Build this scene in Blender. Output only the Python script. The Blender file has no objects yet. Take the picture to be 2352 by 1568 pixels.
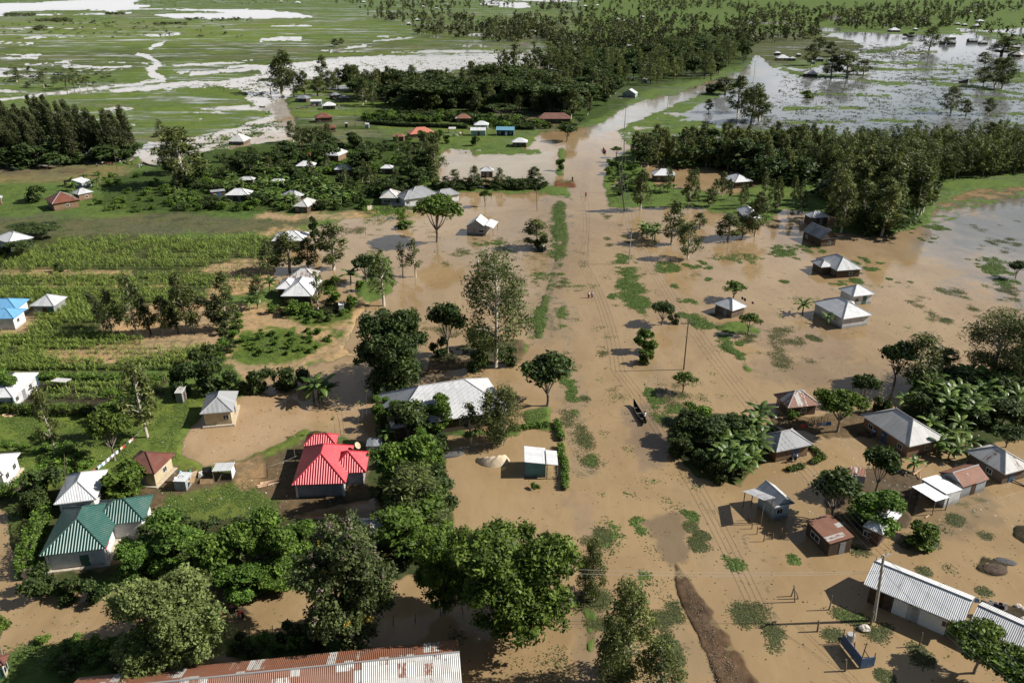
import bpy, math, random
import numpy as np
from mathutils import Vector, Matrix

# ------------------------------------------------------------------ camera
S = bpy.context.scene
C = S.collection
FW, FH, F = 2352.0, 1568.0, 1870.0        # reading frame of the photograph and its focal length
TILT, CAMH = math.radians(24.2), 65.0
cam = bpy.data.cameras.new('camera'); camo = bpy.data.objects.new('camera', cam); C.objects.link(camo)
camo.location = (0, 0, CAMH); camo.rotation_euler = (math.radians(90) - TILT, 0, 0)
cam.sensor_fit = 'HORIZONTAL'; cam.sensor_width = 36.0; cam.lens = 36.0 * F / FW
cam.clip_start = 1.0; cam.clip_end = 60000
S.camera = camo
# ------------------------------------------------------------------ light
SUN_EL, SUN_AZ = math.radians(38), math.radians(3)      # sun on the right, a touch beyond the camera's side
sd = Vector((math.cos(SUN_EL) * math.cos(SUN_AZ), math.cos(SUN_EL) * math.sin(SUN_AZ), math.sin(SUN_EL)))
sun = bpy.data.lights.new('sun', 'SUN'); suno = bpy.data.objects.new('sun', sun); C.objects.link(suno)
sun.energy = 5.0; sun.angle = math.radians(0.5); sun.color = (1.0, 0.95, 0.87)
suno.rotation_euler = sd.to_track_quat('Z', 'Y').to_euler(); suno.location = (300, 0, 300)
world = bpy.data.worlds.new('World'); S.world = world; world.use_nodes = True
wn = world.node_tree; bg = wn.nodes['Background']
sky = wn.nodes.new('ShaderNodeTexSky'); sky.sky_type = 'NISHITA'; sky.sun_disc = False
sky.sun_elevation = SUN_EL; sky.sun_rotation = math.radians(90) - SUN_AZ
sky.air_density = 1.0; sky.dust_density = 0.6; sky.ozone_density = 1.0
bg.inputs[1].default_value = 0.042
def _w(t, **kw):
    n = wn.nodes.new('ShaderNode' + t)
    for a, b in kw.items(): setattr(n, a, b)
    return n
_g = _w('TexCoord'); _s = _w('SeparateXYZ'); wn.links.new(_g.outputs['Generated'], _s.inputs[0])
_m = _w('VectorMath', operation='MULTIPLY'); _m.inputs[1].default_value = (2.2, 2.2, 7.0); wn.links.new(_g.outputs['Generated'], _m.inputs[0])
_n = _w('TexNoise'); _n.inputs['Scale'].default_value = 1.3; _n.inputs['Detail'].default_value = 6; _n.inputs['Roughness'].default_value = .6; wn.links.new(_m.outputs[0], _n.inputs['Vector'])
def _mr(sock, a, b, c, d):
    n = _w('MapRange', interpolation_type='SMOOTHSTEP'); wn.links.new(sock, n.inputs[0])
    for i, v in zip((1, 2, 3, 4), (a, b, c, d)): n.inputs[i].default_value = v
    return n.outputs[0]
def _op(o, a, b):
    n = _w('Math', operation=o); n.use_clamp = o != 'ADD'
    for i, v in enumerate((a, b)):
        if isinstance(v, float): n.inputs[i].default_value = v
        else: wn.links.new(v, n.inputs[i])
    return n.outputs[0]
_bank = _mr(_s.outputs[0], -.35, .45, .48, .36)             # unseen low cloud bank, added to whiten water reflections, thicker on the left
_cl = _mr(_op('ADD', _n.outputs[0], _bank), .70, .98, 0, 1)
_cl = _op('MULTIPLY', _cl, _mr(_s.outputs[2], .16, .45, 1, .25))
_cl = _op('MULTIPLY', _cl, _mr(_s.outputs[1], -.05, .45, 0, 1))     # added bank kept ahead only, so walls facing the camera get less fill
_mx = _w('Mix', data_type='RGBA'); wn.links.new(_cl, _mx.inputs[0]); wn.links.new(sky.outputs[0], _mx.inputs[6]); _mx.inputs[7].default_value = (15.0, 15.3, 15.9, 1)
wn.links.new(_mx.outputs[2], bg.inputs[0])
S.view_settings.view_transform = 'Standard'; S.view_settings.look = 'None'
S.view_settings.exposure = 0.52; S.view_settings.gamma = 1.0
S.cycles.max_bounces = 4; S.cycles.diffuse_bounces = 2; S.cycles.glossy_bounces = 2
S.cycles.transmission_bounces = 2; S.cycles.transparent_max_bounces = 4
S.cycles.caustics_reflective = False; S.cycles.caustics_refractive = False

# ------------------------------------------------------------------ picture <-> ground
CT, ST = math.cos(TILT), math.sin(TILT)
def ray(x, y):
    px, py = x - FW / 2, FH / 2 - y
    return Vector((px, F * CT + py * ST, -F * ST + py * CT))
def P(x, y, z=0.0):
    d = ray(x, y); t = (z - CAMH) / d.z
    return Vector((d.x * t, d.y * t, z))
def proj(p):
    q = Vector(p) - Vector((0, 0, CAMH))
    f = q.y * CT - q.z * ST; u = q.y * ST + q.z * CT
    return (FW / 2 + F * q.x / f, FH / 2 - F * u / f)
def T(c, r, x, y):                          # reading tiles of the photograph -> reading frame
    return (c * 588.0 + x * 0.25632, (0, 390.5, 781.0, 1166.2)[r] + y * 0.25635)
def top_at(base, tx, ty):                   # a point straight above or beside `base` seen at (tx, ty)
    d = ray(tx, ty); t = base.y / d.y
    return Vector((d.x * t, base.y, CAMH + d.z * t))
def mpp(p):                                 # metres per reading-frame pixel at p
    return (p.y * CT - (p.z - CAMH) * ST) / F

# ------------------------------------------------------------------ objects
def thing(name, label, cat, loc=(0, 0, 0), rotz=0.0, group=None):
    o = bpy.data.objects.new(name, None); C.objects.link(o); o.empty_display_size = 0.5
    o.location = loc; o.rotation_euler = (0, 0, rotz); tag(o, label, cat, group)
    return o
def tag(o, label=None, cat=None, group=None, kind=None):
    if label: o['label'] = label
    if cat: o['category'] = cat
    if group: o['group'] = group
    if kind: o['kind'] = kind
    return o
def dup(root, loc, rotz=0.0, scale=(1, 1, 1), label=None, group=None):
    r = root.copy(); C.objects.link(r); r.location = loc; r.rotation_euler = (0, 0, rotz); r.scale = scale
    if label: r['label'] = label
    if group: r['group'] = group
    for ch in root.children:
        c = ch.copy(); C.objects.link(c); c.parent = r
        for g in ch.children:
            d = g.copy(); C.objects.link(d); d.parent = c
    return r
class MB:                                   # collects shapes into one mesh
    def __init__(s): s.v, s.f, s.uv, s.mi = [], [], [], []
    def face(s, pts, uv=None, m=0):
        i = len(s.v); s.v += [tuple(p) for p in pts]; s.f.append(tuple(range(i, i + len(pts))))
        s.uv.append(uv if uv else [(p[0], p[1]) for p in pts]); s.mi.append(m)
    def box(s, cx, cy, cz, sx, sy, sz, rz=0.0, m=0, taper=1.0):
        c, n = math.cos(rz), math.sin(rz); p = []
        for k, (a, b) in enumerate(((-1, -1), (1, -1), (1, 1), (-1, 1))):
            p.append((a * sx / 2, b * sy / 2))
        lo = [(cx + a * c - b * n, cy + a * n + b * c, cz - sz / 2) for a, b in p]
        hi = [(cx + taper * (a * c - b * n), cy + taper * (a * n + b * c), cz + sz / 2) for a, b in p]
        s.face(lo[::-1], m=m); s.face(hi, m=m)
        for k in range(4):
            j = (k + 1) % 4; L = (Vector(lo[j]) - Vector(lo[k])).length
            s.face([lo[k], lo[j], hi[j], hi[k]], [(0, 0), (L, 0), (L, sz), (0, sz)], m)
    def tube(s, pts, radii, n=6, m=0, cap=True):
        pts = [Vector(p) for p in pts]; rings = []
        if isinstance(radii, (int, float)): radii = [radii] * len(pts)
        for k, p in enumerate(pts):
            d = (pts[min(k + 1, len(pts) - 1)] - pts[max(k - 1, 0)])
            d = d.normalized() if d.length > 1e-6 else Vector((0, 0, 1))
            a = d.cross(Vector((0, 0, 1)) if abs(d.z) < 0.9 else Vector((1, 0, 0))).normalized(); b = d.cross(a)
            i = len(s.v)
            s.v += [tuple(p + (a * math.cos(2 * math.pi * q / n) + b * math.sin(2 * math.pi * q / n)) * radii[k]) for q in range(n)]
            rings.append(i)
        for k in range(len(rings) - 1):
            for q in range(n):
                a, b = rings[k], rings[k + 1]
                s.f.append((a + q, a + (q + 1) % n, b + (q + 1) % n, b + q)); s.uv.append([(0, 0)] * 4); s.mi.append(m)
        if cap:
            s.f.append(tuple(rings[0] + q for q in range(n))); s.uv.append([(0, 0)] * n); s.mi.append(m)
            s.f.append(tuple(rings[-1] + q for q in range(n))[::-1]); s.uv.append([(0, 0)] * n); s.mi.append(m)
    def blob(s, c, r, seg=10, rings=6, jit=0.0, m=0, zmin=None):
        i = len(s.v); R = random.Random(len(s.v) + 3)
        for a in range(rings + 1):
            th = math.pi * a / rings
            for b in range(seg):
                ph = 2 * math.pi * b / seg; k = 1 + R.uniform(-jit, jit)
                z = c[2] + r[2] * k * math.cos(th)
                if zmin is not None: z = max(z, zmin)
                s.v.append((c[0] + r[0] * k * math.sin(th) * math.cos(ph), c[1] + r[1] * k * math.sin(th) * math.sin(ph), z))
        for a in range(rings):
            for b in range(seg):
                q = (b + 1) % seg
                s.f.append((i + a * seg + b, i + (a + 1) * seg + b, i + (a + 1) * seg + q, i + a * seg + q)); s.uv.append([(0, 0)] * 4); s.mi.append(m)
    def mesh(s, name, mats, smooth=False):
        me = bpy.data.meshes.new(name); me.from_pydata(s.v, [], s.f)
        mats = mats if isinstance(mats, (list, tuple)) else [mats]
        for m in mats: me.materials.append(m)
        if len(mats) > 1: me.polygons.foreach_set('material_index', s.mi)
        uvl = me.uv_layers.new(name='UVMap'); uvl.data.foreach_set('uv', [c for f in s.uv for p in f for c in p])
        if smooth: me.polygons.foreach_set('use_smooth', [True] * len(s.f))
        me.update(); return me
    def obj(s, name, mats, parent=None, smooth=False):
        o = bpy.data.objects.new(name, s.mesh(name, mats, smooth)); C.objects.link(o)
        if parent: o.parent = parent
        return o
def np_mesh(name, v, f, mat, attrs=None, smooth=False, colors=None):
    me = bpy.data.meshes.new(name); me.from_pydata(np.asarray(v, dtype=np.float32), [], np.asarray(f, dtype=np.int32))
    for m in (mat if isinstance(mat, (list, tuple)) else [mat]): me.materials.append(m)
    for k, a in (attrs or {}).items():
        at = me.attributes.new(k, 'FLOAT', 'POINT'); at.data.foreach_set('value', np.asarray(a, dtype=np.float32).ravel())
    for k, a in (colors or {}).items():
        at = me.attributes.new(k, 'FLOAT_VECTOR', 'POINT'); at.data.foreach_set('vector', np.asarray(a, dtype=np.float32).ravel())
    if smooth: me.polygons.foreach_set('use_smooth', np.ones(len(me.polygons), dtype=bool))
    me.update(); return me
def add(name, me, parent=None):
    o = bpy.data.objects.new(name, me); C.objects.link(o)
    if parent: o.parent = parent
    return o

# ------------------------------------------------------------------ node helpers
class NT:
    def __init__(s, name):
        s.m = bpy.data.materials.new(name); s.m.use_nodes = True; s.t = s.m.node_tree
        s.b = s.t.nodes['Principled BSDF']; s.out = s.t.nodes['Material Output']
        s.b.inputs['Specular IOR Level'].default_value = 0.3; s.b.inputs['Roughness'].default_value = 0.85
    def n(s, typ, ins=None, **kw):
        d = s.t.nodes.new('ShaderNode' + typ)
        for k, v in kw.items(): setattr(d, k, v)
        for k, v in (ins or {}).items(): s.set(d.inputs[k], v)
        return d
    def set(s, sock, v):
        if isinstance(v, bpy.types.NodeSocket): s.t.links.new(v, sock)
        elif isinstance(v, bpy.types.Node): s.t.links.new(v.outputs[0], sock)
        else:
            if isinstance(v, (tuple, list)) and len(v) == 3 and sock.type == 'RGBA': v = tuple(v) + (1,)
            sock.default_value = v
    def math(s, op, a, b=None, c=None):
        d = s.t.nodes.new('ShaderNodeMath'); d.operation = op; s.set(d.inputs[0], a)
        if b is not None: s.set(d.inputs[1], b)
        if c is not None: s.set(d.inputs[2], c)
        return d.outputs[0]
    def mix(s, f, a, b, mode='MIX'):
        d = s.t.nodes.new('ShaderNodeMix'); d.data_type = 'RGBA'; d.blend_type = mode; d.clamp_factor = True
        s.set(d.inputs[0], f); s.set(d.inputs[6], a); s.set(d.inputs[7], b); return d.outputs[2]
    def step(s, x, lo, hi, a=0.0, b=1.0):
        d = s.t.nodes.new('ShaderNodeMapRange'); d.interpolation_type = 'SMOOTHSTEP'
        s.set(d.inputs[0], x)
        for i, v in zip((1, 2, 3, 4), (lo, hi, a, b)): s.set(d.inputs[i], v)
        return d.outputs[0]
    def noise(s, vec, scale, detail=3, rough=0.55, dist=0.0):
        d = s.n('TexNoise', {'Scale': scale, 'Detail': detail, 'Roughness': rough, 'Distortion': dist})
        if vec is not None: s.set(d.inputs['Vector'], vec)
        return d.outputs[0]
    def vmul(s, vec, k):
        d = s.t.nodes.new('ShaderNodeVectorMath'); d.operation = 'MULTIPLY'; s.set(d.inputs[0], vec); s.set(d.inputs[1], k); return d.outputs[0]
    def vadd(s, vec, k):
        d = s.t.nodes.new('ShaderNodeVectorMath'); d.operation = 'ADD'; s.set(d.inputs[0], vec); s.set(d.inputs[1], k); return d.outputs[0]
    def bump(s, h, strength=0.5, dist=0.05):
        d = s.n('Bump', {'Strength': strength, 'Distance': dist, 'Height': h}); s.t.links.new(d.outputs[0], s.b.inputs['Normal'])
    def base(s, c, rough=None, spec=None, metal=None):
        s.set(s.b.inputs['Base Color'], c)
        if rough is not None: s.set(s.b.inputs['Roughness'], rough)
        if spec is not None: s.set(s.b.inputs['Specular IOR Level'], spec)
        if metal is not None: s.set(s.b.inputs['Metallic'], metal)
        return s.m
    def objvec(s): return s.n('TexCoord').outputs['Object']
    def pos(s): return s.n('NewGeometry').outputs['Position']
    def uv(s): return s.n('TexCoord').outputs['UV']
def plain(name, col, rough=0.85, var=0.25, scale=3.0, spec=0.2):
    k = NT(name); r = k.n('ObjectInfo').outputs['Random']
    v = k.noise(k.objvec(), scale, 4)
    c = k.mix(k.step(v, 0.25, 0.75), [x * (1 - var) for x in col], [min(1, x * (1 + var)) for x in col])
    return k.base(c, rough, spec)
# value noise on the ground
_RT = np.random.default_rng(11).random((64, 64))
def vn(x, y, s, o=0):
    x = x / s + 17.3 * o; y = y / s + 5.7 * o
    xi = np.floor(x).astype(int); yi = np.floor(y).astype(int); fx = x - xi; fy = y - yi
    fx = fx * fx * (3 - 2 * fx); fy = fy * fy * (3 - 2 * fy)
    a = _RT[xi % 64, yi % 64]; b = _RT[(xi + 1) % 64, yi % 64]; c = _RT[xi % 64, (yi + 1) % 64]; d = _RT[(xi + 1) % 64, (yi + 1) % 64]
    return ((a * (1 - fx) + b * fx) * (1 - fy) + (c * (1 - fx) + d * fx) * fy) * 2 - 1
def sdist(px, py, poly):                    # signed distance in reading-frame pixels, + inside
    poly = np.asarray(poly, float); n = len(poly); best = np.full(px.shape, 1e9); ins = np.zeros(px.shape, bool)
    for i in range(n):
        x0, y0 = poly[i]; x1, y1 = poly[(i + 1) % n]; dx, dy = x1 - x0, y1 - y0; L = dx * dx + dy * dy + 1e-9
        t = np.clip(((px - x0) * dx + (py - y0) * dy) / L, 0, 1)
        best = np.minimum(best, (px - x0 - t * dx) ** 2 + (py - y0 - t * dy) ** 2)
        if y0 != y1:
            c = ((y0 > py) != (y1 > py)) & (px < dx * (py - y0) / (y1 - y0) + x0); ins ^= c
    d = np.sqrt(best); return np.where(ins, d, -d)
def ldist(px, py, pts):                     # signed distance to a strip of varying width, + inside
    best = np.full(px.shape, -1e9)
    for (x0, y0, w0), (x1, y1, w1) in zip(pts[:-1], pts[1:]):
        dx, dy = x1 - x0, y1 - y0; L = dx * dx + dy * dy + 1e-9
        t = np.clip(((px - x0) * dx + (py - y0) * dy) / L, 0, 1)
        best = np.maximum(best, (w0 + (w1 - w0) * t) / 2 - np.sqrt((px - x0 - t * dx) ** 2 + (py - y0 - t * dy) ** 2))
    return best
# ------------------------------------------------------------------ ground and flood water
# outlines read off the photograph, laid on the ground; + = land (cap limits how solid it is), - = water
SHORE = [
 ('+', 30, [(-900,-60),(3300,-60),(3300,72),(2360,62),(2210,80),(2060,78),(1960,75),(1890,80),(1870,100),(1960,110),(1900,135),(1790,145),(1735,125),(1722,148),(1690,168),(1560,213),(1470,232),(1430,250),(1385,282),(1330,296),(1240,306),(1215,338),(1110,341),(1020,342),(1000,380),(1015,425),(1225,425),(1300,430),(1312,455),(1240,442),(1045,440),(1035,472),(960,482),(850,497),(790,506),(735,522),(650,553),(640,590),(628,640),(640,668),(690,705),(780,722),(820,700),(830,640),(850,600),(890,590),(905,640),(900,675),(850,690),(815,745),(790,800),(815,815),(690,850),(640,845),(590,868),(560,905),(470,945),(418,1005),(415,1045),(470,1072),(560,1055),(640,1018),(700,985),(790,1000),(880,1020),(890,1140),(800,1160),(700,1175),(660,1190),(860,1190),(1040,1200),(1045,1300),(900,1335),(640,1340),(480,1335),(300,1340),(130,1370),(60,1365),(30,1290),(20,1180),(-60,1130),(-900,1300)]),
 # far lakes and channels
 ('-', 30, [(-900,2),(60,8),(160,3),(300,-8),(330,0),(300,8),(345,14),(330,19),(262,27),(200,21),(120,22),(30,27),(0,33),(-900,36)]),
 ('-', 30, [(256,21),(420,22),(588,22),(630,24),(690,32),(716,40),(600,43),(480,45),(400,42),(350,33),(500,32),(518,29),(440,24),(380,23)]),
 ('L-', 30, [(-20,36,4),(100,34,3),(200,33,2),(300,31,2)]),
 ('L-', 3, [(-60,100,5),(20,99,5),(75,100,3)]),
 ('L-', 30, [(-60,232,9),(20,227,8),(140,213,6),(250,200,6),(330,191,8),(378,185,9),(352,172,13),(345,160,14),(366,147,12),(345,133,10),(316,125,8)]),
 ('L-', 30, [(345,110,3),(368,101,8),(378,96,4)]),
 ('L-', 30, [(255,209,4),(330,203,9),(420,193,12),(520,192,16),(600,180,20)]),
 ('-', 30, [(590,152),(640,146),(700,140),(830,131),(1000,126),(1250,124),(1260,160),(1050,165),(900,165),(700,185),(655,230),(670,265),(682,300),(672,318),(560,338),(490,345),(380,372),(330,380),(318,362),(322,338),(340,326),(430,314),(500,302),(590,280),(632,262),(600,248),(560,226),(575,212),(530,200),(560,188),(600,170)]),
 ('L-', 3.5, [(440,170,5),(560,160,8),(700,150,8)]), ('L-', 3.5, [(400,152,4),(480,147,5),(580,138,4)]),
 ('L-', 3.0, [(860,95,4),(930,88,5),(1010,86,6)]), ('L-', 3.0, [(1080,80,5),(1180,82,6),(1230,82,4)]),
 ('L-', 3.0, [(760,118,4),(840,104,4)]), ('L-', 3.0, [(900,120,4),(1150,118,5),(1260,120,5)]), ('L-', 3.0, [(120,150,4),(220,156,6),(300,152,3)]),
 ('L-', 3.0, [(600,92,4),(690,88,4)]), ('L-', 3.0, [(440,252,4),(520,247,6),(570,245,5)]),
 ('-', 30, [(-900,300),(0,318),(90,322),(300,330),(330,358),(250,374),(120,384),(0,394),(-900,420)]),
 ('L-', 30, [(1107,3,3),(1150,6,8),(1210,13,8),(1216,16,3)]), ('L-', 30, [(1150,-3,4),(1250,0,7),(1330,4,3)]),
 ('-', 30, [(1100,8),(1170,6),(1216,16),(1190,21),(1165,18),(1120,13)]),
 ('L-', 30, [(1684,51,4),(1764,53,5)]), ('L-', 3.5, [(1885,40,8),(1930,44,12)]), ('L-', 3.5, [(1860,64,6),(1930,70,7)]), ('L-', 3, [(1730,52,3),(1830,55,4)]),
 ('L-', 8, [(2200,66,4),(2230,70,6),(2270,76,5)]),
 ('L-', 8, [(1480,110,6),(1540,118,6)]), ('L-', 6, [(1195,100,5),(1330,96,5)]), ('L-', 30, [(1190,124,7),(1260,123,6),(1330,112,6)]),
 ('-', 30, [(1240,306),(1330,296),(1330,335),(1250,346),(1215,338)]),
 # marsh beyond the lake on the right
 ('+', 4, [(1735,78),(1860,76),(1960,92),(1980,108),(1905,132),(1800,142),(1740,128),(1720,112)]),
 ('+', 30, [(1738,124),(1800,117),(1895,126),(1905,150),(1840,158),(1770,152)]),
 ('L+', 1.9, [(1977,143,5),(2100,144,8),(2225,154,8),(2250,156,2)]), ('L+', 4, [(1946,181,5),(2036,190,8),(2095,193,3)]),
 ('L+', 4, [(2110,183,4),(2143,183,6),(2184,180,5)]), ('L+', 6, [(2140,189,8),(2184,195,8),(2274,207,6),(2352,216,6),(2500,226,6)]),
 ('L+', 1.9, [(2205,219,6),(2352,231,10),(2500,236,10)]), ('L+', 1.4, [(1782,282,7),(1970,277,6),(2150,279,5)]),
 ('L+', 1.7, [(1770,312,14),(1850,304,12),(1930,310,8)]), ('L+', 1.4, [(2107,320,7),(2250,330,10),(2330,322,6)]),
 ('L+', 1.4, [(2080,122,4),(2150,120,5)]), ('L+', 5, [(2140,176,6),(2200,168,4)]), ('L+', 1.4, [(1840,215,5),(1980,218,7),(2040,222,4)]),
 ('L+', 1.1, [(1800,250,5),(2000,248,8),(2200,256,6)]), ('L+', 1.1, [(1950,310,6),(2050,303,6)]), ('L+', 1.4, [(2200,265,6),(2352,262,8)]),
 ('L+', 1.7, [(1770,150,6),(1870,178,6),(2000,172,5)]), ('L+', 1.2, [(1960,160,4),(2150,162,5),(2352,170,6)]), ('L+', 1.2, [(1950,130,8),(2060,112,6),(2100,95,4)]),
 ('L+', 1.2, [(2240,285,6),(2352,283,8)]), ('L+', 1.7, [(2230,185,8),(2352,180,12),(2500,175,12)]),
 ('+', 30, [(2225,66),(2290,72),(2352,80),(2500,85),(2500,104),(2352,100),(2290,92),(2245,82)]),
 # beside the drowned road
 ('+', 4.5, [(1692,184),(1604,222),(1502,262),(1412,302),(1440,332),(1600,347),(1770,340),(1900,330),(1930,314),(1800,300),(1690,290),(1560,268),(1600,240),(1660,216),(1720,190)]),
 ('+', 20, [(1395,368),(1440,345),(1500,338),(1800,332),(2000,340),(2352,332),(2600,328),(2600,425),(2352,432),(2240,440),(2150,472),(2140,512),(2030,545),(1900,535),(1760,512),(1600,478),(1400,476),(1385,432),(1425,420),(1392,402)]),
 ('-', 30, [(1480,378),(1680,380),(1750,420),(1690,446),(1500,432)]), ('-', 12, [(1800,480),(1930,500),(1900,540),(1760,515)]),
 ('+', 1.2, [(2140,470),(2200,425),(2300,402),(2600,405),(2600,445),(2350,452),(2260,472),(2200,500),(2140,520)]),
 ('L+', .3, [(1288,470,16),(1290,540,24),(1285,600,20),(1265,660,14),(1240,730,10),(1238,770,8)]),
 ('L+', 6, [(1290,345,12),(1285,395,16)]), ('L+', 5, [(1405,385,24),(1395,430,22),(1440,470,14)]),
 ('+', 6, [(1055,352),(1130,344),(1240,345),(1240,352),(1130,356)]),
 ('L+', 6, [(1280,421,12),(1310,422,14),(1320,423,4)]),
 # ground under the trees by the long house, the banana groves, the sheds
 ('+', 6, [(1000,800),(1060,790),(1200,782),(1215,800),(1190,830),(1120,842),(1040,850),(960,870),(870,880),(860,860),(980,845)]),
 ('+', 12, [(870,930),(900,920),(960,960),(1020,980),(1175,985),(1200,990),(1190,1005),(1030,1010),(1020,1080),(1040,1180),(1040,1260),(870,1200),(860,1010)]),
 ('+', 12, [(1205,945),(1262,930),(1270,985),(1205,982)]),
 ('+', 10, [(1530,962),(1600,950),(1700,960),(1760,990),(1745,1060),(1700,1112),(1600,1092),(1535,1020)]),
 ('+', 12, [(2060,940),(2110,890),(2352,850),(2440,850),(2450,1000),(2230,1015),(2170,1005),(2060,1000)]),
 ('+', 10, [(1760,950),(1880,955),(1990,935),(2000,1000),(1900,1000),(1800,980)]),
 ('+', 10, [(1890,1100),(1950,1080),(2060,1070),(2120,1100),(2090,1210),(1990,1220),(1900,1190)]),
 ('+', 2, [(1640,745),(1700,738),(1740,758),(1700,766),(1650,758)]),
 ('L+', 1, [(1650,765,8),(1700,820,10),(1720,850,6)]),
 ('L+', 6, [(2262,1300,40),(2290,1302,46),(2312,1290,20)]), ('L+', 6, [(2340,1222,30),(2370,1230,50)]),
 ('+', 6, [(2260,1385),(2352,1395),(2600,1420),(2600,1440),(2352,1430)]),
 ('+', 8, [(0,1500),(150,1478),(330,1470),(420,1500),(300,1560),(-100,1600),(-300,1560)]),
 ('+', 8, [(500,1475),(600,1455),(700,1462),(880,1490),(780,1520),(520,1510)]),
 ('L+', 2, [(1345,1370,22),(1360,1430,26),(1355,1490,12)]),
 ('L+', 3, [(1553,1296,8),(1568,1340,34),(1590,1390,46),(1630,1450,56),(1680,1540,74),(1730,1640,80),(1790,1760,80)]),
 ('L+', 4, [(905,1312,20),(1010,1325,16),(1100,1300,14)]),
 ('+', 4, [(505,1400),(560,1390),(580,1410),(540,1420)]),
]
_sr = random.Random(3)
for _ in range(85):                          # thin sheets of water lying across the far plain
    x, y = _sr.uniform(-300, 1260), _sr.choice([_sr.uniform(60, 175), _sr.uniform(140, 175), _sr.uniform(190, 300)]); l = _sr.uniform(30, 150)
    if y > 190 and x > 560: continue
    SHORE.append(('L-', _sr.uniform(.1, 1.3), [(x, y, 1.0), (x + l * .5, y + _sr.uniform(-3, 3), _sr.uniform(1, 2.6)), (x + l, y + _sr.uniform(-4, 4), 1.0)]))
for _ in range(26):
    x, y = _sr.uniform(1450, 1700), _sr.uniform(255, 335); SHORE.append(('L-', 3, [(x, y, 2), (x + _sr.uniform(20, 80), y + _sr.uniform(-6, 3), 5), (x + 100, y - 3, 1)]))
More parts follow.
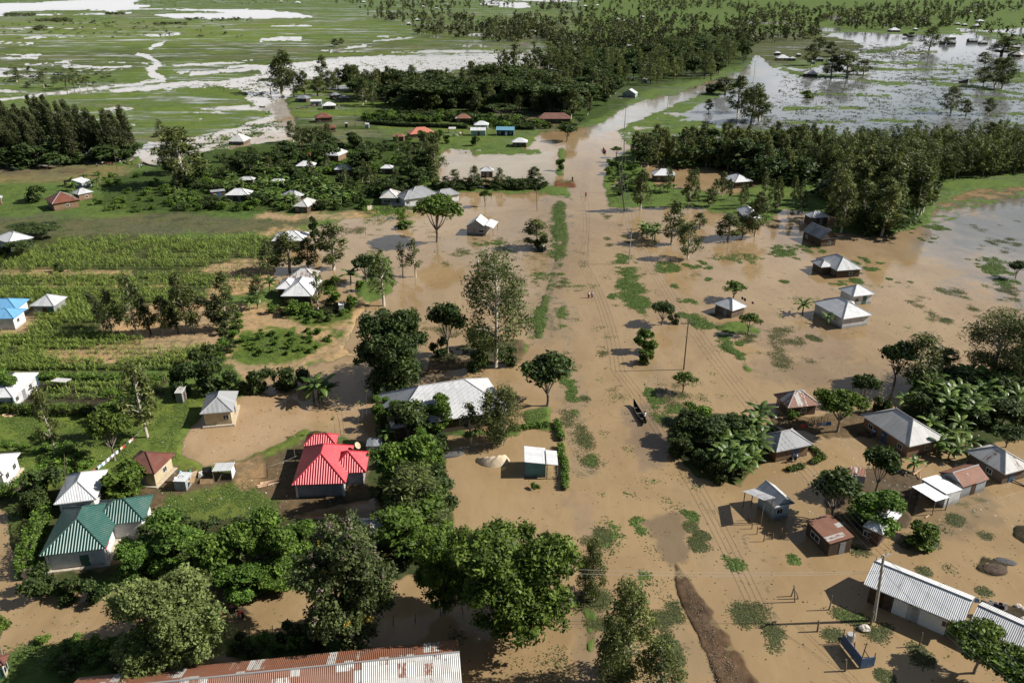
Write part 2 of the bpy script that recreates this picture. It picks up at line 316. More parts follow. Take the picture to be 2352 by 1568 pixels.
# what covers the land: base colour, outline
GRASS, DULL, SOIL, DARK, SAND, MUD = (.088,.138,.036), (.070,.098,.032), (.19,.145,.085), (.05,.042,.028), (.34,.245,.145), (.12,.09,.055)
COVER = [
 (DULL, [(-900,100),(420,112),(420,145),(300,168),(-900,172)]), ((.115,.17,.034), [(-900,45),(700,50),(800,60),(600,100),(-900,98)]),
 (DULL, [(380,105),(820,95),(1300,70),(1300,165),(560,170),(420,160)]), ((.055,.08,.022), [(940,60),(1300,55),(1300,76),(1020,84)]),
 ((.07,.085,.03), [(1700,70),(1990,80),(1980,120),(1800,150),(1700,150)]),
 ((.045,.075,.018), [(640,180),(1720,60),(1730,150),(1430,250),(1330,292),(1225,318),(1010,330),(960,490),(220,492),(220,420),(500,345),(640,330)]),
 (GRASS, [(700,200),(830,215),(830,270),(720,282),(640,265)]), (GRASS, [(830,270),(1280,285),(1230,318),(1030,330),(900,320)]),
 ((.10,.085,.05), [(850,275),(1060,285),(1050,296),(860,292)]),
 (GRASS, [(1470,210),(1720,150),(1700,168),(1560,213),(1430,250)]), (MUD, [(1200,265),(1330,285),(1330,298),(1190,300)]),
 ((.16,.145,.07), [(-900,388),(240,380),(330,385),(230,420),(-900,440)]), ((.12,.10,.06), [(-900,392),(200,390),(190,402),(-900,425)]),
 (GRASS, [(-900,425),(230,425),(240,492),(-900,494)]),
 ((.095,.100,.055), [(-900,496),(330,497),(735,504),(720,518),(620,540),(250,546),(-900,534)]), (SAND, [(560,495),(860,492),(800,506),(700,503),(600,503)]), (SAND, [(560,538),(720,520),(650,552),(600,548)]),
 ((.06,.075,.028), [(-900,546),(650,546),(612,600),(560,650),(470,690),(470,800),(390,850),(-900,862)]),
 (SAND, [(430,622),(560,600),(650,600),(640,660),(560,690),(470,690),(500,640)]), (SAND, [(240,735),(330,700),(520,690),(690,705),(830,690),(860,720),(820,810),(690,850),(560,870),(540,850),(470,800),(330,782),(230,770)]),
 (SAND, [(90,812),(330,785),(480,795),(420,830),(150,835)]), (SAND, [(0,628),(300,626),(300,631),(0,632)]), (SAND, [(100,658),(420,655),(420,660),(100,664)]),
 (SAND, [(0,735),(30,730),(110,700),(150,710),(60,765),(-60,775)]),
 ((.10,.145,.03), [(560,770),(690,752),(800,770),(690,830),(570,845),(530,820)]), ((.09,.125,.028), [(640,690),(820,700),(810,740),(700,752),(650,735)]),
 (SAND, [(690,752),(815,790),(812,800),(690,765)]), (SAND, [(690,835),(815,800),(820,815),(700,848)]),
 (DARK, [(60,865),(380,862),(380,920),(60,930)]), ((.115,.16,.035), [(-900,930),(240,950),(330,940),(430,880),(560,905),(470,945),(418,1005),(415,1045),(470,1072),(560,1055),(700,985),(780,1000),(640,1160),(380,1190),(-900,1080)]),
 ((.065,.075,.028), [(-900,1080),(380,1130),(360,1300),(100,1370),(-900,1300)]), (MUD, [(320,1100),(400,1075),(560,1090),(700,1010),(880,1010),(890,1160),(640,1180),(560,1130),(430,1140),(340,1200)]),
 ((.10,.135,.034), [(390,1140),(560,1112),(640,1165),(600,1195),(360,1205)]), ((.24,.17,.10), [(520,1060),(600,1050),(610,1100),(560,1130)]),
 ((.30,.215,.13), [(245,1290),(330,1200),(370,1170),(378,1195),(330,1225),(290,1290),(240,1310),(110,1320),(105,1310)]),
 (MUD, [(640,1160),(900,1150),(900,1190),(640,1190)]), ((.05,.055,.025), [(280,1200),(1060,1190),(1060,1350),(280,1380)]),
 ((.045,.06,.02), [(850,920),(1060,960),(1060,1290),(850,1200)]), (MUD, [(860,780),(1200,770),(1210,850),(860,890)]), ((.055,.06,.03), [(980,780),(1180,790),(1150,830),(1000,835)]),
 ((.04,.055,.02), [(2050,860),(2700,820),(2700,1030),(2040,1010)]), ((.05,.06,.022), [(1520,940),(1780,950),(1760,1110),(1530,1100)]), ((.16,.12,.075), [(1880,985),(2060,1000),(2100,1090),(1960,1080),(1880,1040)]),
 (MUD, [(1750,945),(2000,935),(2000,1010),(1780,1000)]), ((.10,.075,.05), [(1880,1080),(2130,1060),(2120,1220),(1890,1220)]),
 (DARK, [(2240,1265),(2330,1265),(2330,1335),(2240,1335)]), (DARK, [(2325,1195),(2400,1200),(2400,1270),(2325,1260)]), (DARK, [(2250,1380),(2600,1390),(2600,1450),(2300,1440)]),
 ((.10,.066,.043), [(1530,1280),(1580,1290),(1900,1700),(1860,1800),(1640,1800),(1530,1320)]), ((.14,.06,.035), [(1275,415),(1325,418),(1322,428),(1275,427)]),
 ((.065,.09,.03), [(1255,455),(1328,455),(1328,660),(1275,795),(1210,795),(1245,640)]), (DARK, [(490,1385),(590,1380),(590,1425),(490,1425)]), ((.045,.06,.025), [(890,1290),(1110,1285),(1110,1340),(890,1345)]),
]
GW = dict(turbid=(.312,.219,.117))
WATER = [                                    # tint of the water itself and drowned weed (colour, weed, softness px, outline)
 ((.44,.40,.35), 0.0, 60, [(-900,-60),(1260,-60),(1260,170),(700,220),(690,300),(330,385),(-900,420)]),
 ((.20,.21,.215), 0.2, 40, [(1700,40),(2700,40),(2700,345),(1900,350),(1560,330),(1480,290),(1640,215)]),
 ((.22,.19,.155), 0.2, 90, [(2060,470),(2300,430),(2700,430),(2700,780),(2450,760),(2250,640),(2060,590)]),
 ((.14,.14,.125), 0.3, 70, [(2160,480),(2320,430),(2700,430),(2700,640),(2400,600),(2200,560)]),
 ((.28,.20,.12), 0.1, 30, [(1740,470),(2120,520),(2080,600),(1800,580)]),
 ((.37,.255,.145), 0.0, 30, [(420,1000),(560,910),(800,830),(860,940),(700,980),(470,1072)]),
 ((.20,.13,.06), 0.1, 18, [(690,1180),(780,1165),(880,1160),(880,1195),(690,1195)]),
 ((.33,.27,.18), 0.0, 14, [(1030,350),(1270,350),(1280,415),(1020,412)]),
 ((.30,.285,.25), 0.1, 20, [(1330,300),(1440,250),(1730,150),(1770,160),(1460,285),(1380,320)]),
 ((.30,.225,.14), 0.35, 40, [(1000,560),(1260,500),(1290,700),(1240,780),(1100,620)]),
 ((.29,.21,.12), 0.6, 34, [(1248,460),(1312,465),(1318,640),(1270,790),(1215,790),(1225,640)]), ((.29,.21,.12), 0.6, 30, [(1280,660),(1320,700),(1310,900),(1290,905)]),
 ((.28,.205,.12), 0.6, 30, [(1270,900),(1330,880),(1340,1000),(1355,1085),(1330,1090),(1280,960)]),
 ((.29,.21,.12), 0.5, 26, [(1440,780),(1470,770),(1600,960),(1540,960),(1480,900)]),
 ((.27,.19,.11), 0.4, 34, [(1720,750),(1950,760),(1960,830),(1760,830)]), ((.25,.18,.105), 0.4, 30, [(1900,820),(2080,840),(2060,900),(1760,880),(1720,830)]),
 ((.24,.175,.10), 0.4, 26, [(2080,1130),(2260,1120),(2300,1200),(2110,1260)]),
 ((.31,.22,.125), 0.4, 40, [(1560,1130),(1660,1190),(1760,1290),(1800,1470),(1700,1420),(1560,1240)]),
 ((.28,.20,.12), 0.4, 28, [(1290,1140),(1345,1140),(1400,1240),(1340,1250)]), ((.29,.21,.12), 0.4, 28, [(1500,1390),(1560,1400),(1650,1560),(1560,1570)]),
 ((.26,.19,.115), 0.5, 30, [(1320,1370),(1400,1370),(1420,1600),(1330,1600)]), ((.19,.14,.085), 0.3, 16, [(1480,1195),(1560,1180),(1585,1290),(1540,1300)]),
 ((.24,.175,.11), 0.2, 18, [(1420,940),(1500,930),(1560,1040),(1470,1080)]),
]
yy = np.concatenate([np.arange(-46, 40, 1.6), np.arange(40, 420, 2.0), np.arange(420, 1610, 2.6), np.arange(1610, 1860, 12.0)])
xx = np.concatenate([np.arange(-640, -40, 14.0), np.arange(-40, 2392, 3.2), np.arange(2392, 3000, 14.0)])
GX, GY = np.meshgrid(xx, yy)
_px, _py = GX - FW / 2, FH / 2 - GY; _t = -CAMH / (-F * ST + _py * CT)
WX, WY = _px * _t, (F * CT + _py * ST) * _t
V = np.full(GX.shape, -30.0)
def near(poly, m):
    a = np.asarray([q[:2] for q in poly]); return (GX > a[:, 0].min() - m) & (GX < a[:, 0].max() + m) & (GY > a[:, 1].min() - m) & (GY < a[:, 1].max() + m)
for op, cap, poly in SHORE:
    k = near(poly, 32); d = ldist(GX[k], GY[k], poly) if op[0] == 'L' else sdist(GX[k], GY[k], poly)
    d = np.minimum(d, cap); V[k] = np.maximum(V[k], d) if op[-1] == '+' else np.minimum(V[k], -d)
dist = np.hypot(WX, WY)
N = np.zeros(GX.shape); WT = np.zeros(GX.shape)
for i, s in enumerate((120., 50., 22., 10., 4.5, 2.0, 0.9)):
    w = np.clip(dist * 0.10 / s, 0, 1) * np.clip(s * 260 / dist, 0, 1); N += vn(WX, WY, s, i) * w; WT += w
N /= np.sqrt(np.maximum(WT, .3))
amp = np.interp(GY[:, 0], [-50, 60, 300, 700, 1600], [2.6, 4.4, 6.0, 7.0, 8.5])[:, None]
VV = V + N * amp
Z = np.clip(VV / 10.0, -1, 1); Z = np.where(Z > 0, 0.03 + 0.22 * Z, 0.5 * Z)
COL = np.empty(GX.shape + (3,)); COL[:] = GRASS
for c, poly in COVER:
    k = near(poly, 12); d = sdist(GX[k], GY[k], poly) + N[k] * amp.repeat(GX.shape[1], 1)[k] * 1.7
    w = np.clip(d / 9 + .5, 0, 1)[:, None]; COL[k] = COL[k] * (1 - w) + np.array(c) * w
_k = (GY < 330) & (GX < 1320) & (GY > 30); _sx = vn(WX * .30, WY, 14, 2) * .6 + vn(WX * .25, WY, 5, 3) * .4 + vn(WX * .3, WY, 40, 6) * .4
_w = np.where(_k, np.clip((_sx - .12) * 2.2, 0, .75), 0)[..., None]; COL = COL * (1 - _w) + np.array((.135, .145, .075)) * _w
_w = np.where(_k, np.clip((-_sx - .10) * 2.0, 0, .6), 0)[..., None]; COL = COL * (1 - _w) + np.array((.115, .165, .030)) * _w
WC = np.empty(GX.shape + (3,)); WC[:] = GW['turbid']; VEG = np.zeros(GX.shape) + .04
for c, veg, soft, poly in WATER:
    k = near(poly, soft); d = sdist(GX[k], GY[k], poly) + N[k] * (soft * .6 + 6)
    w = np.clip(d / soft + .5, 0, 1); w = w * w * (3 - 2 * w)
    WC[k] = WC[k] * (1 - w[:, None]) + np.array(c) * w[:, None]; VEG[k] = VEG[k] * (1 - w) + veg * w
SHAL = np.clip(1 + VV / 7.0, 0, 1)            # how shallow the water is
ny, nx = GX.shape
ii = np.arange(ny * nx).reshape(ny, nx)
QF = np.stack([ii[1:, :-1], ii[1:, 1:], ii[:-1, 1:], ii[:-1, :-1]], -1).reshape(-1, 4)
# -- land material
k = NT('land_cover'); lc = k.n('Attribute', attribute_name='lc').outputs['Vector']; pos = k.pos()
n1 = k.noise(pos, 0.9, 5, .65); n2 = k.noise(pos, 0.07, 4, .6); n3 = k.noise(k.vadd(pos, (40, 9, 3)), 0.22, 5, .7)
c = k.mix(k.step(n2, .3, .7, 0, .6), lc, k.vmul(lc, (1.45, 1.2, .9)))
c = k.mix(k.step(n3, .48, .72, 0, .75), c, k.vmul(lc, (.42, .50, .5)))
c = k.mix(k.step(n1, .35, .7, .0, .55), c, k.vmul(c, (.45, .5, .45)))
bare = k.step(k.noise(k.vadd(pos, (7, 80, 2)), .35, 6, .7), .60, .70, 0, .30)
c = k.mix(bare, c, (.20, .155, .09))
wl = k.n('Attribute', attribute_name='wetl').outputs['Fac']           # waterlogged turf on the far plain and the marshes
wn_ = k.noise(k.vmul(pos, (.010, .045, 1)), 1.0, 6, .68, .6); wn2 = k.noise(k.vadd(k.vmul(pos, (.05, .22, 1)), (3, 8, 1)), 1.0, 5, .7)
wt = k.math('MULTIPLY', k.step(k.math('ADD', k.math('MULTIPLY', wn_, .6), k.math('MULTIPLY', wn2, .4)), .50, .60), wl)
c = k.mix(k.math('MULTIPLY', wt, .55), c, (.10, .095, .065))
k.base(c, k.math('SUBTRACT', .95, k.math('MULTIPLY', wt, .80)), k.math('ADD', .1, k.math('MULTIPLY', wt, .4))); k.bump(n1, .7, k.math('SUBTRACT', .25, k.math('MULTIPLY', wt, .235))); M_LAND = k.m
# -- water material
k = NT('flood_water'); wc = k.n('Attribute', attribute_name='wc').outputs['Vector']; veg = k.n('Attribute', attribute_name='veg').outputs['Fac']; sh = k.n('Attribute', attribute_name='shal').outputs['Fac']; pos = k.pos()
sw = k.noise(k.vmul(pos, (.05, .03, 1)), 1.0, 5, .55, 1.8); sw2 = k.noise(k.vmul(pos, (.16, .12, 1)), 1.0, 4, .55, 2.4)
c = k.mix(k.step(sw, .35, .7, 0, .75), wc, k.vmul(wc, (.74, .71, .68)))
c = k.mix(k.step(sw2, .55, .75, 0, .35), c, k.vmul(wc, (.66, .63, .60)))
st = k.noise(k.vmul(pos, (.9, .22, 1)), 1.0, 5, .65, 1.2); c = k.mix(k.step(st, .42, .72, 0, .30), c, k.vmul(wc, (.80, .76, .70)))
st2 = k.noise(k.vadd(k.vmul(pos, (.35, .10, 1)), (9, 4, 0)), 1.0, 5, .6, 2.0); c = k.mix(k.step(st2, .52, .74, 0, .35), c, k.vmul(wc, (1.12, 1.12, 1.12)))
w1 = k.noise(pos, .42, 6, .72); w2 = k.noise(pos, .05, 3, .5); w3 = k.noise(pos, 2.2, 4, .7)
thr = k.math('ADD', k.math('MULTIPLY', w1, .7), k.math('ADD', k.math('MULTIPLY', w2, .35), k.math('MULTIPLY', w3, .25)))
thr = k.math('ADD', thr, k.math('MULTIPLY', veg, .22))
wm = k.step(thr, .80, .90, 0, .75)
c = k.mix(wm, c, k.mix(k.step(w3, .3, .7), (.05, .055, .03), (.10, .10, .05)))
c = k.mix(k.step(sh, .35, 1.0, 0, .7), c, k.mix(.55, k.vmul(wc, (.62, .58, .5)), (.07, .075, .04)))
k.base(c, .07, .5); k.b.inputs['IOR'].default_value = 1.33
rp = k.noise(k.vmul(pos, (1.1, .8, 1)), 1.2, 3, .5); rp2 = k.noise(pos, .15, 2, .5, 1.0)
k.bump(k.math('ADD', k.math('MULTIPLY', rp, .5), rp2), .09, .25); M_WATER = k.m
WETL = np.where((GY < 330) & (GX < 1340), 1.0, 0.0); WETL = np.where((GX > 1400) & (GY > 150) & (GY < 345), 1.0, WETL); WETL = np.where((GX > 1700) & (GY > 70) & (GY < 345), 1.0, WETL); WETL = np.where((GX > 2130) & (GY > 395) & (GY < 530), .9, WETL)
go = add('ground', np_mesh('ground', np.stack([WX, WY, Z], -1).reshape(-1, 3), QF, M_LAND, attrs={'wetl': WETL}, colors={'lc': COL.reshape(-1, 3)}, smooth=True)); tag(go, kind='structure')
wo = add('flood_water', np_mesh('flood_water', np.stack([WX, WY, np.zeros_like(WX)], -1).reshape(-1, 3), QF, M_WATER,
     attrs={'veg': VEG, 'shal': SHAL}, colors={'wc': WC.reshape(-1, 3)}, smooth=True)); tag(wo, kind='structure')
# the plain beyond and behind what the picture takes in
k = plain('plain_grass', (.07, .11, .03), .95, .3, .02)
mb = MB(); mb.box(0, 9000, -4.0, 60000, 60000, 2.0); tag(mb.obj('plain', k), kind='structure')
def land_h(x, y):                            # height of the ground at a world point (nearest grid vertex)
    fx, fy = proj((x, y, 0)); i = int(np.clip(np.searchsorted(yy, fy), 0, ny - 1)); j = int(np.clip(np.searchsorted(xx, fx), 0, nx - 1))
    return float(max(Z[i, j], -0.25))
# ------------------------------------------------------------------ roofs, walls, houses
def roof_mat(name, col, alt=None, rust=0.0, rustcol=(.17, .06, .03), rib=.19, panel=.85, patch=0.0, rough=.5, spec=.4, depth=1.0, seam=.25):
    k = NT(name); uv = k.uv(); sep = k.n('SeparateXYZ', {0: uv}); u, v = sep.outputs[0], sep.outputs[1]
    rnd = k.math('MULTIPLY', k.n('ObjectInfo').outputs['Random'], 37.0)
    wv = k.math('SINE', k.math('MULTIPLY', u, 2 * math.pi / rib))
    pu = k.math('FLOOR', k.math('DIVIDE', u, panel)); pv = k.math('FLOOR', k.math('DIVIDE', v, 2.6))
    cell = k.n('CombineXYZ', {0: k.math('ADD', pu, rnd), 1: pv, 2: rnd})
    pr = k.n('TexWhiteNoise', {0: cell}).outputs[0]
    off = k.n('CombineXYZ', {0: rnd, 1: rnd, 2: 0.0}).outputs[0]
    st = k.noise(k.vadd(k.vmul(uv, (2.2, .35, 1)), off), 1.0, 5, .7); sp = k.noise(k.vadd(uv, off), .8, 6, .7)
    alt = alt or [x * .72 for x in col]
    c = k.mix(k.step(pr, .15, .95, 0, .8), col, alt)
    c = k.mix(k.step(st, .5, .75, 0, .55), c, k.vmul(c, (.62, .60, .58)))
    if rust or patch:
        rv = k.math('ADD', k.math('ADD', k.math('MULTIPLY', st, .55), k.math('MULTIPLY', sp, .45)), k.math('MULTIPLY', pr, .35 if not patch else .6))
        c = k.mix(k.step(rv, .95 - rust * .75, 1.0 - rust * .75, 0, .95), c, k.mix(k.step(sp, .3, .7), rustcol, [x * 1.35 for x in rustcol]))
    fu = k.math('FRACT', k.math('DIVIDE', u, panel)); c = k.mix(k.math('MULTIPLY', k.math('LESS_THAN', fu, .06), seam), c, (.07, .06, .055))
    fv = k.math('FRACT', k.math('DIVIDE', v, 2.6)); c = k.mix(k.math('MULTIPLY', k.math('LESS_THAN', fv, .025), seam), c, (.07, .06, .055))
    c = k.mix(k.step(k.noise(k.vadd(k.vmul(uv, (.5, .9, 1)), off), 1.0, 5, .65), .42, .72, 0, .32), c, k.mix(.5, c, (.27, .235, .20)))   # dust and fading
    k.base(c, rough, spec); k.bump(wv, .8 * depth, .03); return k.m
DIM = {}
R = dict(
 white=roof_mat('new_zinc_roof', (.74, .75, .76), (.64, .655, .67), rust=0.05, rough=.42),
 zinc=roof_mat('zinc_roof', (.58, .59, .60), (.47, .48, .49), rust=0.10), old=roof_mat('weathered_zinc_roof', (.60, .59, .57), (.46, .45, .43), rust=.17),
 grey=roof_mat('grey_roof', (.35, .36, .37), (.29, .30, .31), rust=.05), dark=roof_mat('dark_zinc_roof', (.15, .17, .19), (.30, .32, .34), rust=.05),
 rust=roof_mat('rust_roof', (.19, .065, .038), (.15, .05, .03), rust=.1, rustcol=(.40, .30, .22)), rusty=roof_mat('half_rusted_roof', (.50, .49, .46), (.42, .40, .38), rust=.52, rustcol=(.20, .072, .034), patch=1),
 red=roof_mat('red_roof', (.58, .028, .05), (.50, .040, .055), rib=.34, panel=1.02, rough=.42, depth=1.6, seam=.12), orange=roof_mat('faded_orange_roof', (.56, .20, .13), (.50, .17, .11), rib=.3),
 green=roof_mat('green_roof', (.012, .095, .074), (.011, .085, .067), rib=.34, panel=1.02, rough=.35, spec=.6, depth=1.8, seam=.15),
 blue=roof_mat('blue_roof', (.16, .40, .66), (.14, .36, .60), rib=.34, panel=3, rough=.4, seam=.1), teal=roof_mat('light_blue_roof', (.14, .36, .48), (.12, .32, .44), rough=.45),
 tile=roof_mat('grey_tile_roof', (.30, .31, .32), (.26, .27, .28), rib=.42, panel=4, depth=1.3, seam=.1), brown=roof_mat('brown_roof', (.17, .055, .035), (.14, .045, .03), rust=.05, rustcol=(.34, .25, .2)),
)
def wall_mat(name, col, kind='plaster'):
    k = NT(name); o = k.objvec(); s = k.n('SeparateXYZ', {0: o}); v = k.noise(o, .9, 5, .65); z = s.outputs[2]
    c = k.mix(k.step(v, .3, .75), col, [x * .68 for x in col])
    c = k.mix(k.step(z, .1, .9, .7, 0), c, k.mix(.75, c, (.10, .072, .045)))       # silt line left by the water
    if kind == 'sheet': k.bump(k.math('SINE', k.math('MULTIPLY', z, 2 * math.pi / .17)), .7, .03)
    elif kind == 'board': k.bump(k.math('FRACT', k.math('MULTIPLY', z, 4.5)), .5, .03); c = k.mix(k.math('LESS_THAN', k.math('FRACT', k.math('MULTIPLY', z, 4.5)), .1), c, (.03, .03, .03))
    else: k.bump(v, .3, .04)
    return k.base(c, .85, .2)
Wm = dict(white=wall_mat('white_wall', (.72, .72, .70)), cream=wall_mat('cream_wall', (.55, .46, .30)), clay=wall_mat('clay_wall', (.25, .16, .10)), mud=wall_mat('mud_wall', (.11, .08, .055)),
 sheet=wall_mat('zinc_sheet_wall', (.40, .42, .44), 'sheet'), wsheet=wall_mat('white_sheet_wall', (.66, .67, .68), 'sheet'), navy=wall_mat('navy_wall', (.014, .04, .085)), pale=wall_mat('pale_blue_wall', (.40, .52, .56), 'sheet'),
 teal=wall_mat('teal_board_wall', (.13, .29, .33), 'board'), grey=wall_mat('grey_wall', (.26, .26, .26)), wood=wall_mat('timber_wall', (.10, .075, .055), 'board'), brick=wall_mat('brick_wall', (.17, .13, .105)))
M_DOOR = plain('door_paint', (.05, .10, .18), .5, .2); M_BROWN = plain('brown_timber', (.09, .055, .035), .8); M_POST = plain('weathered_post', (.17, .14, .11), .9)
DOORS = [M_DOOR, M_BROWN, plain('grey_tin_door', (.22, .23, .24), .5), plain('green_door', (.06, .14, .10), .6)]
M_PANE = plain('dark_pane', (.015, .018, .022), .15, .2, spec=.5); M_FRAME = plain('window_frame', (.55, .55, .52), .6, .1); M_TRIM = plain('pale_trim', (.70, .69, .66), .6, .1)
M_STONE = plain('stone_plinth', (.30, .22, .14), .95, .35, 2.0); M_EMB = plain('red_emblem', (.55, .06, .07), .5, .1); M_SILL = plain('pale_concrete', (.46, .40, .31), .9, .2)
def rect_of(b, e):
    if len(b) == 9:
        c, r = b[0], b[1]; return [P(*T(c, r, b[i], b[i + 1]), z=e) for i in (2, 4, 6)], b[8]
    c, r, xl, xr, ye, ratio, skew, typ = b                     # a small hut: eave left, eave right, eave height, depth / width
    a, q = P(*T(c, r, xl, ye), z=e), P(*T(c, r, xr, ye + skew), z=e); d = q - a; n = Vector((-d.y, d.x, 0)) * ratio
    return [a, q, q + n], typ
def house(label, blocks, roof='zinc', wall='mud', e=2.5, name='village_house', cat='house', pitch=.55, ov=.45, opens=None, group=None, posts=(), trim=None, plinth=0.0, z0=None, caps=None):
    rects = [rect_of(b, e) for b in blocks]
    (a, b, c), _ = rects[0]; ux = (b - a).normalized(); uy = Vector((-ux.y, ux.x, 0)); L1 = (b - a).length; L2 = (c - b).dot(uy)
    o = a + ux * L1 / 2 + uy * L2 / 2; o.z = 0; rz = math.atan2(ux.y, ux.x)
    root = thing(name, label, cat, (o.x, o.y, 0), rz, group)
    near_ = mpp(o) < .16
    rf, wl, cp = MB(), MB(), MB(); boxes = []
    for i, ((pa, pb, pc), typ) in enumerate(rects):
        q = [((p - o).dot(ux), (p - o).dot(uy)) for p in (pa, pb, pc)]
        if i == 0: x0, x1, y0, y1 = -L1 / 2, L1 / 2, -L2 / 2, L2 / 2
        else: x0, x1, y0, y1 = min(p[0] for p in q), max(p[0] for p in q), min(p[1] for p in q), max(p[1] for p in q)
        z = e - i * .006; boxes.append((x0, x1, y0, y1, z, typ))
        lx, ly = x1 - x0, y1 - y0; mx, my = (x0 + x1) / 2, (y0 + y1) / 2
        w = min(lx, ly) / 2; t = .05
        def slope(pts, along, orig):                            # uv in metres along the eave and up the slope
            d = Vector(along).normalized(); n = (Vector(pts[1]) - Vector(pts[0])).cross(Vector(pts[2]) - Vector(pts[0])).normalized(); up = n.cross(d)
            if up.z < 0: up = -up
            f = [(round((Vector(p) - Vector(orig)).dot(d), 4) + 50, round((Vector(p) - Vector(orig)).dot(up), 4)) for p in pts]
            rf.face(pts, f)
        A, B, Cc, D = (x0, y0, z), (x1, y0, z), (x1, y1, z), (x0, y1, z)
        if typ == 'hip':
            h = w * pitch
            if lx >= ly: r0, r1 = (x0 + w * .98, my, z + h), (x1 - w * .98, my, z + h)
            else: r0, r1 = (mx, y0 + w * .98, z + h), (mx, y1 - w * .98, z + h)
            if lx >= ly: slope([A, B, r1, r0], (1, 0, 0), A); slope([B, Cc, r1], (0, 1, 0), B); slope([Cc, D, r0, r1], (-1, 0, 0), Cc); slope([D, A, r0], (0, -1, 0), D); hips = [(A, r0), (D, r0), (B, r1), (Cc, r1), (r0, r1)]
            else: slope([A, B, r0], (1, 0, 0), A); slope([B, Cc, r1, r0], (0, 1, 0), B); slope([Cc, D, r1], (-1, 0, 0), Cc); slope([D, A, r0, r1], (0, -1, 0), D); hips = [(A, r0), (B, r0), (D, r1), (Cc, r1), (r0, r1)]
            if near_ or caps:
                for s_, t_ in hips: cp.tube([Vector(s_) + Vector((0, 0, .02)), Vector(t_) + Vector((0, 0, .03))], .085, 5)
        elif typ in ('gx', 'gy'):
            h = (ly if typ == 'gx' else lx) / 2 * pitch
            if typ == 'gx': r0, r1 = (x0, my, z + h), (x1, my, z + h); slope([A, B, r1, r0], (1, 0, 0), A); slope([Cc, D, r0, r1], (-1, 0, 0), Cc); gab = [(D, A, r0), (B, Cc, r1)]
            else: r0, r1 = (mx, y0, z + h), (mx, y1, z + h); slope([B, Cc, r1, r0], (0, 1, 0), B); slope([D, A, r0, r1], (0, -1, 0), D); gab = [(A, B, r0), (Cc, D, r1)]
            for g in gab[:(0 if i and len(rects) > 1 else 2)]:
                ins = [(p[0] + (ov if p[0] < mx - 1e-3 else -ov if p[0] > mx + 1e-3 else 0) * .9, p[1] + (ov if p[1] < my - 1e-3 else -ov if p[1] > my + 1e-3 else 0) * .9, p[2] - .09) for p in g]
                wl.face(ins)
            if near_: cp.tube([Vector(r0) + Vector((0, 0, .02)), Vector(r1) + Vector((0, 0, .02))], .09, 5)
        else:                                                    # single slope falling to f(ront) b(ack) l(eft) r(ight)
            s_ = typ[1]; h = (ly if s_ in 'fb' else lx) * pitch * .5
            up = {'f': (0, 0, 1, 1), 'b': (1, 1, 0, 0), 'l': (0, 1, 1, 0), 'r': (1, 0, 0, 1)}[s_]
            pts = [(p[0], p[1], z + h * k) for p, k in zip((A, B, Cc, D), up)]; slope(pts, (1, 0, 0) if s_ in 'fb' else (0, 1, 0), A)
            rf.face([(p[0], p[1], p[2] - .05) for p in pts[::-1]])
            for j in range(4): rf.face([(pts[j][0], pts[j][1], pts[j][2] - .05), (pts[(j + 1) % 4][0], pts[(j + 1) % 4][1], pts[(j + 1) % 4][2] - .05), pts[(j + 1) % 4], pts[j]])
            q_ = [(x0 + ov * .6, y0 + ov * .6), (x1 - ov * .6, y0 + ov * .6), (x1 - ov * .6, y1 - ov * .6), (x0 + ov * .6, y1 - ov * .6)]
            if typ[-1] != 'o':
                for j in range(4):
                    j2 = (j + 1) % 4; wl.face([(q_[j][0], q_[j][1], -.4), (q_[j2][0], q_[j2][1], -.4), (q_[j2][0], q_[j2][1], z + h * up[j2] - .08), (q_[j][0], q_[j][1], z + h * up[j] - .08)])
            else:
                posts = list(posts) + [(q_[j][0], q_[j][1], z + h * up[j] - .05) for j in range(4)]
            continue
        rf.face([(p[0], p[1], z - .10) for p in (D, Cc, B, A)])   # soffit and fascia
        for p, q2 in ((A, B), (B, Cc), (Cc, D), (D, A)): rf.face([(p[0], p[1], z - .10), (q2[0], q2[1], z - .10), q2, p])
        k = ov + i * .012
        if lx > 2 * k + .5 and ly > 2 * k + .5:
            wl.box(mx, my, (z - .11 - .5) / 2, lx - 2 * k, ly - 2 * k, z - .11 + .5)
    if wl.v: wl.obj('wall', Wm[wall], root)
    ro = rf.obj('roof', R[roof], root)
    if cp.v: cp.obj('ridge_cap', R[roof] if roof in ('red', 'green', 'blue', 'brown') else R['zinc'], ro)
    DIM[root.name] = boxes
    x0, x1, y0, y1, z, typ = boxes[0]; k = ov * (.6 if typ[0] == 'm' else 1)
    def opening(kind, side, t, bi=0, w=None, mat=None):
        x0, x1, y0, y1, z, typ = boxes[bi]; kk = (ov * (.6 if typ[0] == 'm' else 1)) + bi * .012
        if side in 'fb': cx, cy, r = (x0 + x1) / 2 + t * (x1 - x0), (y0 + kk if side == 'f' else y1 - kk), 0.0
        else: cx, cy, r = (x0 + kk if side == 'l' else x1 - kk), (y0 + y1) / 2 + t * (y1 - y0), math.pi / 2
        m1, m2 = MB(), MB()
        if kind == 'd': m1.box(cx, cy, min(z - .3, 2.0) / 2, w or .95, .09, min(z - .3, 2.0), r); d = m1.obj('door', mat or DOORS[int(abs(o.x * 7 + o.y * 3)) % 4], root)
        elif kind == 'e': m1.box(cx, cy, 1.9, w or 1.5, .10, .34, r); m1.box(cx, cy, 1.9, (w or 1.5) + .5, .08, .12, r); m1.obj('emblem', M_EMB, root)
        else:
            zz = max(z - 1.15, .9); m1.box(cx, cy, zz, w or 1.0, .08, .9, r); f = m1.obj('window', M_FRAME, root)
            m2.box(cx, cy, zz, (w or 1.0) - .22, .12, .68, r); m2.box(cx, cy, zz, .05, .135, .68, r, m=1); m2.obj('pane', [M_PANE, M_FRAME], f)
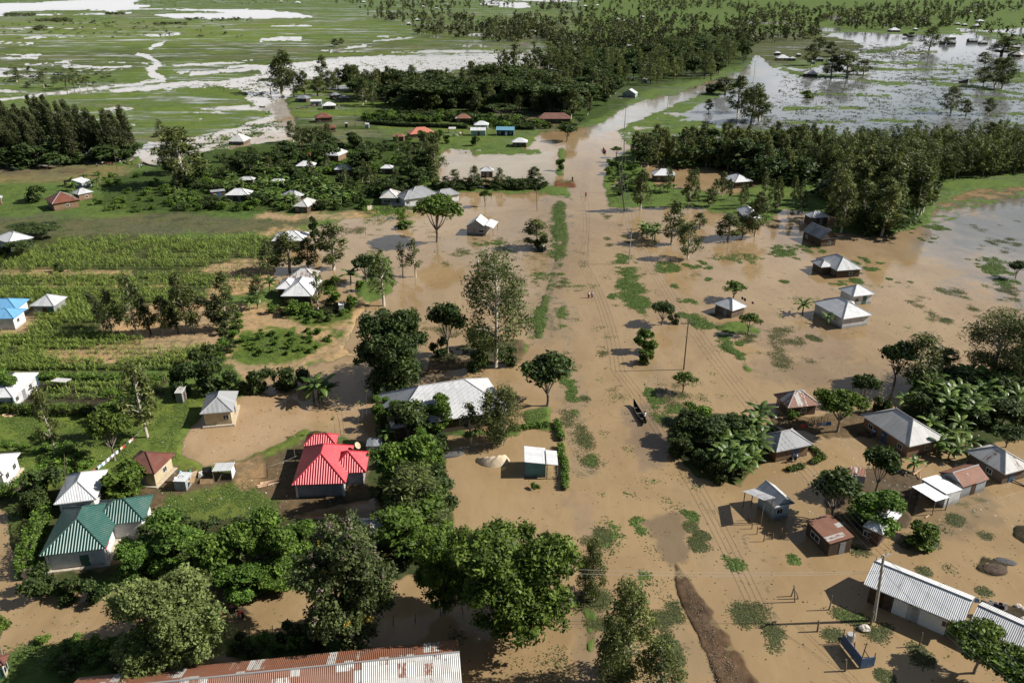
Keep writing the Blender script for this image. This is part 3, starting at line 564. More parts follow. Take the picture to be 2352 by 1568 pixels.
    if opens is None:
        opens = [('d', 'f', .08), ('w', 'f', -.27)] + ([('w', 'r', .05)] if near_ else [])
    for q in opens: opening(*q)
    for p in posts:
        m = MB(); m.tube([(p[0], p[1], -.4), (p[0], p[1], p[2] if len(p) > 2 else e - .1)], .07, 6); m.obj('post', M_POST, root)
    if trim:
        k = ov - .02
        for sx in (x0 + k, x1 - k):
            for sy in (y0 + k, y1 - k): m = MB(); m.box(sx, sy, (z - .12) / 2, .28, .28, z - .12); m.obj('corner_pillar', trim, root)
    if plinth:
        m = MB()
        for (xa, xb, ya, yb, _, _) in boxes: m.box((xa + xb) / 2, (ya + yb) / 2, (plinth + .17) / 2 - .15, xb - xa - .1 + .02 * len(m.f), yb - ya - .1 + .02 * len(m.f), plinth + .17 + .3 - .004 * len(m.f))
        m.obj('plinth', M_SILL, root)
    return root
H = house
hip = 'hip'
# -- lower left compound
g = H('house with dark green ribbed roof, white corner pillars and red wall emblems', [(0,3,350,430,945,360,1190,-70,hip), (0,3,800,142,1250,118,1375,-118,hip)], 'green', 'white', 3.0, ov=.55, pitch=.6, opens=[('e','r',-.28), ('e','r',.0,1), ('d','f',.12,0,1.0), ('w','r',-.05,1)], trim=M_TRIM, plinth=.25)
H('pale zinc roofed house tucked behind the green roofed house', [(0,2,480,1472,862,1425,1050,1150,hip)], 'white', 'white', 2.8, pitch=.6)
H('small house with brown rusted sheet roof behind a bright round bush', [(0,2,1060,1165,1385,1197,1467,1005,hip)], 'brown', 'cream', 2.7, pitch=.6, plinth=.2)
H('grey hip roofed house on the grass at the edge of the tan pool', [(0,2,1790,662,2085,638,2148,458,hip)], 'grey', 'cream', 2.7, pitch=.6, plinth=.15, opens=[('d','r',.1), ('w','f',.25)])
H('tiny tin latrine standing alone on the grass by dark bushes', [(0,2,1560,475,1628,475,1640,424,'mf')], 'old', 'grey', 2.2, 'latrine', 'latrine', .25, .12, opens=[('d','r',0,0,.6)])
H('white house with blue door posts cut by the left edge above the long hedge', [(0,2,-170,520,114,512,370,290,hip)], 'white', 'wsheet', 2.7, pitch=.5, opens=[('d','r',-.05), ('w','r',.2), ('w','r',-.3)], trim=M_DOOR)
H('small open lean-to with patchy tin roof beside the white house', [(0,2,450,376,585,385,605,342,'mbo')], 'old', 'wood', 1.8, 'open_shelter', 'shelter', .2, .1, opens=[])
H('brilliant white hip roofed house cut by the left edge below the hedge', [(0,2,-230,1225,28,1207,264,1002,hip)], 'white', 'white', 2.9, pitch=.55, plinth=.3, opens=[('w','r',.2), ('w','r',-.2)])
H('red roofed house with many hips beside the tan pool', [(1,2,320,1297,805,1280,880,944,hip), (1,2,425,945,716,936,731,843,hip), (1,2,650,1192,985,1180,1018,1000,hip)], 'red', 'sheet', 2.6, pitch=.72, ov=.5, opens=[('w','r',-.1,2), ('d','r',.3)], trim=M_TRIM)
H('long pale school-like hall with ribbed silver roof behind dark trees', [(1,2,1215,792,2270,622,2168,326,hip)], 'zinc', 'wood', 2.7, 'long_hall', 'building', pitch=.6, ov=.6, opens=[('d','f',-.1), ('w','f',-.3), ('w','f',.1), ('w','f',.3)])
H('low corrugated tin shed between the red roofed house and the trees', [(1,2,985,950,1118,948,1116,882,'mf')], 'dark', 'sheet', 1.7, 'tin_shed', 'shed', .2, .1, opens=[])
H('white roof half buried under the flowering dark tree', [(1,3,800,245,1095,262,1168,100,hip)], 'white', 'white', 2.5)
H('teal boarded kiosk with pale roof standing in the brown flood', [(2,2,112,1108,308,1108,318,964,'mr'), (2,2,309,1106,402,1118,401,990,'mro')], 'white', 'teal', 2.3, 'kiosk', 'kiosk', .22, .12, opens=[])
lr = H('very long rusted roof of the building along the bottom edge', [(1,3,-1800,1990,1850,1600,1810,1178,'gx')], 'rusty', 'clay', 3.0, 'long_hall', 'building', pitch=.45)
x0, x1, y0, y1, z_, _t = DIM[lr.name][0]; hh_ = (y1 - y0) / 2 * .45; m_ = MB()            # newer silver sheets on the near slope
def _ns(x, f): return (x, y0 + (y1 - y0) / 2 * f, z_ + hh_ * f + .035)
m_.face([_ns(x1 - 9.5, 0), _ns(x1, 0), _ns(x1, .97), _ns(x1 - 9.5, .97)], [(0, 0), (9.5, 0), (9.5, 6), (0, 6)]); m_.obj('silver_sheets', R['old'], lr)
H('small clay building with brown roof in the bottom left corner', [(0,3,-190,1440,40,1405,95,1300,hip)], 'brown', 'cream', 2.3)
# -- lower right compound
H('pale board house with grey and rust patched lean-to roof', [(2,2,2175,1335,2352,1500,2505,1430,'gx'), (2,2,2090,1345,2240,1520,2352,1500,'mlo')], 'zinc', 'pale', 2.4, pitch=.7, opens=[('w','r',-.1)])
H('tin kiosk with brown rust stripe on its roof', [(3,3,345,112,555,322,750,262,'mf')], 'rusty', 'wood', 2.0, 'kiosk', 'kiosk', .25, .2, opens=[('w','f',-.1,0,1.8), ('d','r',.1,0,.8)])
H('pale roof hidden under the leafy tree beside the round bush', [(3,3,850,160,1030,240,1272,85,hip)], 'white', 'brick', 2.3)
lb = H('long white tin building with a blue and brick front at lower right', [(3,3,858,680,1745,1055,1785,765,'gx')], 'white', 'brick', 2.6, 'long_hall', 'building', pitch=.5, ov=.6, opens=[('d','f',-.36,0,1.6,M_BROWN), ('d','f',-.25,0,1.4,M_BROWN), ('d','f',-.08,0,3.4,M_TRIM), ('d','f',.16,0,4.0,M_TRIM), ('w','f',.35)], posts=[])
H('lower ribbed tin annex at the end of the long white building', [(3,3,1800,1040,2380,1310,2420,1060,'gx')], 'zinc', 'sheet', 2.3, 'tin_annex', 'building', pitch=.45, opens=[('d','f',-.2)])
H('hip hut whose red and white streaked roof is half rusted in the flood', [(3,2,50,485,178,608,415,530,hip)], 'rusty', 'mud', 1.9, pitch=.7)
H('clay walled hut with grey ribbed roof beside the banana clump', [(3,2,-104,855,75,1003,380,915,hip)], 'grey', 'clay', 2.1, pitch=.65, opens=[('d','r',.1), ('w','f',.0)])
H('long clay house with weathered streaked roof below the banana grove', [(3,2,830,668,1265,955,1575,868,hip)], 'old', 'clay', 2.3, pitch=.62, opens=[('w','f',-.3), ('d','f',-.02,0,1.0), ('w','f',.3), ('w','r',.1)])
H('stained hip roofed brick house at the right edge', [(3,2,1765,990,2125,1203,2330,1110,hip)], 'old', 'brick', 2.0, pitch=.62, opens=[('d','r',-.1), ('w','f',.1)])
H('rust banded gable shed between the flat shed and the stained house', [(3,2,1530,1180,1750,1315,1955,1225,'gy')], 'rusty', 'sheet', 2.0, 'tin_shed', 'shed', pitch=.55, ov=.2, opens=[('d','r',.0,0,.8,M_BROWN)])
H('white flat roofed tin shed with dark open porch', [(3,2,1375,1252,1600,1388,1720,1322,'mb'), (3,2,1290,1318,1500,1452,1600,1388,'mbo')], 'white', 'wsheet', 2.1, 'tin_shed', 'shed', pitch=.12, ov=.12, opens=[('d','f',.0,0,1.2,M_BROWN)])
H('low tin roof peeping from behind the tall leafy tree', [(3,2,740,1205,880,1225,930,1170,'mf')], 'rusty', 'sheet', 1.9, 'tin_shed', 'shed', pitch=.3, ov=.1, opens=[])
# -- middle right, in the flood
H('low round-shouldered hut with pale pyramid roof among water weeds', [(2,1,1798,1192,1975,1262,2080,1208,hip)], 'white', 'brick', 1.9, pitch=.65, opens=[('d','f',.1)])
H('white hip roofed house with pale block walls beside a banana plant', [(3,1,398,1183,675,1335,908,1280,hip)], 'white', 'wsheet', 2.4, pitch=.55, opens=[])
H('plain white roof wedged behind the white block house', [(3,1,560,1190,780,1210,850,1188,hip)], 'white', 'wsheet', 2.1, pitch=.5, opens=[])
H('square white hip house behind the two white roofs', [(3,1,630,1062,765,1134,960,1108,hip)], 'white', 'wsheet', 2.3, pitch=.6, opens=[('w','r',-.25), ('d','r',.1)])
H('grey winged house with white gable hips among floating weeds', [(3,1,428,792,618,903,845,882,hip), (3,1,390,816,475,872,600,862,hip)], 'zinc', 'mud', 2.0, pitch=.6, opens=[('w','f',.25), ('w','r',.1), ('d','f',-.2)])
H('barn with blue and grey streaked roof under dark trees', [(3,1,305,544,480,622,612,600,'gx')], 'dark', 'mud', 2.2, 'barn', 'barn', pitch=.85, ov=.3)
H('white roof in deep shade behind the streaked barn', [(3,1,390,560,430,.8,-10,hip)], 'white', 'mud', 2.3)
H('white roof glimpsed between thin trees north of the banana stand', [(2,1,2010,345,2085,432,2210,400,hip)], 'white', 'mud', 2.4, pitch=.6)
H('wide white roof with two tiers in the flooded grove', [(2,1,1880,62,2000,112,2160,98,hip)], 'white', 'mud', 2.2, pitch=.5)
H('white hut roof at the near side of the flooded grove', [(2,1,1270,1475,50,.8,0,hip)], 'white', 'mud', 2.3)
# -- middle left farms
H('sky blue roofed house cut by the left edge', [(0,1,-160,1335,122,1330,246,1243,hip), (0,1,-200,1250,150,1240,250,1156,hip)], 'blue', 'white', 2.9, pitch=.45, opens=[('w','r',-.1), ('w','r',-.1,1)])
H('small grey roofed hut with white panels beside the blue roofed house', [(0,1,262,1218,482,1220,590,1136,hip)], 'zinc', 'grey', 2.5, pitch=.6, opens=[('d','f',.3,0,1.2), ('d','f',.05,0,1.0,M_BROWN)])
H('clay house with half white half rust roof near the far left', [(0,1,398,262,465,305,718,268,hip)], 'rust', 'clay', 2.6, pitch=.6)
H('small clay hut with grey roof just behind the rust roofed house', [(0,1,635,205,697,222,815,187,hip)], 'zinc', 'clay', 2.4, pitch=.6)
H('tiny tilted tin shed among bananas behind the clay hut', [(0,1,730,118,822,92,800,66,'mf')], 'white', 'sheet', 2.1, 'tin_shed', 'shed', pitch=.4, ov=.1, opens=[])
H('white roof cut by the left edge beside the trimmed dark bushes', [(0,1,-60,610,75,657,240,582,hip)], 'white', 'wsheet', 2.5, pitch=.5)
H('small brown latrine at the edge of the ploughed strip', [(0,1,565,610,100,.9,0,'mf')], 'rust', 'clay', 2.0, 'latrine', 'latrine', pitch=.3, ov=.1, opens=[])
H('clay wall corner at the far left edge of the farm', [(0,1,-120,15,265,.7,-12,hip)], 'zinc', 'clay', 2.4)
H('white pyramid roofed hut in front of the banana garden', [(0,1,2012,2225,226,.75,0,hip)], 'white', 'mud', 2.2)
H('dark flat roof left of the white banana garden hut', [(0,1,1890,2020,200,.5,-14,'mf')], 'grey', 'mud', 2.0, 'tin_shed', 'shed', pitch=.2)
H('grey roof left of the striped bananas in the village', [(0,1,2135,2270,90,.6,0,hip)], 'zinc', 'mud', 2.2)
H('grey hip roof behind the larger grey roof in the banana garden', [(1,1,232,215,330,246,410,212,hip)], 'zinc', 'mud', 2.3, pitch=.6)
H('stained grey hip roof at the edge of the banana garden', [(1,1,330,325,462,332,512,272,hip)], 'old', 'mud', 2.3, pitch=.6)
H('torn white roof sheets deep in the banana garden', [(1,1,130,245,100,.5,0,hip)], 'white', 'mud', 2.2)
H('pale zinc roofed hut with dark window left of the grey tiled house', [(1,1,1105,252,1268,252,1292,196,hip)], 'old', 'grey', 2.5, pitch=.6, opens=[('w','f',-.1,0,2.2)])
H('large grey tiled house with several hips at the edge of the flood', [(1,1,1372,262,1650,224,1700,156,hip), (1,1,1308,258,1420,255,1440,206,hip), (1,1,1600,228,1770,222,1772,184,hip)], 'tile', 'white', 2.7, pitch=.62, opens=[('w','f',-.3,1), ('d','r',.0,2)])
H('grey gabled shop standing alone in the brown flood', [(1,1,1880,507,2062,517,2078,462,'gy'), (1,1,2055,518,2130,518,2132,462,'mro')], 'white', 'sheet', 2.3, 'kiosk', 'shop', pitch=.7, ov=.25, opens=[('w','f',.25,0,1.5), ('d','f',-.1,0,.8)])
H('bright white roof behind the twin slender trees by the maize field', [(1,1,135,637,440,634,478,560,hip)], 'white', 'clay', 2.5, pitch=.45)
H('weathered white roof behind the pair of bright roofs', [(1,1,282,978,536,976,542,905,hip)], 'old', 'mud', 2.6, pitch=.6)
H('gleaming white hip roof with side wing by the sandy yard', [(1,1,220,1130,502,1130,580,986,hip), (1,1,172,1066,300,1062,395,982,hip)], 'white', 'mud', 2.6, pitch=.6, posts=[(-3.0, -3.0), (2.8, -3.0)], opens=[('d','f',0)])
H('small tin latrine half covered by a bright bush', [(1,1,740,790,1212,.9,-4,'mf')], 'white', 'sheet', 2.0, 'latrine', 'latrine', pitch=.25, ov=.1, opens=[])
# -- far village
def hut(c, r, xl, xr, ye, label, roof='white', wall='mud', ratio=.8, skew=0, typ=hip, e=2.3, name='village_house', cat='house', **kw):
    return H(label, [(c, r, xl, xr, ye, ratio, skew, typ)], roof, wall, e, name, cat, **kw)
hut(1,0,1380,1612,1205,'faded orange red roofed house behind round green bushes','orange','clay',.7,-14)
hut(1,0,1215,1330,1226,'small half rusted house beside the faded orange roof','rusty','clay',.7,0)
b = hut(1,0,2150,2314,1167,'navy walled house with light blue roof and white windows','teal','navy',.55,2,'gx',2.7,opens=[('w','f',-.3), ('d','f',.06,0,1.0,M_TRIM), ('w','f',.3)],trim=M_TRIM,ov=.3)
hut(1,0,1920,2060,1170,'pale blue shed with grey white roof on the village green','white','pale',.55,0,'gx',2.6,ov=.25,opens=[('d','f',.03,0,.9)])
hut(1,0,1950,2085,1122,'white hut roof just behind the pale blue shed','white','white',.8)
hut(1,0,1780,1926,1062,'hut with white and rust streaked roof and mud walls at the forest edge','rusty','mud',.8)
hut(1,0,530,690,1060,'mud hut with rust red roof near the white water','rust','mud',.8,-8,e=2.5)
hut(1,0,590,722,1150,'rust roof hidden by trees just below the mud hut','rust','clay',.7,-6)
hut(1,0,590,716,950,'white pyramid roofed mud hut beside a tin shed','white','mud',.8,-4)
hut(1,0,485,588,910,'tall tin shed with pale roof and zinc walls by the canoe','white','sheet',.5,-2,'gx',2.8,'tin_shed','shed',ov=.15)
hut(1,0,340,452,882,'dark low roofed hut at the water edge','dark','mud',.8,4)
hut(1,0,670,768,858,'blue grey roofed hut in the forest shade','dark','mud',.8,-6)
hut(1,0,750,838,882,'second blue grey roof right of its twin in the shade','dark','mud',.9,-4)
H('grey hip house with clay walls among village shrubs', [(1,0,600,1390,740,1398,822,1356,hip)], 'zinc', 'clay', 2.5, pitch=.6)
hut(1,0,350,516,1490,'white pyramid roof low among banana leaves','white','mud',.8)
hut(1,0,697,850,1520,'white roof behind a dense dark tree in the village','white','mud',.8)
hut(1,0,1112,1226,1510,'white roof peeping right of the dense dark tree','white','mud',.8)
hut(1,0,2003,2130,1536,'grey white hut standing in the flooded plot','zinc','mud',.8,0,hip,2.3)
H('lone straw pale hut roof sitting in the white flood', [(0,0,2035,1268,2185,1270,2245,1236,hip)], 'old', 'brick', 1.5, pitch=.75)
hut(1,0,795,820,1108,'narrow dark latrine behind the village shrubs','zinc','mud',.9,0,'mf',2.2,'latrine','latrine',ov=.08,opens=[])
hut(1,0,975,1010,1115,'narrow pale latrine near the reddish yard','zinc','sheet',.9,0,'mf',2.2,'latrine','latrine',ov=.08,opens=[])
hut(1,0,1725,1790,1156,'open wooden cattle shelter with pale roof on the village green','old','wood',.6,0,'mfo',2.1,'open_shelter','shelter',ov=.08,opens=[])
hut(1,0,460,485,1380,'tiny brown latrine above the banana leaves','rust','clay',.9,0,'mf',2.1,'latrine','latrine',ov=.08,opens=[])
hut(0,0,-60,100,1350,'red roof cut by the left edge under the tall grove','orange','clay',.8)
hut(2,0,228,532,1066,'long rust red roofed barn beside the drowned road','rust','wood',.42,0,hip,2.6,'barn','barn',pitch=.7)
hut(2,0,-5,136,1276,'rounded white roofed hut at the edge of the flooded plot','white','mud',.85,2,hip,2.1)
hut(2,0,985,1108,836,'grey gabled house at the drowned road bend','zinc','sheet',.8,6,'gy',2.4,ov=.25)
hut(2,0,1165,1218,712,'grey roof near the road under slender trees','zinc','sheet',.8)
hut(2,0,1035,1100,700,'blue grey roof left of the slender roadside trees','dark','mud',.8)
hut(2,0,795,870,650,'white roof sunk in the dark forest','white','mud',.8)
hut(2,0,390,482,352,'white walled house with white hip roof in a flooded clearing','white','white',.85)
hut(2,0,485,538,338,'small pale house right of the white walled house','zinc','white',.8)
hut(2,0,530,580,316,'small rust roof behind the banana garden in the forest','rust','clay',.8)
hut(2,0,345,390,310,'white roof left of the white walled house','white','white',.8)
hut(2,0,145,218,284,'white hut with dark walls left of the clearing','white','mud',.8)
hut(2,0,78,138,274,'pale house with white wall at the field edge','white','white',.8)
hut(2,0,1180,1242,588,'white roofed house among bananas by the road','white','white',.9)
hut(2,0,1255,1300,592,'cream roof just right of the banana garden house','old','cream',.8)
hut(2,0,1140,1216,512,'white roof hidden above the banana garden','white','mud',.7)
hut(2,0,1030,1090,410,'white roof in the middle of the dense forest','white','mud',.7)
hut(2,0,1020,1085,545,'white roof left of the banana garden','white','mud',.7)
hut(2,0,925,975,176,'pale house roof far in the wood','white','mud',.8); hut(2,0,990,1020,186,'white wall and roof beside the far pale roof','white','white',1.0)
hut(2,0,1145,1192,152,'white roof before the far tree rows','white','mud',.8)
hut(2,0,188,230,176,'pale roof in the far wood left of the clearing','white','mud',.8)
hut(2,0,210,252,34,'pale roof beyond the far pond','old','mud',.8); hut(2,0,640,676,54,'white far roof on the plain, left of two','white','mud',.8); hut(2,0,750,785,50,'white far roof on the plain, right of two','white','mud',.8)
hut(1,0,1425,1466,178,'white roof standing clear of the far forest edge','white','mud',.8); hut(1,0,1345,1386,212,'white wide roof at the far forest edge','white','mud',.8)
hut(1,0,205,240,16,'tiny pale roof on the far left plain','old','mud',.8); hut(1,0,345,392,24,'white house before the far left wood','white','white',.8)
hut(1,0,945,980,18,'pale roof within the far left wood','white','mud',.8); hut(1,0,1685,1720,42,'white roof by the far pond edge','white','mud',.8)
hut(1,0,1470,1512,60,'dark hut with pale roof on the far strip','old','mud',.8); hut(1,0,1598,1632,76,'brown hut on the far green strip','old','mud',.8)
hut(3,0,85,202,522,'cream walled house with white hip roof on the lake mound','white','cream',.8)
hut(3,0,198,256,524,'grey roofed annex beside the cream walled house','zinc','mud',.8)
hut(3,0,310,442,660,'pale hut standing in the lake below the mound','old','mud',.85,6,hip,1.8)
hut(3,0,425,505,530,'dark roof under trees on the lake mound','dark','mud',.8); hut(3,0,390,432,552,'small white roof before the dark lake mound roof','white','white',.8)
hut(3,0,62,120,476,'white roof behind the cream walled house','white','mud',.7); hut(3,0,258,302,490,'pale roof behind the mound trees','old','mud',.8)
hut(3,0,1100,1192,272,'white roof behind the lake side hedge','white','mud',.8); hut(3,0,788,836,188,'pale far roof before the dense right wood','white','mud',.8)
hut(3,0,1612,1692,336,'white roof on the lake beside leaning trees','white','mud',.8,0,hip,1.7); hut(3,0,1550,1600,384,'dark half sunk shack, left one in the lake','dark','wood',.8,0,'gx',1.8); hut(3,0,1622,1692,384,'dark half sunk shack, right one in the lake','dark','wood',.8,0,'gx',1.8)
hut(3,0,1808,1888,366,'dark hut standing alone on the shining lake','dark','mud',.8,0,'gx',1.8); hut(3,0,1905,1978,382,'thatch grey hut on the lake near the far road','grey','mud',.8,0,hip,1.6)
hut(3,0,2142,2272,486,'broad pale roof at the right edge of the lake','old','mud',.7,8,hip,1.9); hut(3,0,2195,2270,420,'pale roof behind the broad lake roof','old','mud',.7)
hut(3,0,1880,1945,192,'white roof on the far right bank, upper one','white','mud',.8); hut(3,0,1858,1922,232,'white roof on the far right bank, lower one','white','mud',.8)
hut(3,0,1748,1792,222,'dark hut roof at the far right water','zinc','mud',.8); hut(3,0,1685,1728,214,'pale hut roof with rust edge at the far right water','old','clay',.8)
hut(3,0,1868,1915,52,'cream roof in the far right wood','white','cream',.7); hut(3,0,1795,1835,110,'pale roof at the far field corner','white','mud',.7)
hut(3,0,148,202,168,'grey hut roof in the far marsh','old','mud',.8); hut(3,0,1035,1075,222,'white roof in the hedge line across the lake','white','mud',.8); hut(3,0,1310,1350,262,'white roof behind lake bank bushes','white','mud',.8)
hut(3,0,1722,1800,728,'dark wrecked shack on the grass spit in the lake','dark','wood',.4,0,'ml',1.3,'shack','shack',opens=[])
# ------------------------------------------------------------------ plants
def leaf_mat(name, dark, light, trans=.25, rough=.6):
    k = NT(name); lv = k.n('Attribute', attribute_name='lv').outputs['Fac']; r = k.n('ObjectInfo').outputs['Random']
    dark = tuple(x * .85 for x in dark); light = tuple(min(.8, x * 1.45) for x in light); trans *= .8
    c = k.mix(k.math('POWER', lv, 1.25), dark, light); c = k.mix(k.math('MULTIPLY', r, .45), c, k.vmul(c, (1.25, .95, .8))); c = k.mix(k.step(r, .6, 1, 0, .35), c, k.vmul(c, (.6, .68, .65)))
    k.base(c, rough, .25)
    tr = k.n('BsdfTranslucent', {'Color': k.vmul(c, (1.0, 1.15, .5))}); mx = k.n('MixShader', {0: trans, 1: k.b.outputs[0], 2: tr}); k.t.links.new(mx.outputs[0], k.out.inputs[0])
    return k.m
L = dict(
 euc=leaf_mat('eucalyptus_leaves', (.040, .060, .018), (.115, .140, .042)), eucy=leaf_mat('pale_eucalyptus_leaves', (.060, .085, .022), (.18, .20, .060)),
 dark=leaf_mat('dark_broad_leaves', (.022, .042, .012), (.065, .100, .026)), mango=leaf_mat('mango_leaves', (.030, .058, .010), (.110, .168, .026)),
 lush=leaf_mat('bright_feathery_leaves', (.040, .085, .014), (.125, .215, .034)), grey=leaf_mat('grey_green_leaves', (.072, .110, .034), (.180, .240, .080)),
 cas=leaf_mat('casuarina_needles', (.028, .040, .016), (.075, .090, .034)), flower=leaf_mat('dull_pod_leaves', (.035, .055, .018), (.110, .135, .045)),
 ban=leaf_mat('banana_leaf', (.040, .085, .018), (.115, .175, .042), .3, .4), maize=leaf_mat('maize_leaf', (.050, .105, .020), (.165, .235, .050), .3), hya=leaf_mat('water_weed_leaf', (.040, .075, .016), (.105, .160, .034), .2, .5),
 dullw=leaf_mat('drowned_grass', (.030, .042, .016), (.090, .110, .035), .1), grass=leaf_mat('scrub_leaf', (.045, .085, .018), (.130, .190, .045), .2), reed=leaf_mat('reeds', (.030, .045, .016), (.070, .085, .030), .1),
 yellow=leaf_mat('yellow_blossom', (.45, .30, .04), (.62, .45, .10), .2), pods=leaf_mat('dry_pods', (.12, .09, .075), (.22, .17, .14), .1),
)
M_BARK = plain('grey_bark', (.20, .165, .13), .95, .35, 4); M_PALEBARK = plain('pale_bark', (.42, .37, .30), .9, .3, 4); M_DBARK = plain('dark_bark', (.085, .065, .05), .95, .3, 4)
def unit(v): return v / np.maximum(np.linalg.norm(v, axis=-1, keepdims=True), 1e-6)
def leaf_cloud(rg, cen, rad, per, size, aspect=2.0, up=.6, out=.7, droop=0.0, shell=.45, rand=.7):
    cen = np.asarray(cen, float); n = len(cen); rad = np.asarray(rad, float)
    if rad.ndim == 1: rad = np.repeat(rad[:, None], 3, 1)
    d = unit(rg.normal(size=(n, per, 3))); r = rg.random((n, per, 1)) ** shell
    p = cen[:, None] + d * r * rad[:, None]
    nm = unit(d * out + np.array([0, 0, up]) + rg.normal(size=d.shape) * rand)
    t = rg.normal(size=d.shape); t[..., 2] -= droop; t = unit(t - nm * (t * nm).sum(-1, keepdims=True)); b = np.cross(nm, t)
    s = size * (.45 + 1.15 * rg.random((n, per, 1)) ** 1.6)
    v = np.stack([p - t * s, p + b * s / aspect, p + t * s, p - b * s / aspect], 2).reshape(-1, 3)
    lv = np.clip(rg.random((n, 1)) * .55 + rg.random((n, per)) * .55 - .05, 0, 1); lv = np.repeat(lv.reshape(-1), 4)
    return v, lv
def quads(nv): return np.arange(nv).reshape(-1, 4)
def crown_mesh(name, parts, mats):
    v = np.concatenate([p[0] for p in parts]); lv = np.concatenate([p[1] for p in parts]); me = np_mesh(name, v, quads(len(v)), mats, {'lv': lv})
    if len(parts) > 1: me.polygons.foreach_set('material_index', np.concatenate([np.full(len(p[0]) // 4, i) for i, p in enumerate(parts)]))
    return me
PROTO = {}
def proto(key, name, leaf, bark, H, W, trunk, parts, mats=None):
    PROTO.setdefault(key, []).append((name, trunk.mesh('trunk', bark, True), crown_mesh('crown', parts, mats or L[leaf]), H, W))
def euc(key, seed, H, W, leaf='euc', bark=None, n=42, per=60, size=.30, low=.22, dense=1.0, shear=(0, 0), name='eucalyptus_tree', conic=.55):
    rg = np.random.default_rng(seed); tb = MB(); R_ = W / 2
    ax = lambda t: np.array([shear[0] * H * t * t + .25 * math.sin(2.4 * t + seed), shear[1] * H * t * t + .25 * math.sin(3.1 * t + 2 * seed), H * t * .98])
    tb.tube([ax(t) - (np.array([0, 0, .6]) if t == 0 else 0) for t in np.linspace(0, 1, 7)], list(np.linspace(.017 * H, .003 * H, 7)), 6)
    cen, rad = [], []
    for i in range(n):
        t = low + (1 - low) * ((i + rg.random()) / n); prof = min(1, (t - low) / .22 + .25) * (1 - t) ** conic + .10
        a = rg.random() * 6.283; r = R_ * prof * (.35 + .75 * rg.random() ** .6); c = ax(t) + np.array([r * math.cos(a), r * math.sin(a), -.1 * r])
        cen.append(c); q = R_ * (.26 + .2 * rg.random()); rad.append((q, q, q * 1.25))
        if i % 2 == 0: tb.tube([ax(max(.05, t - .10)), (ax(t - .03) + c) / 2, c], [.006 * H, .004 * H, .0015 * H], 4)
    proto(key, name, leaf, bark or M_PALEBARK, H, W, tb, [leaf_cloud(rg, cen, rad, per, size, 3.2, .35, .6, .9)])
def broad(key, seed, H, W, leaf, bark=None, lobes=9, ncl=16, per=60, size=.26, aspect=1.8, base=.28, flat=.75, name='broadleaf_tree', clr=.20, layered=0.0, extra=None, out=.55, up=.55, droop=0, full=False):
    rg = np.random.default_rng(seed); tb = MB(); R_ = W / 2; cen, rad = [], []
    zc = H * (base + 1) / 2; rz = H * (1 - base) / 2; fork = np.array([0, 0, H * base * .75])
    tb.tube([(0, 0, -.6), (.1, 0, H * base * .4), tuple(fork)], [.032 * H, .024 * H, .02 * H], 7)
    for l in range(lobes):
        a = 2 * math.pi * (l + rg.random() * .6) / lobes * 2.4; rr = R_ * (.62 * math.sqrt((l + .3) / lobes)) ; zz = zc + rz * ((.42 if l % 3 else .62) - .9 * (rr / R_) ** 1.5 * rg.random() - .25 * rg.random())
        if full: zf = ((l * .618) % 1) * 1.42 - .78; rr = R_ * .64 * math.sqrt(max(.05, 1 - zf * zf)) * (.55 + .45 * rg.random()); zz = zc + rz * zf
        lc = np.array([rr * math.cos(a), rr * math.sin(a), zz]); lr = R_ * (.24 + .30 * rg.random())
        tb.tube([fork, (fork * .5 + lc * .5) + np.array([0, 0, -.05 * H]), lc], [.015 * H, .010 * H, .004 * H], 5)
        for c in range(ncl):
            d = unit(rg.normal(size=3)); d[2] = abs(d[2]) * .9 - .25
            p = lc + d * lr * np.array([1, 1, flat]) * (.65 + .4 * rg.random()); q = W * clr * (.45 + .45 * rg.random())
            if full and p[2] < .25: p[2] = .25 + .6 * rg.random()
            if p[2] < H * base * .55: p[2] = H * base * (.6 + .4 * rg.random())
            cen.append(p); rad.append((q, q, q * (.75 - .45 * layered)))
    parts = [leaf_cloud(rg, cen, rad, per, size, aspect, up, out, droop)]; mats = [L[leaf]]
    if extra:
        for lf, frac, ps in extra:
            pick = rg.choice(len(cen), max(2, int(len(cen) * frac)), replace=False); cc = np.array(cen)[pick]; cc[:, 2] += np.array(rad)[pick, 2] * .7
            parts.append(leaf_cloud(rg, cc, np.array(rad)[pick] * .45, ps, size * .8, 1.6, .8, .7)); mats.append(L[lf])
    proto(key, name, leaf, bark or M_BARK, H, W, tb, parts, mats)
def acacia(key, seed, H, W):
    rg = np.random.default_rng(seed); tb = MB(); cen, rad = [], []; f = np.array([.2, 0, H * .5])
    tb.tube([(0, 0, -.5), (.15, .1, H * .3), tuple(f)], [.03 * H, .024 * H, .02 * H], 6)
    for i in range(22):
        a = rg.random() * 6.283; r = W / 2 * math.sqrt(rg.random()); p = np.array([r * math.cos(a), r * math.sin(a), H * (.9 - .16 * (2 * r / W) ** 2 + .06 * rg.random())])
        tb.tube([f, f * .5 + p * .5 + np.array([0, 0, -.06 * H]), p], [.012 * H, .008 * H, .003 * H], 4); cen.append(p); rad.append((W * .15, W * .15, H * .06))
    proto(key, 'umbrella_tree', 'dark', M_DBARK, H, W, tb, [leaf_cloud(rg, cen, rad, 45, .28, 1.8, 1.0, .4)])
for s in range(4): euc('euc', 20 + s, 13.0, 4.6 + .5 * (s % 3), n=40, per=46, size=.36, conic=.45 + .15 * (s % 2))
for s in range(2): euc('eucy', 30 + s, 13.0, 4.4, 'eucy', n=38, per=46, size=.36)
for s in range(2): euc('euclite', 40 + s, 11.0, 3.6, 'euc', n=26, per=30, size=.30, low=.3)
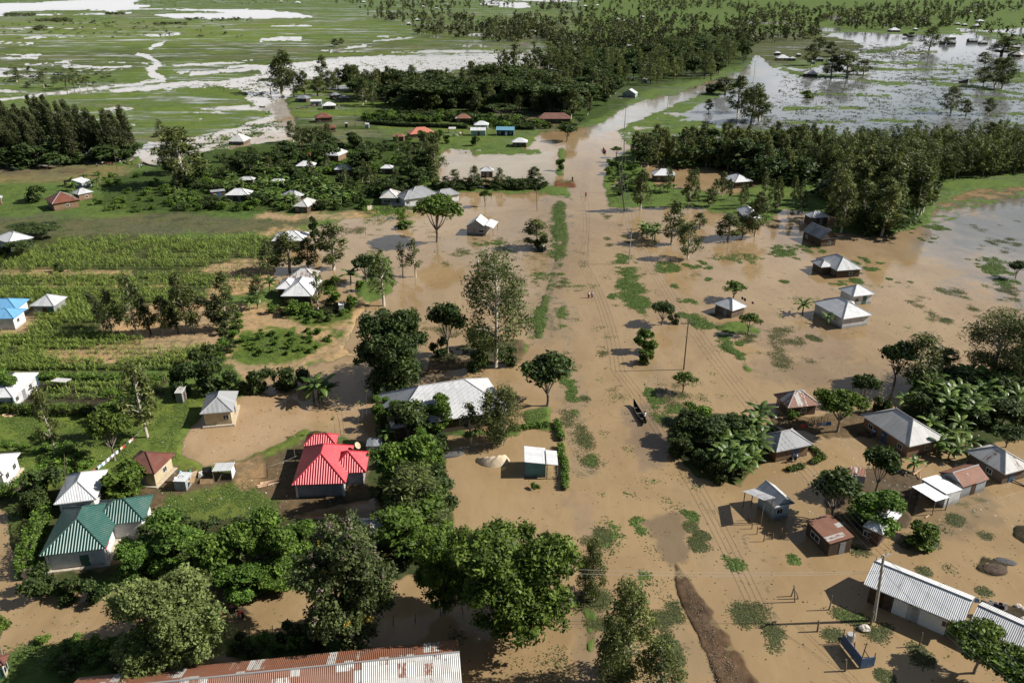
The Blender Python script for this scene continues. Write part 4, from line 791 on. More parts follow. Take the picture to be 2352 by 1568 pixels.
euc('eucbig', 51, 21.0, 10.0, 'euc', n=75, per=120, size=.30, low=.24, conic=.30); euc('eucnear', 52, 14.0, 5.0, 'eucy', n=60, per=130, size=.20, low=.12); euc('eucnear', 53, 12.0, 5.4, 'euc', n=55, per=120, size=.20, low=.15)
for s in range(3): euc('cas', 60 + s, 15.0, 4.8, 'cas', M_DBARK, n=46, per=60, size=.34, low=.22, shear=(-.20, .02), name='casuarina_tree', conic=.95)
for s in range(3): broad('broad', 70 + s, 9.0, 8.0, 'dark', lobes=8, ncl=12, per=45, size=.33)
for s in range(2): broad('forest', 76 + s, 12.0, 7.0, 'dark', full=True, lobes=11, ncl=11, per=45, size=.36, base=.22, flat=1.0)
broad('bigdark', 80, 14.5, 13.0, 'dark', full=True, lobes=18, ncl=20, per=80, size=.27, base=.03, flat=1.0, clr=.13)
broad('mango', 81, 14.0, 13.5, 'mango', lobes=20, ncl=20, per=105, size=.21, aspect=2.0, base=.16, flat=.7, clr=.11, full=True); broad('mango', 82, 9.0, 8.0, 'mango', lobes=9, ncl=15, per=80, size=.24, base=.42, flat=.55, clr=.15)
for s in range(3): broad('lush', 84 + s, 9.0, 7.5, 'lush', full=True, lobes=12, ncl=18, per=95, size=.19, aspect=1.9, base=.04, flat=.95, clr=.15, layered=.5, name='feathery_tree')
broad('grey', 88, 13.0, 12.0, 'grey', full=True, lobes=18, ncl=24, per=130, size=.16, base=.04, flat=1.0, clr=.11, droop=.8)
broad('flower', 89, 15.0, 11.0, 'flower', full=True, lobes=20, ncl=22, per=100, size=.18, base=.03, flat=1.0, clr=.13, extra=[('yellow', .035, 40), ('pods', .16, 34)])
broad('round', 90, 9.0, 9.0, 'mango', lobes=10, ncl=16, per=70, size=.26, base=.34, flat=.75, clr=.15)
for s in range(3): broad('shrub', 92 + s, 2.6, 3.6, 'lush', full=True, lobes=6, ncl=10, per=42, size=.17, base=.05, flat=.8, clr=.2, name='bush')
for s in range(2): broad('dshrub', 96 + s, 3.0, 4.2, 'dark', full=True, lobes=6, ncl=10, per=42, size=.19, base=.05, flat=.8, clr=.2, name='bush')
for s in range(2): broad('clip', 99 + s, 3.2, 3.2, 'mango', full=True, lobes=7, ncl=14, per=60, size=.14, base=.10, flat=1.0, clr=.16, name='bush')
broad('small', 104, 5.0, 3.6, 'mango', lobes=6, ncl=9, per=40, size=.17, base=.40, flat=.7, clr=.2)
acacia('acacia', 110, 9.0, 10.0)
CATS = {'bush': 'bush'}
_cnt = {}
def plant(key, p, h, w=None, label='', group=None, rz=None, var=None):
    vs = PROTO[key]; i = _cnt.get(key, 0); _cnt[key] = i + 1
    name, tr, cr, H, W = vs[(i if var is None else var) % len(vs)]; sz = h / H; sx = (w / W) if w else sz * random.uniform(.85, 1.15)
    o = thing(name, label, 'bush' if name == 'bush' else 'tree', (p[0], p[1], land_h(p[0], p[1])), rz if rz is not None else (random.uniform(0, 6.28) if key != 'cas' else random.uniform(-.4, .4)), group)
    o.scale = (sx, sx, sz); add('trunk', tr, o); add('crown', cr, o); return o
def tree(key, c, r, bx, by, ty, w, label, **kw):      # foot, top and width as read off a tile
    bp = P(*T(c, r, bx, by)); tp = top_at(bp, T(c, r, bx, by)[0], T(c, r, bx, ty)[1]); return plant(key, bp, max(tp.z, .8), w * .25632 * mpp(bp) * (1.32 if key[:3] in ('euc', 'cas') else 1.08), label, **kw)
REST = {}
def forest(poly, n, keys, hr, label, group, gap=3.0, wk=1.0, rest=None):
    poly = np.asarray(poly, float); lo, hi = poly.min(0), poly.max(0); pts = []; tries = 0
    while len(pts) < n and tries < n * 60:
        tries += 1; x, y = random.uniform(lo[0], hi[0]), random.uniform(lo[1], hi[1])
        if sdist(np.array([x]), np.array([y]), poly)[0] < 0: continue
        p = P(x, y)
        if any((p.x - q.x) ** 2 + (p.y - q.y) ** 2 < gap * gap for q in pts): continue
        if any(abs(p.x - hx) < hr_ and -hr_ - 5 < p.y - hy < hr_ for hx, hy, hr_ in CLEAR): continue
        pts.append(p)
    for p in pts:
        k = random.choice(keys); h = random.uniform(*hr)
        if rest: REST.setdefault(rest, []).append((k, p, h, wk * random.uniform(.9, 1.2)))
        else:
            H_, W_ = PROTO[k][0][3], PROTO[k][0][4]; plant(k, p, h, W_ * h / H_ * wk * random.uniform(.9, 1.2), label=label, group=group)
def merge_rest(key, label, cat):             # the trees of one kind beyond the three hundred largest: one object
    vs, lvs, mis, mats, off = [], [], [], [], 0; tk = MB()
    for i, (k, p, h, wk) in enumerate(REST[key]):
        pr = PROTO[k][i % len(PROTO[k])]; me = pr[2]; n = len(me.vertices); co = np.empty(n * 3, np.float32); me.vertices.foreach_get('co', co); co = co.reshape(-1, 3).copy()
        lv = np.empty(n, np.float32); me.attributes['lv'].data.foreach_get('value', lv); a = random.uniform(0, 6.28); sz = h / pr[3]; sx = sz * wk
        if n > 6000: q = np.arange(n).reshape(-1, 4)[::2].ravel(); co, lv = co[q], lv[q]
        x, y = co[:, 0] * sx, co[:, 1] * sx; z0 = land_h(p.x, p.y)
        vs.append(np.stack([x * math.cos(a) - y * math.sin(a) + p.x, x * math.sin(a) + y * math.cos(a) + p.y, co[:, 2] * sz + z0], -1)); lvs.append(np.clip(lv * .8 + random.uniform(-.1, .25), 0, 1))
        m = me.materials[0]
        if m not in mats: mats.append(m)
        mis.append(np.full(len(co) // 4, mats.index(m)))
        tk.tube([(p.x, p.y, z0 - .5), (p.x, p.y, z0 + h * .7)], [.02 * h, .008 * h], 4)
    v = np.concatenate(vs); me = np_mesh(key, v, quads(len(v)), mats, {'lv': np.concatenate(lvs)}); me.polygons.foreach_set('material_index', np.concatenate(mis))
    o = tag(add(key, me), label, cat, kind='stuff'); tk.obj('trunks', M_DBARK, o)['kind'] = 'stuff'
    return o
CLEAR = [(o.location.x, o.location.y, 4.5) for o in C.objects if o.type == 'EMPTY' and o.get('category') in ('house', 'building', 'shed', 'kiosk', 'barn')]
# -- foreground
tree('grey', 0,3,1580,1405,470,1000, 'broad grey-green tree standing in front of the rusted long roof')
tree('flower', 1,3,830,1235,40,830, 'dark tree dotted with yellow blossom and dry pods')
tree('mango', 2,3,25,1085,70,1160, 'largest glossy green tree, trunk standing in the flood', var=0)
tree('mango', 1,3,1690,930,90,620, 'glossy green tree left of the largest glossy tree', var=0)
tree('mango', 2,3,330,820,240,420, 'green tree with flat leafy crown right of the largest glossy tree', var=1)
for q in [(0,3,1560,560,60,560,'bright feathery tree at the corner of the green roofed house'), (0,3,2080,680,90,560,'bright feathery tree behind the broad grey-green tree'), (1,3,170,640,10,520,'tall feathery tree left of the dark blossom tree'), (1,3,420,420,100,340,'pale green feathery tree beside the half buried white roof'),
          (0,3,1280,640,300,420,'low feathery tree in front of the green roofed house'), (0,3,2200,800,430,480,'shaded feathery tree low behind the broad grey-green tree'), (1,3,150,720,430,440,'leafy light green tree above the cattle mud'),
          (1,2,1380,1480,800,570,'feathery tree crowding the red roofed house'), (1,3,1430,420,-60,760,'bright feathery tree above the largest glossy tree'), (1,2,1590,1600,1255,230,'small branchy tree leaning out over the brown flood'), (1,2,1650,830,480,260,'slim feathery tree in front of the long hall'), (1,2,1120,800,560,140,'bright bush-like tree at the corner of the long hall')]:
    tree('lush', *q)
tree('forest', 1,2,1370,900,520,350,'dark brownish tree hiding the left half of the long hall'); tree('eucnear', 1,2,1440,1700,1150,500,'olive fine leaved tree among the feathery trees', var=1)
tree('euclite', 1,2,1925,935,560,180,'thin half bare tree in front of the long hall'); tree('eucnear', 1,2,2120,940,440,230,'left of two slender trees at the hall corner', var=1); tree('eucnear', 1,2,2210,930,400,240,'right of two slender trees at the hall corner', var=1)
tree('bigdark', 1,1,1215,1960,1190,620,'big dense dark tree behind the long hall'); tree('broad', 1,1,1720,1640,1175,330,'dark leafy tree between the big dense tree and the tall one')
tree('eucbig', 1,2,2145,255,-770,430,'tallest open crowned tree with bare white trunk')
tree('round', 1,1,1622,645,205,420,'round crowned tree with dark trunk standing in the flood'); tree('small', 1,1,2052,330,165,105,'tiny round tree beside the grey tiled house')
tree('euclite', 1,1,1310,952,645,95,'left slender young tree on the flooded meadow'); tree('euclite', 1,1,1420,958,605,120,'right slender young tree on the flooded meadow'); tree('euclite', 1,1,1150,1220,710,210,'ragged half bare tree at the sandy shore')
tree('euc', 1,1,690,900,465,230,'dense tall tree behind the gleaming white roof'); tree('euc', 1,1,300,905,560,250,'olive tree in front of the white farm roof'); tree('euc', 1,1,110,940,640,170,'pale olive tree left of the white farm roof'); tree('euc', 1,1,470,890,600,140,'dark slim tree between the white roofs'); tree('forest', 1,1,530,665,395,90,'small dark tree right of the white farm roof'); tree('euclite', 1,1,565,1260,920,120,'thin tree at the corner of the gleaming white roof')
tree('broad', 1,1,990,1010,760,230,'bushy tree beside the sandy shore'); tree('euc', 1,1,30,1200,960,110,'pale tree at the edge of the maize by the white roofs')
for i, (bx, by, ty, w) in enumerate([(930,1430,1120,110),(1020,1492,1090,150),(1232,1497,950,170),(1360,1482,1080,130),(1470,1482,1150,120),(1532,1470,1200,100),(1605,1470,1180,100),(1672,1467,935,190),(1730,1460,1040,170),(1995,1450,1150,180),(2042,1425,925,170)]):
    tree('euc' if i % 3 else 'cas', 0,1,bx,by,ty,w, 'slender tree in the thin row between the maize plots', group='thin tree row between the maize plots')
tree('euc', 2,1,215,700,435,190,'dark leafy tree on the weedy islet left of the road'); tree('dshrub', 2,1,260,720,560,120,'dark bush under the leafy tree on the weedy islet')
for q in [(1435,658,275,180,'dark slender tree in the flooded field beyond the banana stand'),(1575,792,455,160,'slender tree whose trunk rises from the near flood'),(1155,362,-10,130,'tall slender tree beside the leaning pole'),(1582,337,0,110,'slender tree on the green bank inside the grove'),(1935,622,385,190,'leafy olive tree left of the three at the grove edge'),(2065,602,395,140,'middle olive tree of the three at the grove edge'),(2187,597,190,170,'tall right olive tree of the three at the grove edge'),(1770,332,170,110,'olive tree on the bank before the two tier roof'),(1680,520,380,110,'short tree beside the slender dark tree')]:
    tree('euc', 2,1,*q)
tree('small', 2,1,1985,1165,985,200,'forked small tree behind the round-shouldered hut'); tree('small', 2,1,2112,1470,1265,180,'small leaning tree on the weedy mound below the hut'); tree('broad', 2,1,1345,1385,1160,220,'dense dark bush tree beside the road weeds'); tree('dshrub', 2,1,1450,1370,1270,110,'low dark bush leaning on the dense bush tree')
tree('clip', 2,2,1190,110,-115,205,'rounded bright bush in the flood by the pole, far one'); tree('clip', 2,2,1195,205,50,140,'rounded bright bush in the flood by the pole, near one')
tree('broad', 2,2,318,585,110,450,'dark spreading tree beside the flooded road'); tree('small', 2,2,1530,468,270,190,'low forked tree in the brown eddies')
tree('eucnear', 2,3,725,815,245,180,'drooping slender tree inside the fence corner', var=1); tree('eucnear', 2,3,655,760,430,150,'short drooping tree at the fence corner', var=1)
tree('eucnear', 2,3,1010,1560,640,360,'tall pale feathery tree at the bottom centre', var=0); tree('eucnear', 2,3,1330,1700,1170,330,'lower feathery tree at the bottom edge', var=1); tree('eucnear', 2,3,880,1660,950,280,'dark feathery tree left of the tall pale one', var=1)
tree('round', 3,3,1850,1480,1070,520,'leafy tree in front of the tin annex, bottom right'); tree('round', 3,3,2250,1750,1330,560,'leafy tree cut by the bottom right corner')
tree('clip', 3,3,1350,320,120,310,'round glossy bush in the flood above the long white building')
tree('broad', 3,2,560,1610,1150,420,'dense leafy tree behind the rust striped kiosk'); tree('lush', 3,2,940,1690,1310,500,'bright leafy tree next to the hidden pale roof'); tree('broad', 3,2,960,1390,960,330,'tall dark leafy tree before the pile of planks')
tree('round', 3,2,620,832,470,420,'flat topped green tree shading the swept yard'); tree('broad', 3,2,840,580,285,220,'dark narrow tree behind the long clay house'); tree('broad', 3,2,1125,400,-20,310,'dark tall tree with full shadow on the flood')
tree('euc', 3,2,1340,440,-40,330,'pale olive tree beside the dark tall tree'); tree('eucbig', 3,2,1990,360,-230,420,'large dark tree above the banana grove at right'); tree('eucbig', 3,2,2240,430,-180,400,'large olive tree at the right edge'); tree('euc', 3,2,1560,300,60,200,'dull olive tree left of the large dark tree')
tree('broad', 3,1,2215,968,795,150,'lone round tree on the right hand water')
tree('eucy', 0,2,1325,890,215,230,'slim yellow-green tree with clean trunk on the grass'); tree('euc', 0,2,492,1035,430,150,'narrow dark tree by the lawn hedges'); tree('round', 0,2,1030,1090,660,350,'round green tree beside the washing line'); tree('lush', 0,2,1100,690,430,340,'dark green bushy tree behind the round tree', var=1)
tree('broad', 0,2,1250,780,520,300,'shaded tree between the round tree and the slim one'); tree('clip', 0,2,1120,1385,1115,430,'bright round bush in front of the brown roof'); tree('lush', 0,2,60,560,240,290,'pale green tree cut by the left edge'); tree('mango', 0,3,20,1320,980,260,'bright green tree at the lower left edge', var=1)
for i, (c, r, bx, by, ty, w, lab) in enumerate([(0,2,1640,480,190,260,'dark thicket left of the grey hip roof'),(0,2,1900,470,180,300,'dark thicket behind the grey hip roof'),(0,2,2060,460,260,200,'dark thicket beside the sand path'),(0,2,1840,250,40,230,'tall dark bush at the end of the maize'),(0,2,2240,460,280,220,'dark bush left of the tall bananas'),(1,2,60,450,230,260,'dark bush just behind the tall bananas'),(1,2,330,430,200,300,'broad dark bush behind the tall bananas'),
   (0,2,400,1420,1150,340,'dark bushy tree left of the pale zinc roof'),(0,2,330,1560,1330,260,'dark bush at the corner of the green roof'),(0,3,380,780,540,330,'leafy bush at the near corner of the green house'),(0,3,640,800,600,260,'dark bush before the green house wall'),(0,3,880,840,620,260,'shaded bush in front of the green house'),(1,1,140,640,760,90,'') ]):
    if lab: tree('dshrub', c, r, bx, by, ty, w, lab)
for c, r, bx, by, ty, w, lab in [(0,2,750,1140,1030,220,'bright bush behind the pale zinc roof'),(0,2,880,880,700,150,'bush beneath the round tree'),(0,2,590,1200,1060,200,'bright bush at the end of the diagonal hedge'),(0,2,370,870,820,150,'small clipped bush on the lawn, upper'),(0,2,60,960,915,160,'small clipped bush on the lawn, far left'),(0,2,230,975,930,110,'small clipped bush on the lawn, middle'),(0,2,420,990,935,220,'small clipped bush on the lawn, right'),
   (1,1,380,1300,1160,210,'round bush in front of the gleaming white roof'),(1,1,690,1180,1050,160,'bright bush right of the gleaming white roof'),(1,1,850,1260,1110,140,'bright bush covering the small latrine'),(1,1,160,1290,1190,110,'low bright bush left of the gleaming roof'),(1,1,930,1085,980,100,'bush at the sandy shore'),(1,1,680,1060,940,170,'dark green bush beside the white roof'),(1,1,1330,520,430,160,'bright scrub bush left of the round crowned tree'),(1,1,1290,430,335,110,'dark bush below the grey tiled house'),
   (2,2,205,1320,1255,90,'single floating bush near the teal kiosk'),(3,2,220,720,630,110,'pale bush beside the rusted hut'),(3,2,30,800,735,120,'grey bush at the yard fence')]:
    tree('shrub', c, r, bx, by, ty, w, lab)
for c, r, bx, by, ty, w, lab in [(0,1,330,610,485,400,'wide dark clipped tree behind the left edge roof'),(0,1,200,785,640,270,'dark clipped tree in front of the left edge roof'),(0,1,20,790,630,160,'dark tree at the left edge above the maize'),(0,1,330,290,130,200,'leafy tree left of the rust roofed house'),(0,1,530,925,840,90,'lone dark bush in the maize'),(1,1,2010,1620,1400,230,'dark undergrowth left of the tallest tree'),(1,2,1990,270,60,200,'dark undergrowth beneath the tallest tree'),(1,2,2250,220,40,200,'dark bush right of the tallest tree'),(1,1,1640,1660,1500,160,'dark bush between the dense trees'),
   (2,2,1560,900,640,240,'dark bush at the head of the banana clump'),(2,2,1500,1010,850,200,'shaded bush at the road edge of the banana clump'),(2,2,1760,940,700,300,'leafy bush above the banana clump'),(2,2,1980,900,680,260,'bright leafy bush behind the clay walled hut'),(2,2,1850,1250,1060,200,'bush at the foot of the banana clump'),(3,2,2100,760,560,300,'pale bushy tree among the right hand bananas'),(3,2,2130,960,760,240,'clipped bush above the stained house'),(3,2,1000,660,480,160,'leafy bush left of the long clay house roof')]:
    tree('broad' if w > 230 else 'dshrub', c, r, bx, by, ty, w, lab)
# -- lake and village singles
for c, r, bx, by, ty, w, lab in [(1,0,255,835,450,190,'tall tree pair standing in white water, right one'),(1,0,225,835,510,160,'tall tree pair standing in white water, left one'),(1,0,600,745,500,100,'tall thin tree before the white water'),(3,0,690,695,470,210,'big leaning lake tree below the mound'),(3,0,565,690,495,150,'olive lake tree left of the big leaning one'),(3,0,860,670,535,140,'small lake tree right of the big leaning one'),(3,0,560,510,375,110,'dark tree on the lake mound, right one'),(3,0,460,450,335,110,'dark tree on the lake mound, left one'),(3,0,380,590,400,120,'tree over the mound roofs'),
   (3,0,1640,1015,770,160,'ragged tree in the lake centre'),(3,0,1762,1035,895,105,'short ragged tree right of the centre one'),(3,0,1970,1025,875,95,'ragged tree alone on a weed bar'),(3,0,1960,1335,1105,190,'forked tree at the near lake shore'),(3,0,1440,450,235,140,'dark lake tree before the far roofs'),(3,0,2020,780,520,140,'slanting lake tree, middle'),(3,0,2095,800,510,150,'slanting lake tree, right'),(3,0,1935,585,465,120,'dark lake tree above the slanting ones'),(3,0,1930,770,590,110,'slanting lake tree, left'),(3,0,2110,500,330,220,'dark trees at the right lake edge'),(3,0,1600,400,340,70,'little tree on the half sunk shacks'),
   (2,0,2020,1010,680,190,'roadside lake tree with thin trunk, left'),(2,0,2140,1095,750,230,'roadside lake tree with thin trunk, right'),(2,0,2200,1085,800,180,'bent roadside lake tree'),(2,0,1900,850,690,150,'bushy lake tree at the road bank'),(2,0,1760,1000,885,70,'bare young tree in the shallow lake'),(2,0,1835,665,470,90,'single tree on the far road verge'),(1,0,715,420,350,75,'round dark tree on the wet plain'),(1,0,768,405,345,40,'small tree right of the round plain tree')]:
    tree('euc', c, r, bx, by, ty, w, lab)
tree('acacia', 1,0,132,852,690,190,'flat crowned tree over the white water'); tree('acacia', 1,0,2200,1115,930,260,'flat crowned bright tree at the forest foot'); tree('acacia', 2,0,490,460,360,120,'flat crowned tree in the forest clearing')
tree('acacia', 0,0,600,805,670,220,'flat crowned tree on the wet plain'); tree('broad', 2,0,495,1270,1105,190,'round dark tree at the road junction'); tree('broad', 2,0,610,1120,1050,100,'small tree right of the long rust barn'); tree('small', 2,0,935,1412,1310,90,'small round tree by the drowned road'); tree('shrub', 3,0,360,878,805,110,'round bush alone in the lake'); tree('dshrub', 3,0,1262,332,285,100,'dark bush on the lake bank'); tree('dshrub', 2,0,1800,840,745,160,'dark green bush at the road bank')
for bx, by, ty, w in [(660,790,680,60),(720,790,690,55),(780,785,680,60),(490,780,690,70),(400,790,620,60),(160,740,640,70),(850,770,725,40),(250,790,735,60)]: tree('euclite', 0,0,bx,by,ty,w,'thin tree in the loose line on the wet plain', group='thin trees on the wet plain')
for bx, by, ty, w in [(1450,1300,1070,100),(1500,1330,1130,130),(1430,1230,1180,80)]: tree('euclite', 0,0,bx,by,ty,w,'sparse tree in the white water by the tall grove', group='sparse trees in the white water')
for bx, by, ty, w in [(330,1280,1090,90),(400,1300,1140,90),(470,1320,1150,110),(560,1320,1140,120),(640,1280,1110,90),(340,870,630,110),(440,870,640,100),(560,860,690,130),(740,800,620,100),(680,830,640,90),(640,800,700,80)]:
    tree('euc', 1,0,bx,by,ty,w,'olive tree in the shore grove by the white water', group='shore grove trees')
for c, r, bx, by, ty, w, lab in [(1,0,1500,1290,1165,110,'round clipped tree before the orange roof, left'),(1,0,1570,1290,1175,100,'round clipped tree before the orange roof, middle'),(1,0,1640,1270,1155,100,'round clipped tree before the orange roof, right'),(1,0,1712,1290,1200,70,'round clipped tree on the green, smaller'),(1,0,1965,1310,1210,80,'clipped shrub below the pale blue shed'),(2,0,435,1530,1410,80,'bright clipped shrub in the flooded verge')]: tree('clip', c, r, bx, by, ty, w, lab)
tree('euc', 0,1,1660,150,-370,330,'tall pale trunked tree rising from village shrubs'); tree('euc', 0,0,1560,1560,1315,200,'olive tree at the village edge near the net menders'); tree('euc', 1,0,1610,1560,1290,150,'tall slim tree at the flooded plot edge'); tree('forest', 1,0,980,1560,1330,280,'dense silvery tree covering the village roofs')
tree('euc', 2,1,205,130,-30,110,'slim tree beside the left roadside pole')
for bx, by, ty, w in [(1780,160,0,80),(1960,165,-30,90),(2180,160,-10,80),(1600,150,20,80),(1700,158,60,70)]: tree('euc', 1,1,bx,by,ty,w,'slim tree in the line along the flooded plot', group='tree line along the flooded plot')
# -- woods
forest([(790,205),(860,190),(1000,195),(1200,195),(1330,185),(1425,205),(1415,240),(1330,280),(1235,258),(1130,262),(1040,255),(980,262),(880,250),(800,238)], 135, ['euc','euc','euc','forest','broad'], (10, 16), 'dark tree packed in the grove behind the village green', 'central grove trees', 3.0, 1.5)
forest([(1425,140),(1560,118),(1700,108),(1722,140),(1640,185),(1560,185),(1500,200),(1440,205),(1330,185),(1250,160),(1290,125)], 210, ['euc','euc','eucy','forest'], (10, 16), 'tree in the dense wood left of the drowned road', '', 3.2, 1.35, 'roadside_wood')
forest([(1450,372),(1500,352),(1620,345),(1800,342),(1900,348),(1890,400),(1760,425),(1720,395),(1560,385),(1470,392)], 80, ['euc','eucy','eucy','forest'], (8, 13), 'olive tree in the flooded grove right of the road', 'flooded grove trees', 2.8, 1.35)
forest([(1880,350),(2000,350),(2130,352),(2450,345),(2450,392),(2200,415),(2110,435),(2000,440),(1900,420)], 330, ['euc','eucy','eucy'], (8, 13), 'yellow-olive tree in the plantation beyond the barn', '', 2.2, 1.3, 'roadside_wood')
forest([(1930,440),(2060,420),(2125,440),(2120,505),(2020,545),(1930,535),(1900,480)], 34, ['euc','euc','eucy'], (11, 15.5), 'tall olive tree in the clump beside the barn', 'barn clump trees', 2.6, 1.5)
forest([(1490,440),(1560,430),(1760,445),(1840,455),(1860,490),(1760,500),(1600,470)], 16, ['euc'], (6, 10), 'slender tree along the near edge of the grove', 'grove edge trees', 4.0)
forest([(-80,312),(100,318),(240,328),(318,352),(300,368),(150,378),(0,385),(-80,388)], 80, ['cas'], (12, 20), 'wind-bent dark tree in the tall grove at the left', 'wind-bent grove trees', 2.6, .95)
forest([(385,425),(460,385),(560,352),(660,342),(800,338),(1000,335),(1010,385),(985,425),(860,470),(790,440),(640,445),(560,400),(470,470),(400,480)], 46, ['euc','euc','forest','broad'], (5, 9), 'leafy tree among the village gardens', 'village garden trees', 4.0, 1.3)
forest([(1000,428),(1250,424),(1250,436),(1000,440)], 34, ['dshrub'], (2, 3.5), 'bush in the dark hedge row along the flooded plot', '', 1.6, 1.2, 'undergrowth')
forest([(385,440),(480,380),(560,352),(700,340),(980,335),(1010,385),(985,430),(870,485),(700,486),(500,488),(390,486)], 260, ['shrub','dshrub','dshrub'], (1.8, 3.6), 'bush in the thick village undergrowth', '', 2.4, 1.2, 'undergrowth')
forest([(830,272),(1000,268),(1200,285),(1240,292),(1180,300),(1040,282),(860,282)], 90, ['dshrub','shrub'], (2, 4.5), 'bush at the foot of the central grove', '', 3.0, 1.2, 'undergrowth')
forest([(1180,291),(1310,289),(1312,297),(1180,299)], 22, ['clip'], (2.2, 3.0), 'bush in the dark green row before the rust barn', 'barn front bushes', 1.8)
forest([(1395,360),(1440,380),(1480,400),(1480,440),(1420,455),(1400,420)], 22, ['shrub','dshrub'], (1.8, 3.4), 'bush on the weedy bank right of the road', '', 2.4, 1.2, 'undergrowth')
forest([(210,395),(330,400),(470,450),(470,488),(230,488),(200,450)], 34, ['shrub'], (1.4, 2.4), 'bush in the scrub field beside the clay huts', '', 3.0, 1.2, 'undergrowth')
forest([(560,775),(690,758),(790,775),(690,825),(575,838)], 22, ['shrub'], (.9, 1.6), 'low bush on the sandy scrub mound', 'sandy mound bushes', 1.8)
forest([(650,690),(800,705),(800,735),(700,748),(650,730)], 16, ['shrub','dshrub'], (.9, 1.6), 'low bush below the gleaming white roof', 'yard scrub bushes', 1.8)
forest([(500,720),(560,735),(545,790),(500,850),(480,840),(510,780)], 18, ['shrub','dshrub'], (1.0, 2.0), 'bush along the sandy field edge', 'field edge bushes', 1.8)
forest([(330,1225),(640,1205),(860,1210),(1040,1225),(1030,1290),(900,1320),(640,1325),(330,1330)], 22, ['dshrub','dshrub'], (1.8, 3), 'shaded bush in the tree belt along the bottom', '', 2.4, 1.2, 'undergrowth')
forest([(860,935),(1000,1010),(1025,1150),(1030,1250),(900,1200),(870,1040)], 16, ['dshrub','lush'], (2.5, 5), 'shaded bush among the trees by the red roof', 'red roof thicket', 2.0)
forest([(20,1480),(150,1478),(330,1490),(300,1550),(0,1560)], 14, ['shrub','dshrub'], (1.0, 2.2), 'bush behind the wire fence at lower left', '', 1.6, 1.2, 'undergrowth')
forest([(520,1480),(700,1465),(760,1490),(560,1510)], 8, ['shrub','dshrub'], (1.0, 2.0), 'bush beside the long rusted roof', 'rusted roof bushes', 1.6)
forest([(1540,960),(1620,950),(1600,1000),(1640,1080),(1600,1090),(1535,1020)], 8, ['dshrub','shrub'], (2, 3.6), 'dark bush on the road side of the banana clump', 'banana clump bushes', 2.0)
forest([(2080,900),(2200,880),(2352,850),(2420,860),(2420,960),(2300,1000),(2150,985)], 18, ['dshrub','broad'], (2.5, 5), 'dark bush between the right hand bananas', 'right banana grove bushes', 3.0)
forest([(800,195),(1200,195),(1420,200),(1415,245),(1330,285),(1230,265),(1040,258),(880,255)], 130, ['euc','forest','forest','dshrub'], (4, 11), '', '', 2.2, 1.4, 'roadside_wood')
forest([(1480,350),(1900,345),(1890,420),(1760,430),(1720,395),(1560,385)], 110, ['euc','eucy','dshrub'], (3, 10), '', '', 2.2, 1.3, 'roadside_wood')
forest([(1930,440),(2060,420),(2125,440),(2120,505),(2020,545),(1930,535),(1900,480)], 50, ['euc','dshrub','forest'], (3, 9), '', '', 1.8, 1.4, 'roadside_wood')
forest([(-80,318),(240,332),(318,355),(300,372),(150,380),(-80,390)], 50, ['cas','dshrub'], (3, 11), '', '', 2.2, 1.3, 'roadside_wood')
merge_rest('roadside_wood', 'dense mixed wood along the drowned road and in the groves', 'woodland'); merge_rest('undergrowth', 'thick low undergrowth between houses and under trees', 'undergrowth')
# far woods that read as one mass
FAR = [([(830,40),(940,30),(1060,38),(1180,60),(1300,66),(1310,100),(1230,106),(1080,92),(960,82),(940,62)],330),([(1180,42),(1400,34),(1560,40),(1730,52),(1880,60),(1880,92),(1720,105),(1560,115),(1290,125),(1180,90)],800),([(700,-6),(940,-10),(1180,2),(1180,16),(940,28),(860,28),(800,14)],240),([(1180,14),(1420,4),(1560,-8),(1700,0),(1720,22),(1520,30),(1300,34)],260),
       ([(1690,20),(1800,18),(1960,22),(2200,4),(2460,0),(2460,22),(2300,34),(2220,60),(2060,72),(1960,68),(1880,56),(1700,50)],700),([(1500,-22),(1900,-26),(2460,-24),(2460,-12),(1980,-6),(1600,-10)],220),([(-100,-24),(700,-26),(1400,-24),(1400,-16),(700,-18),(-100,-18)],120),([(1180,140),(1330,130),(1330,170),(1210,180),(1060,190),(1060,180)],40),([(2225,70),(2352,60),(2450,70),(2450,98),(2330,98),(2240,80)],40)]
rg = np.random.default_rng(5); parts = []; tk = MB()
for poly, n in FAR:
    a = np.array(poly, float); c = 0
    while c < n:
        x, y = rg.uniform(a[:, 0].min(), a[:, 0].max()), rg.uniform(a[:, 1].min(), a[:, 1].max())
        if sdist(np.array([x]), np.array([y]), a)[0] < 0: continue
        c += 1; p = P(x, y)
        if vn(np.array([p.x]), np.array([p.y]), 60, 9)[0] < -.35: continue
        if any(abs(p.x - hx) < 6 and -22 < p.y - hy < 5 for hx, hy, _ in CLEAR): continue
        h = rg.choice([rg.uniform(4, 9), rg.uniform(8, 13), rg.uniform(11, 19)]); w = rg.choice([rg.uniform(3.5, 6), rg.uniform(5, 9), rg.uniform(8, 14)]); m = 6; tk.tube([(p.x, p.y, -.5), (p.x, p.y, h * .8)], [.3, .1], 4)
        cen = [(p.x + rg.normal() * w * .22, p.y + rg.normal() * w * .22, h * (.25 + .68 * (j + rg.random()) / m)) for j in range(m)]
        q_ = leaf_cloud(rg, cen, [(w * .36, w * .36, h * .13)] * m, 15, 1.05, 1.7, .5, .8, .3); parts.append((q_[0], np.clip(q_[1] * .75 + rg.uniform(-.25, .4), 0, 1)))
v = np.concatenate([q[0] for q in parts]); lv = np.concatenate([q[1] for q in parts])
fw = add('far_woodland', np_mesh('far_woodland', v, quads(len(v)), leaf_mat('far_leaves', (.034, .050, .020), (.090, .105, .036)), {'lv': lv})); tag(fw, 'far dark woodland spread in belts across the flood plain', 'woodland', kind='stuff')
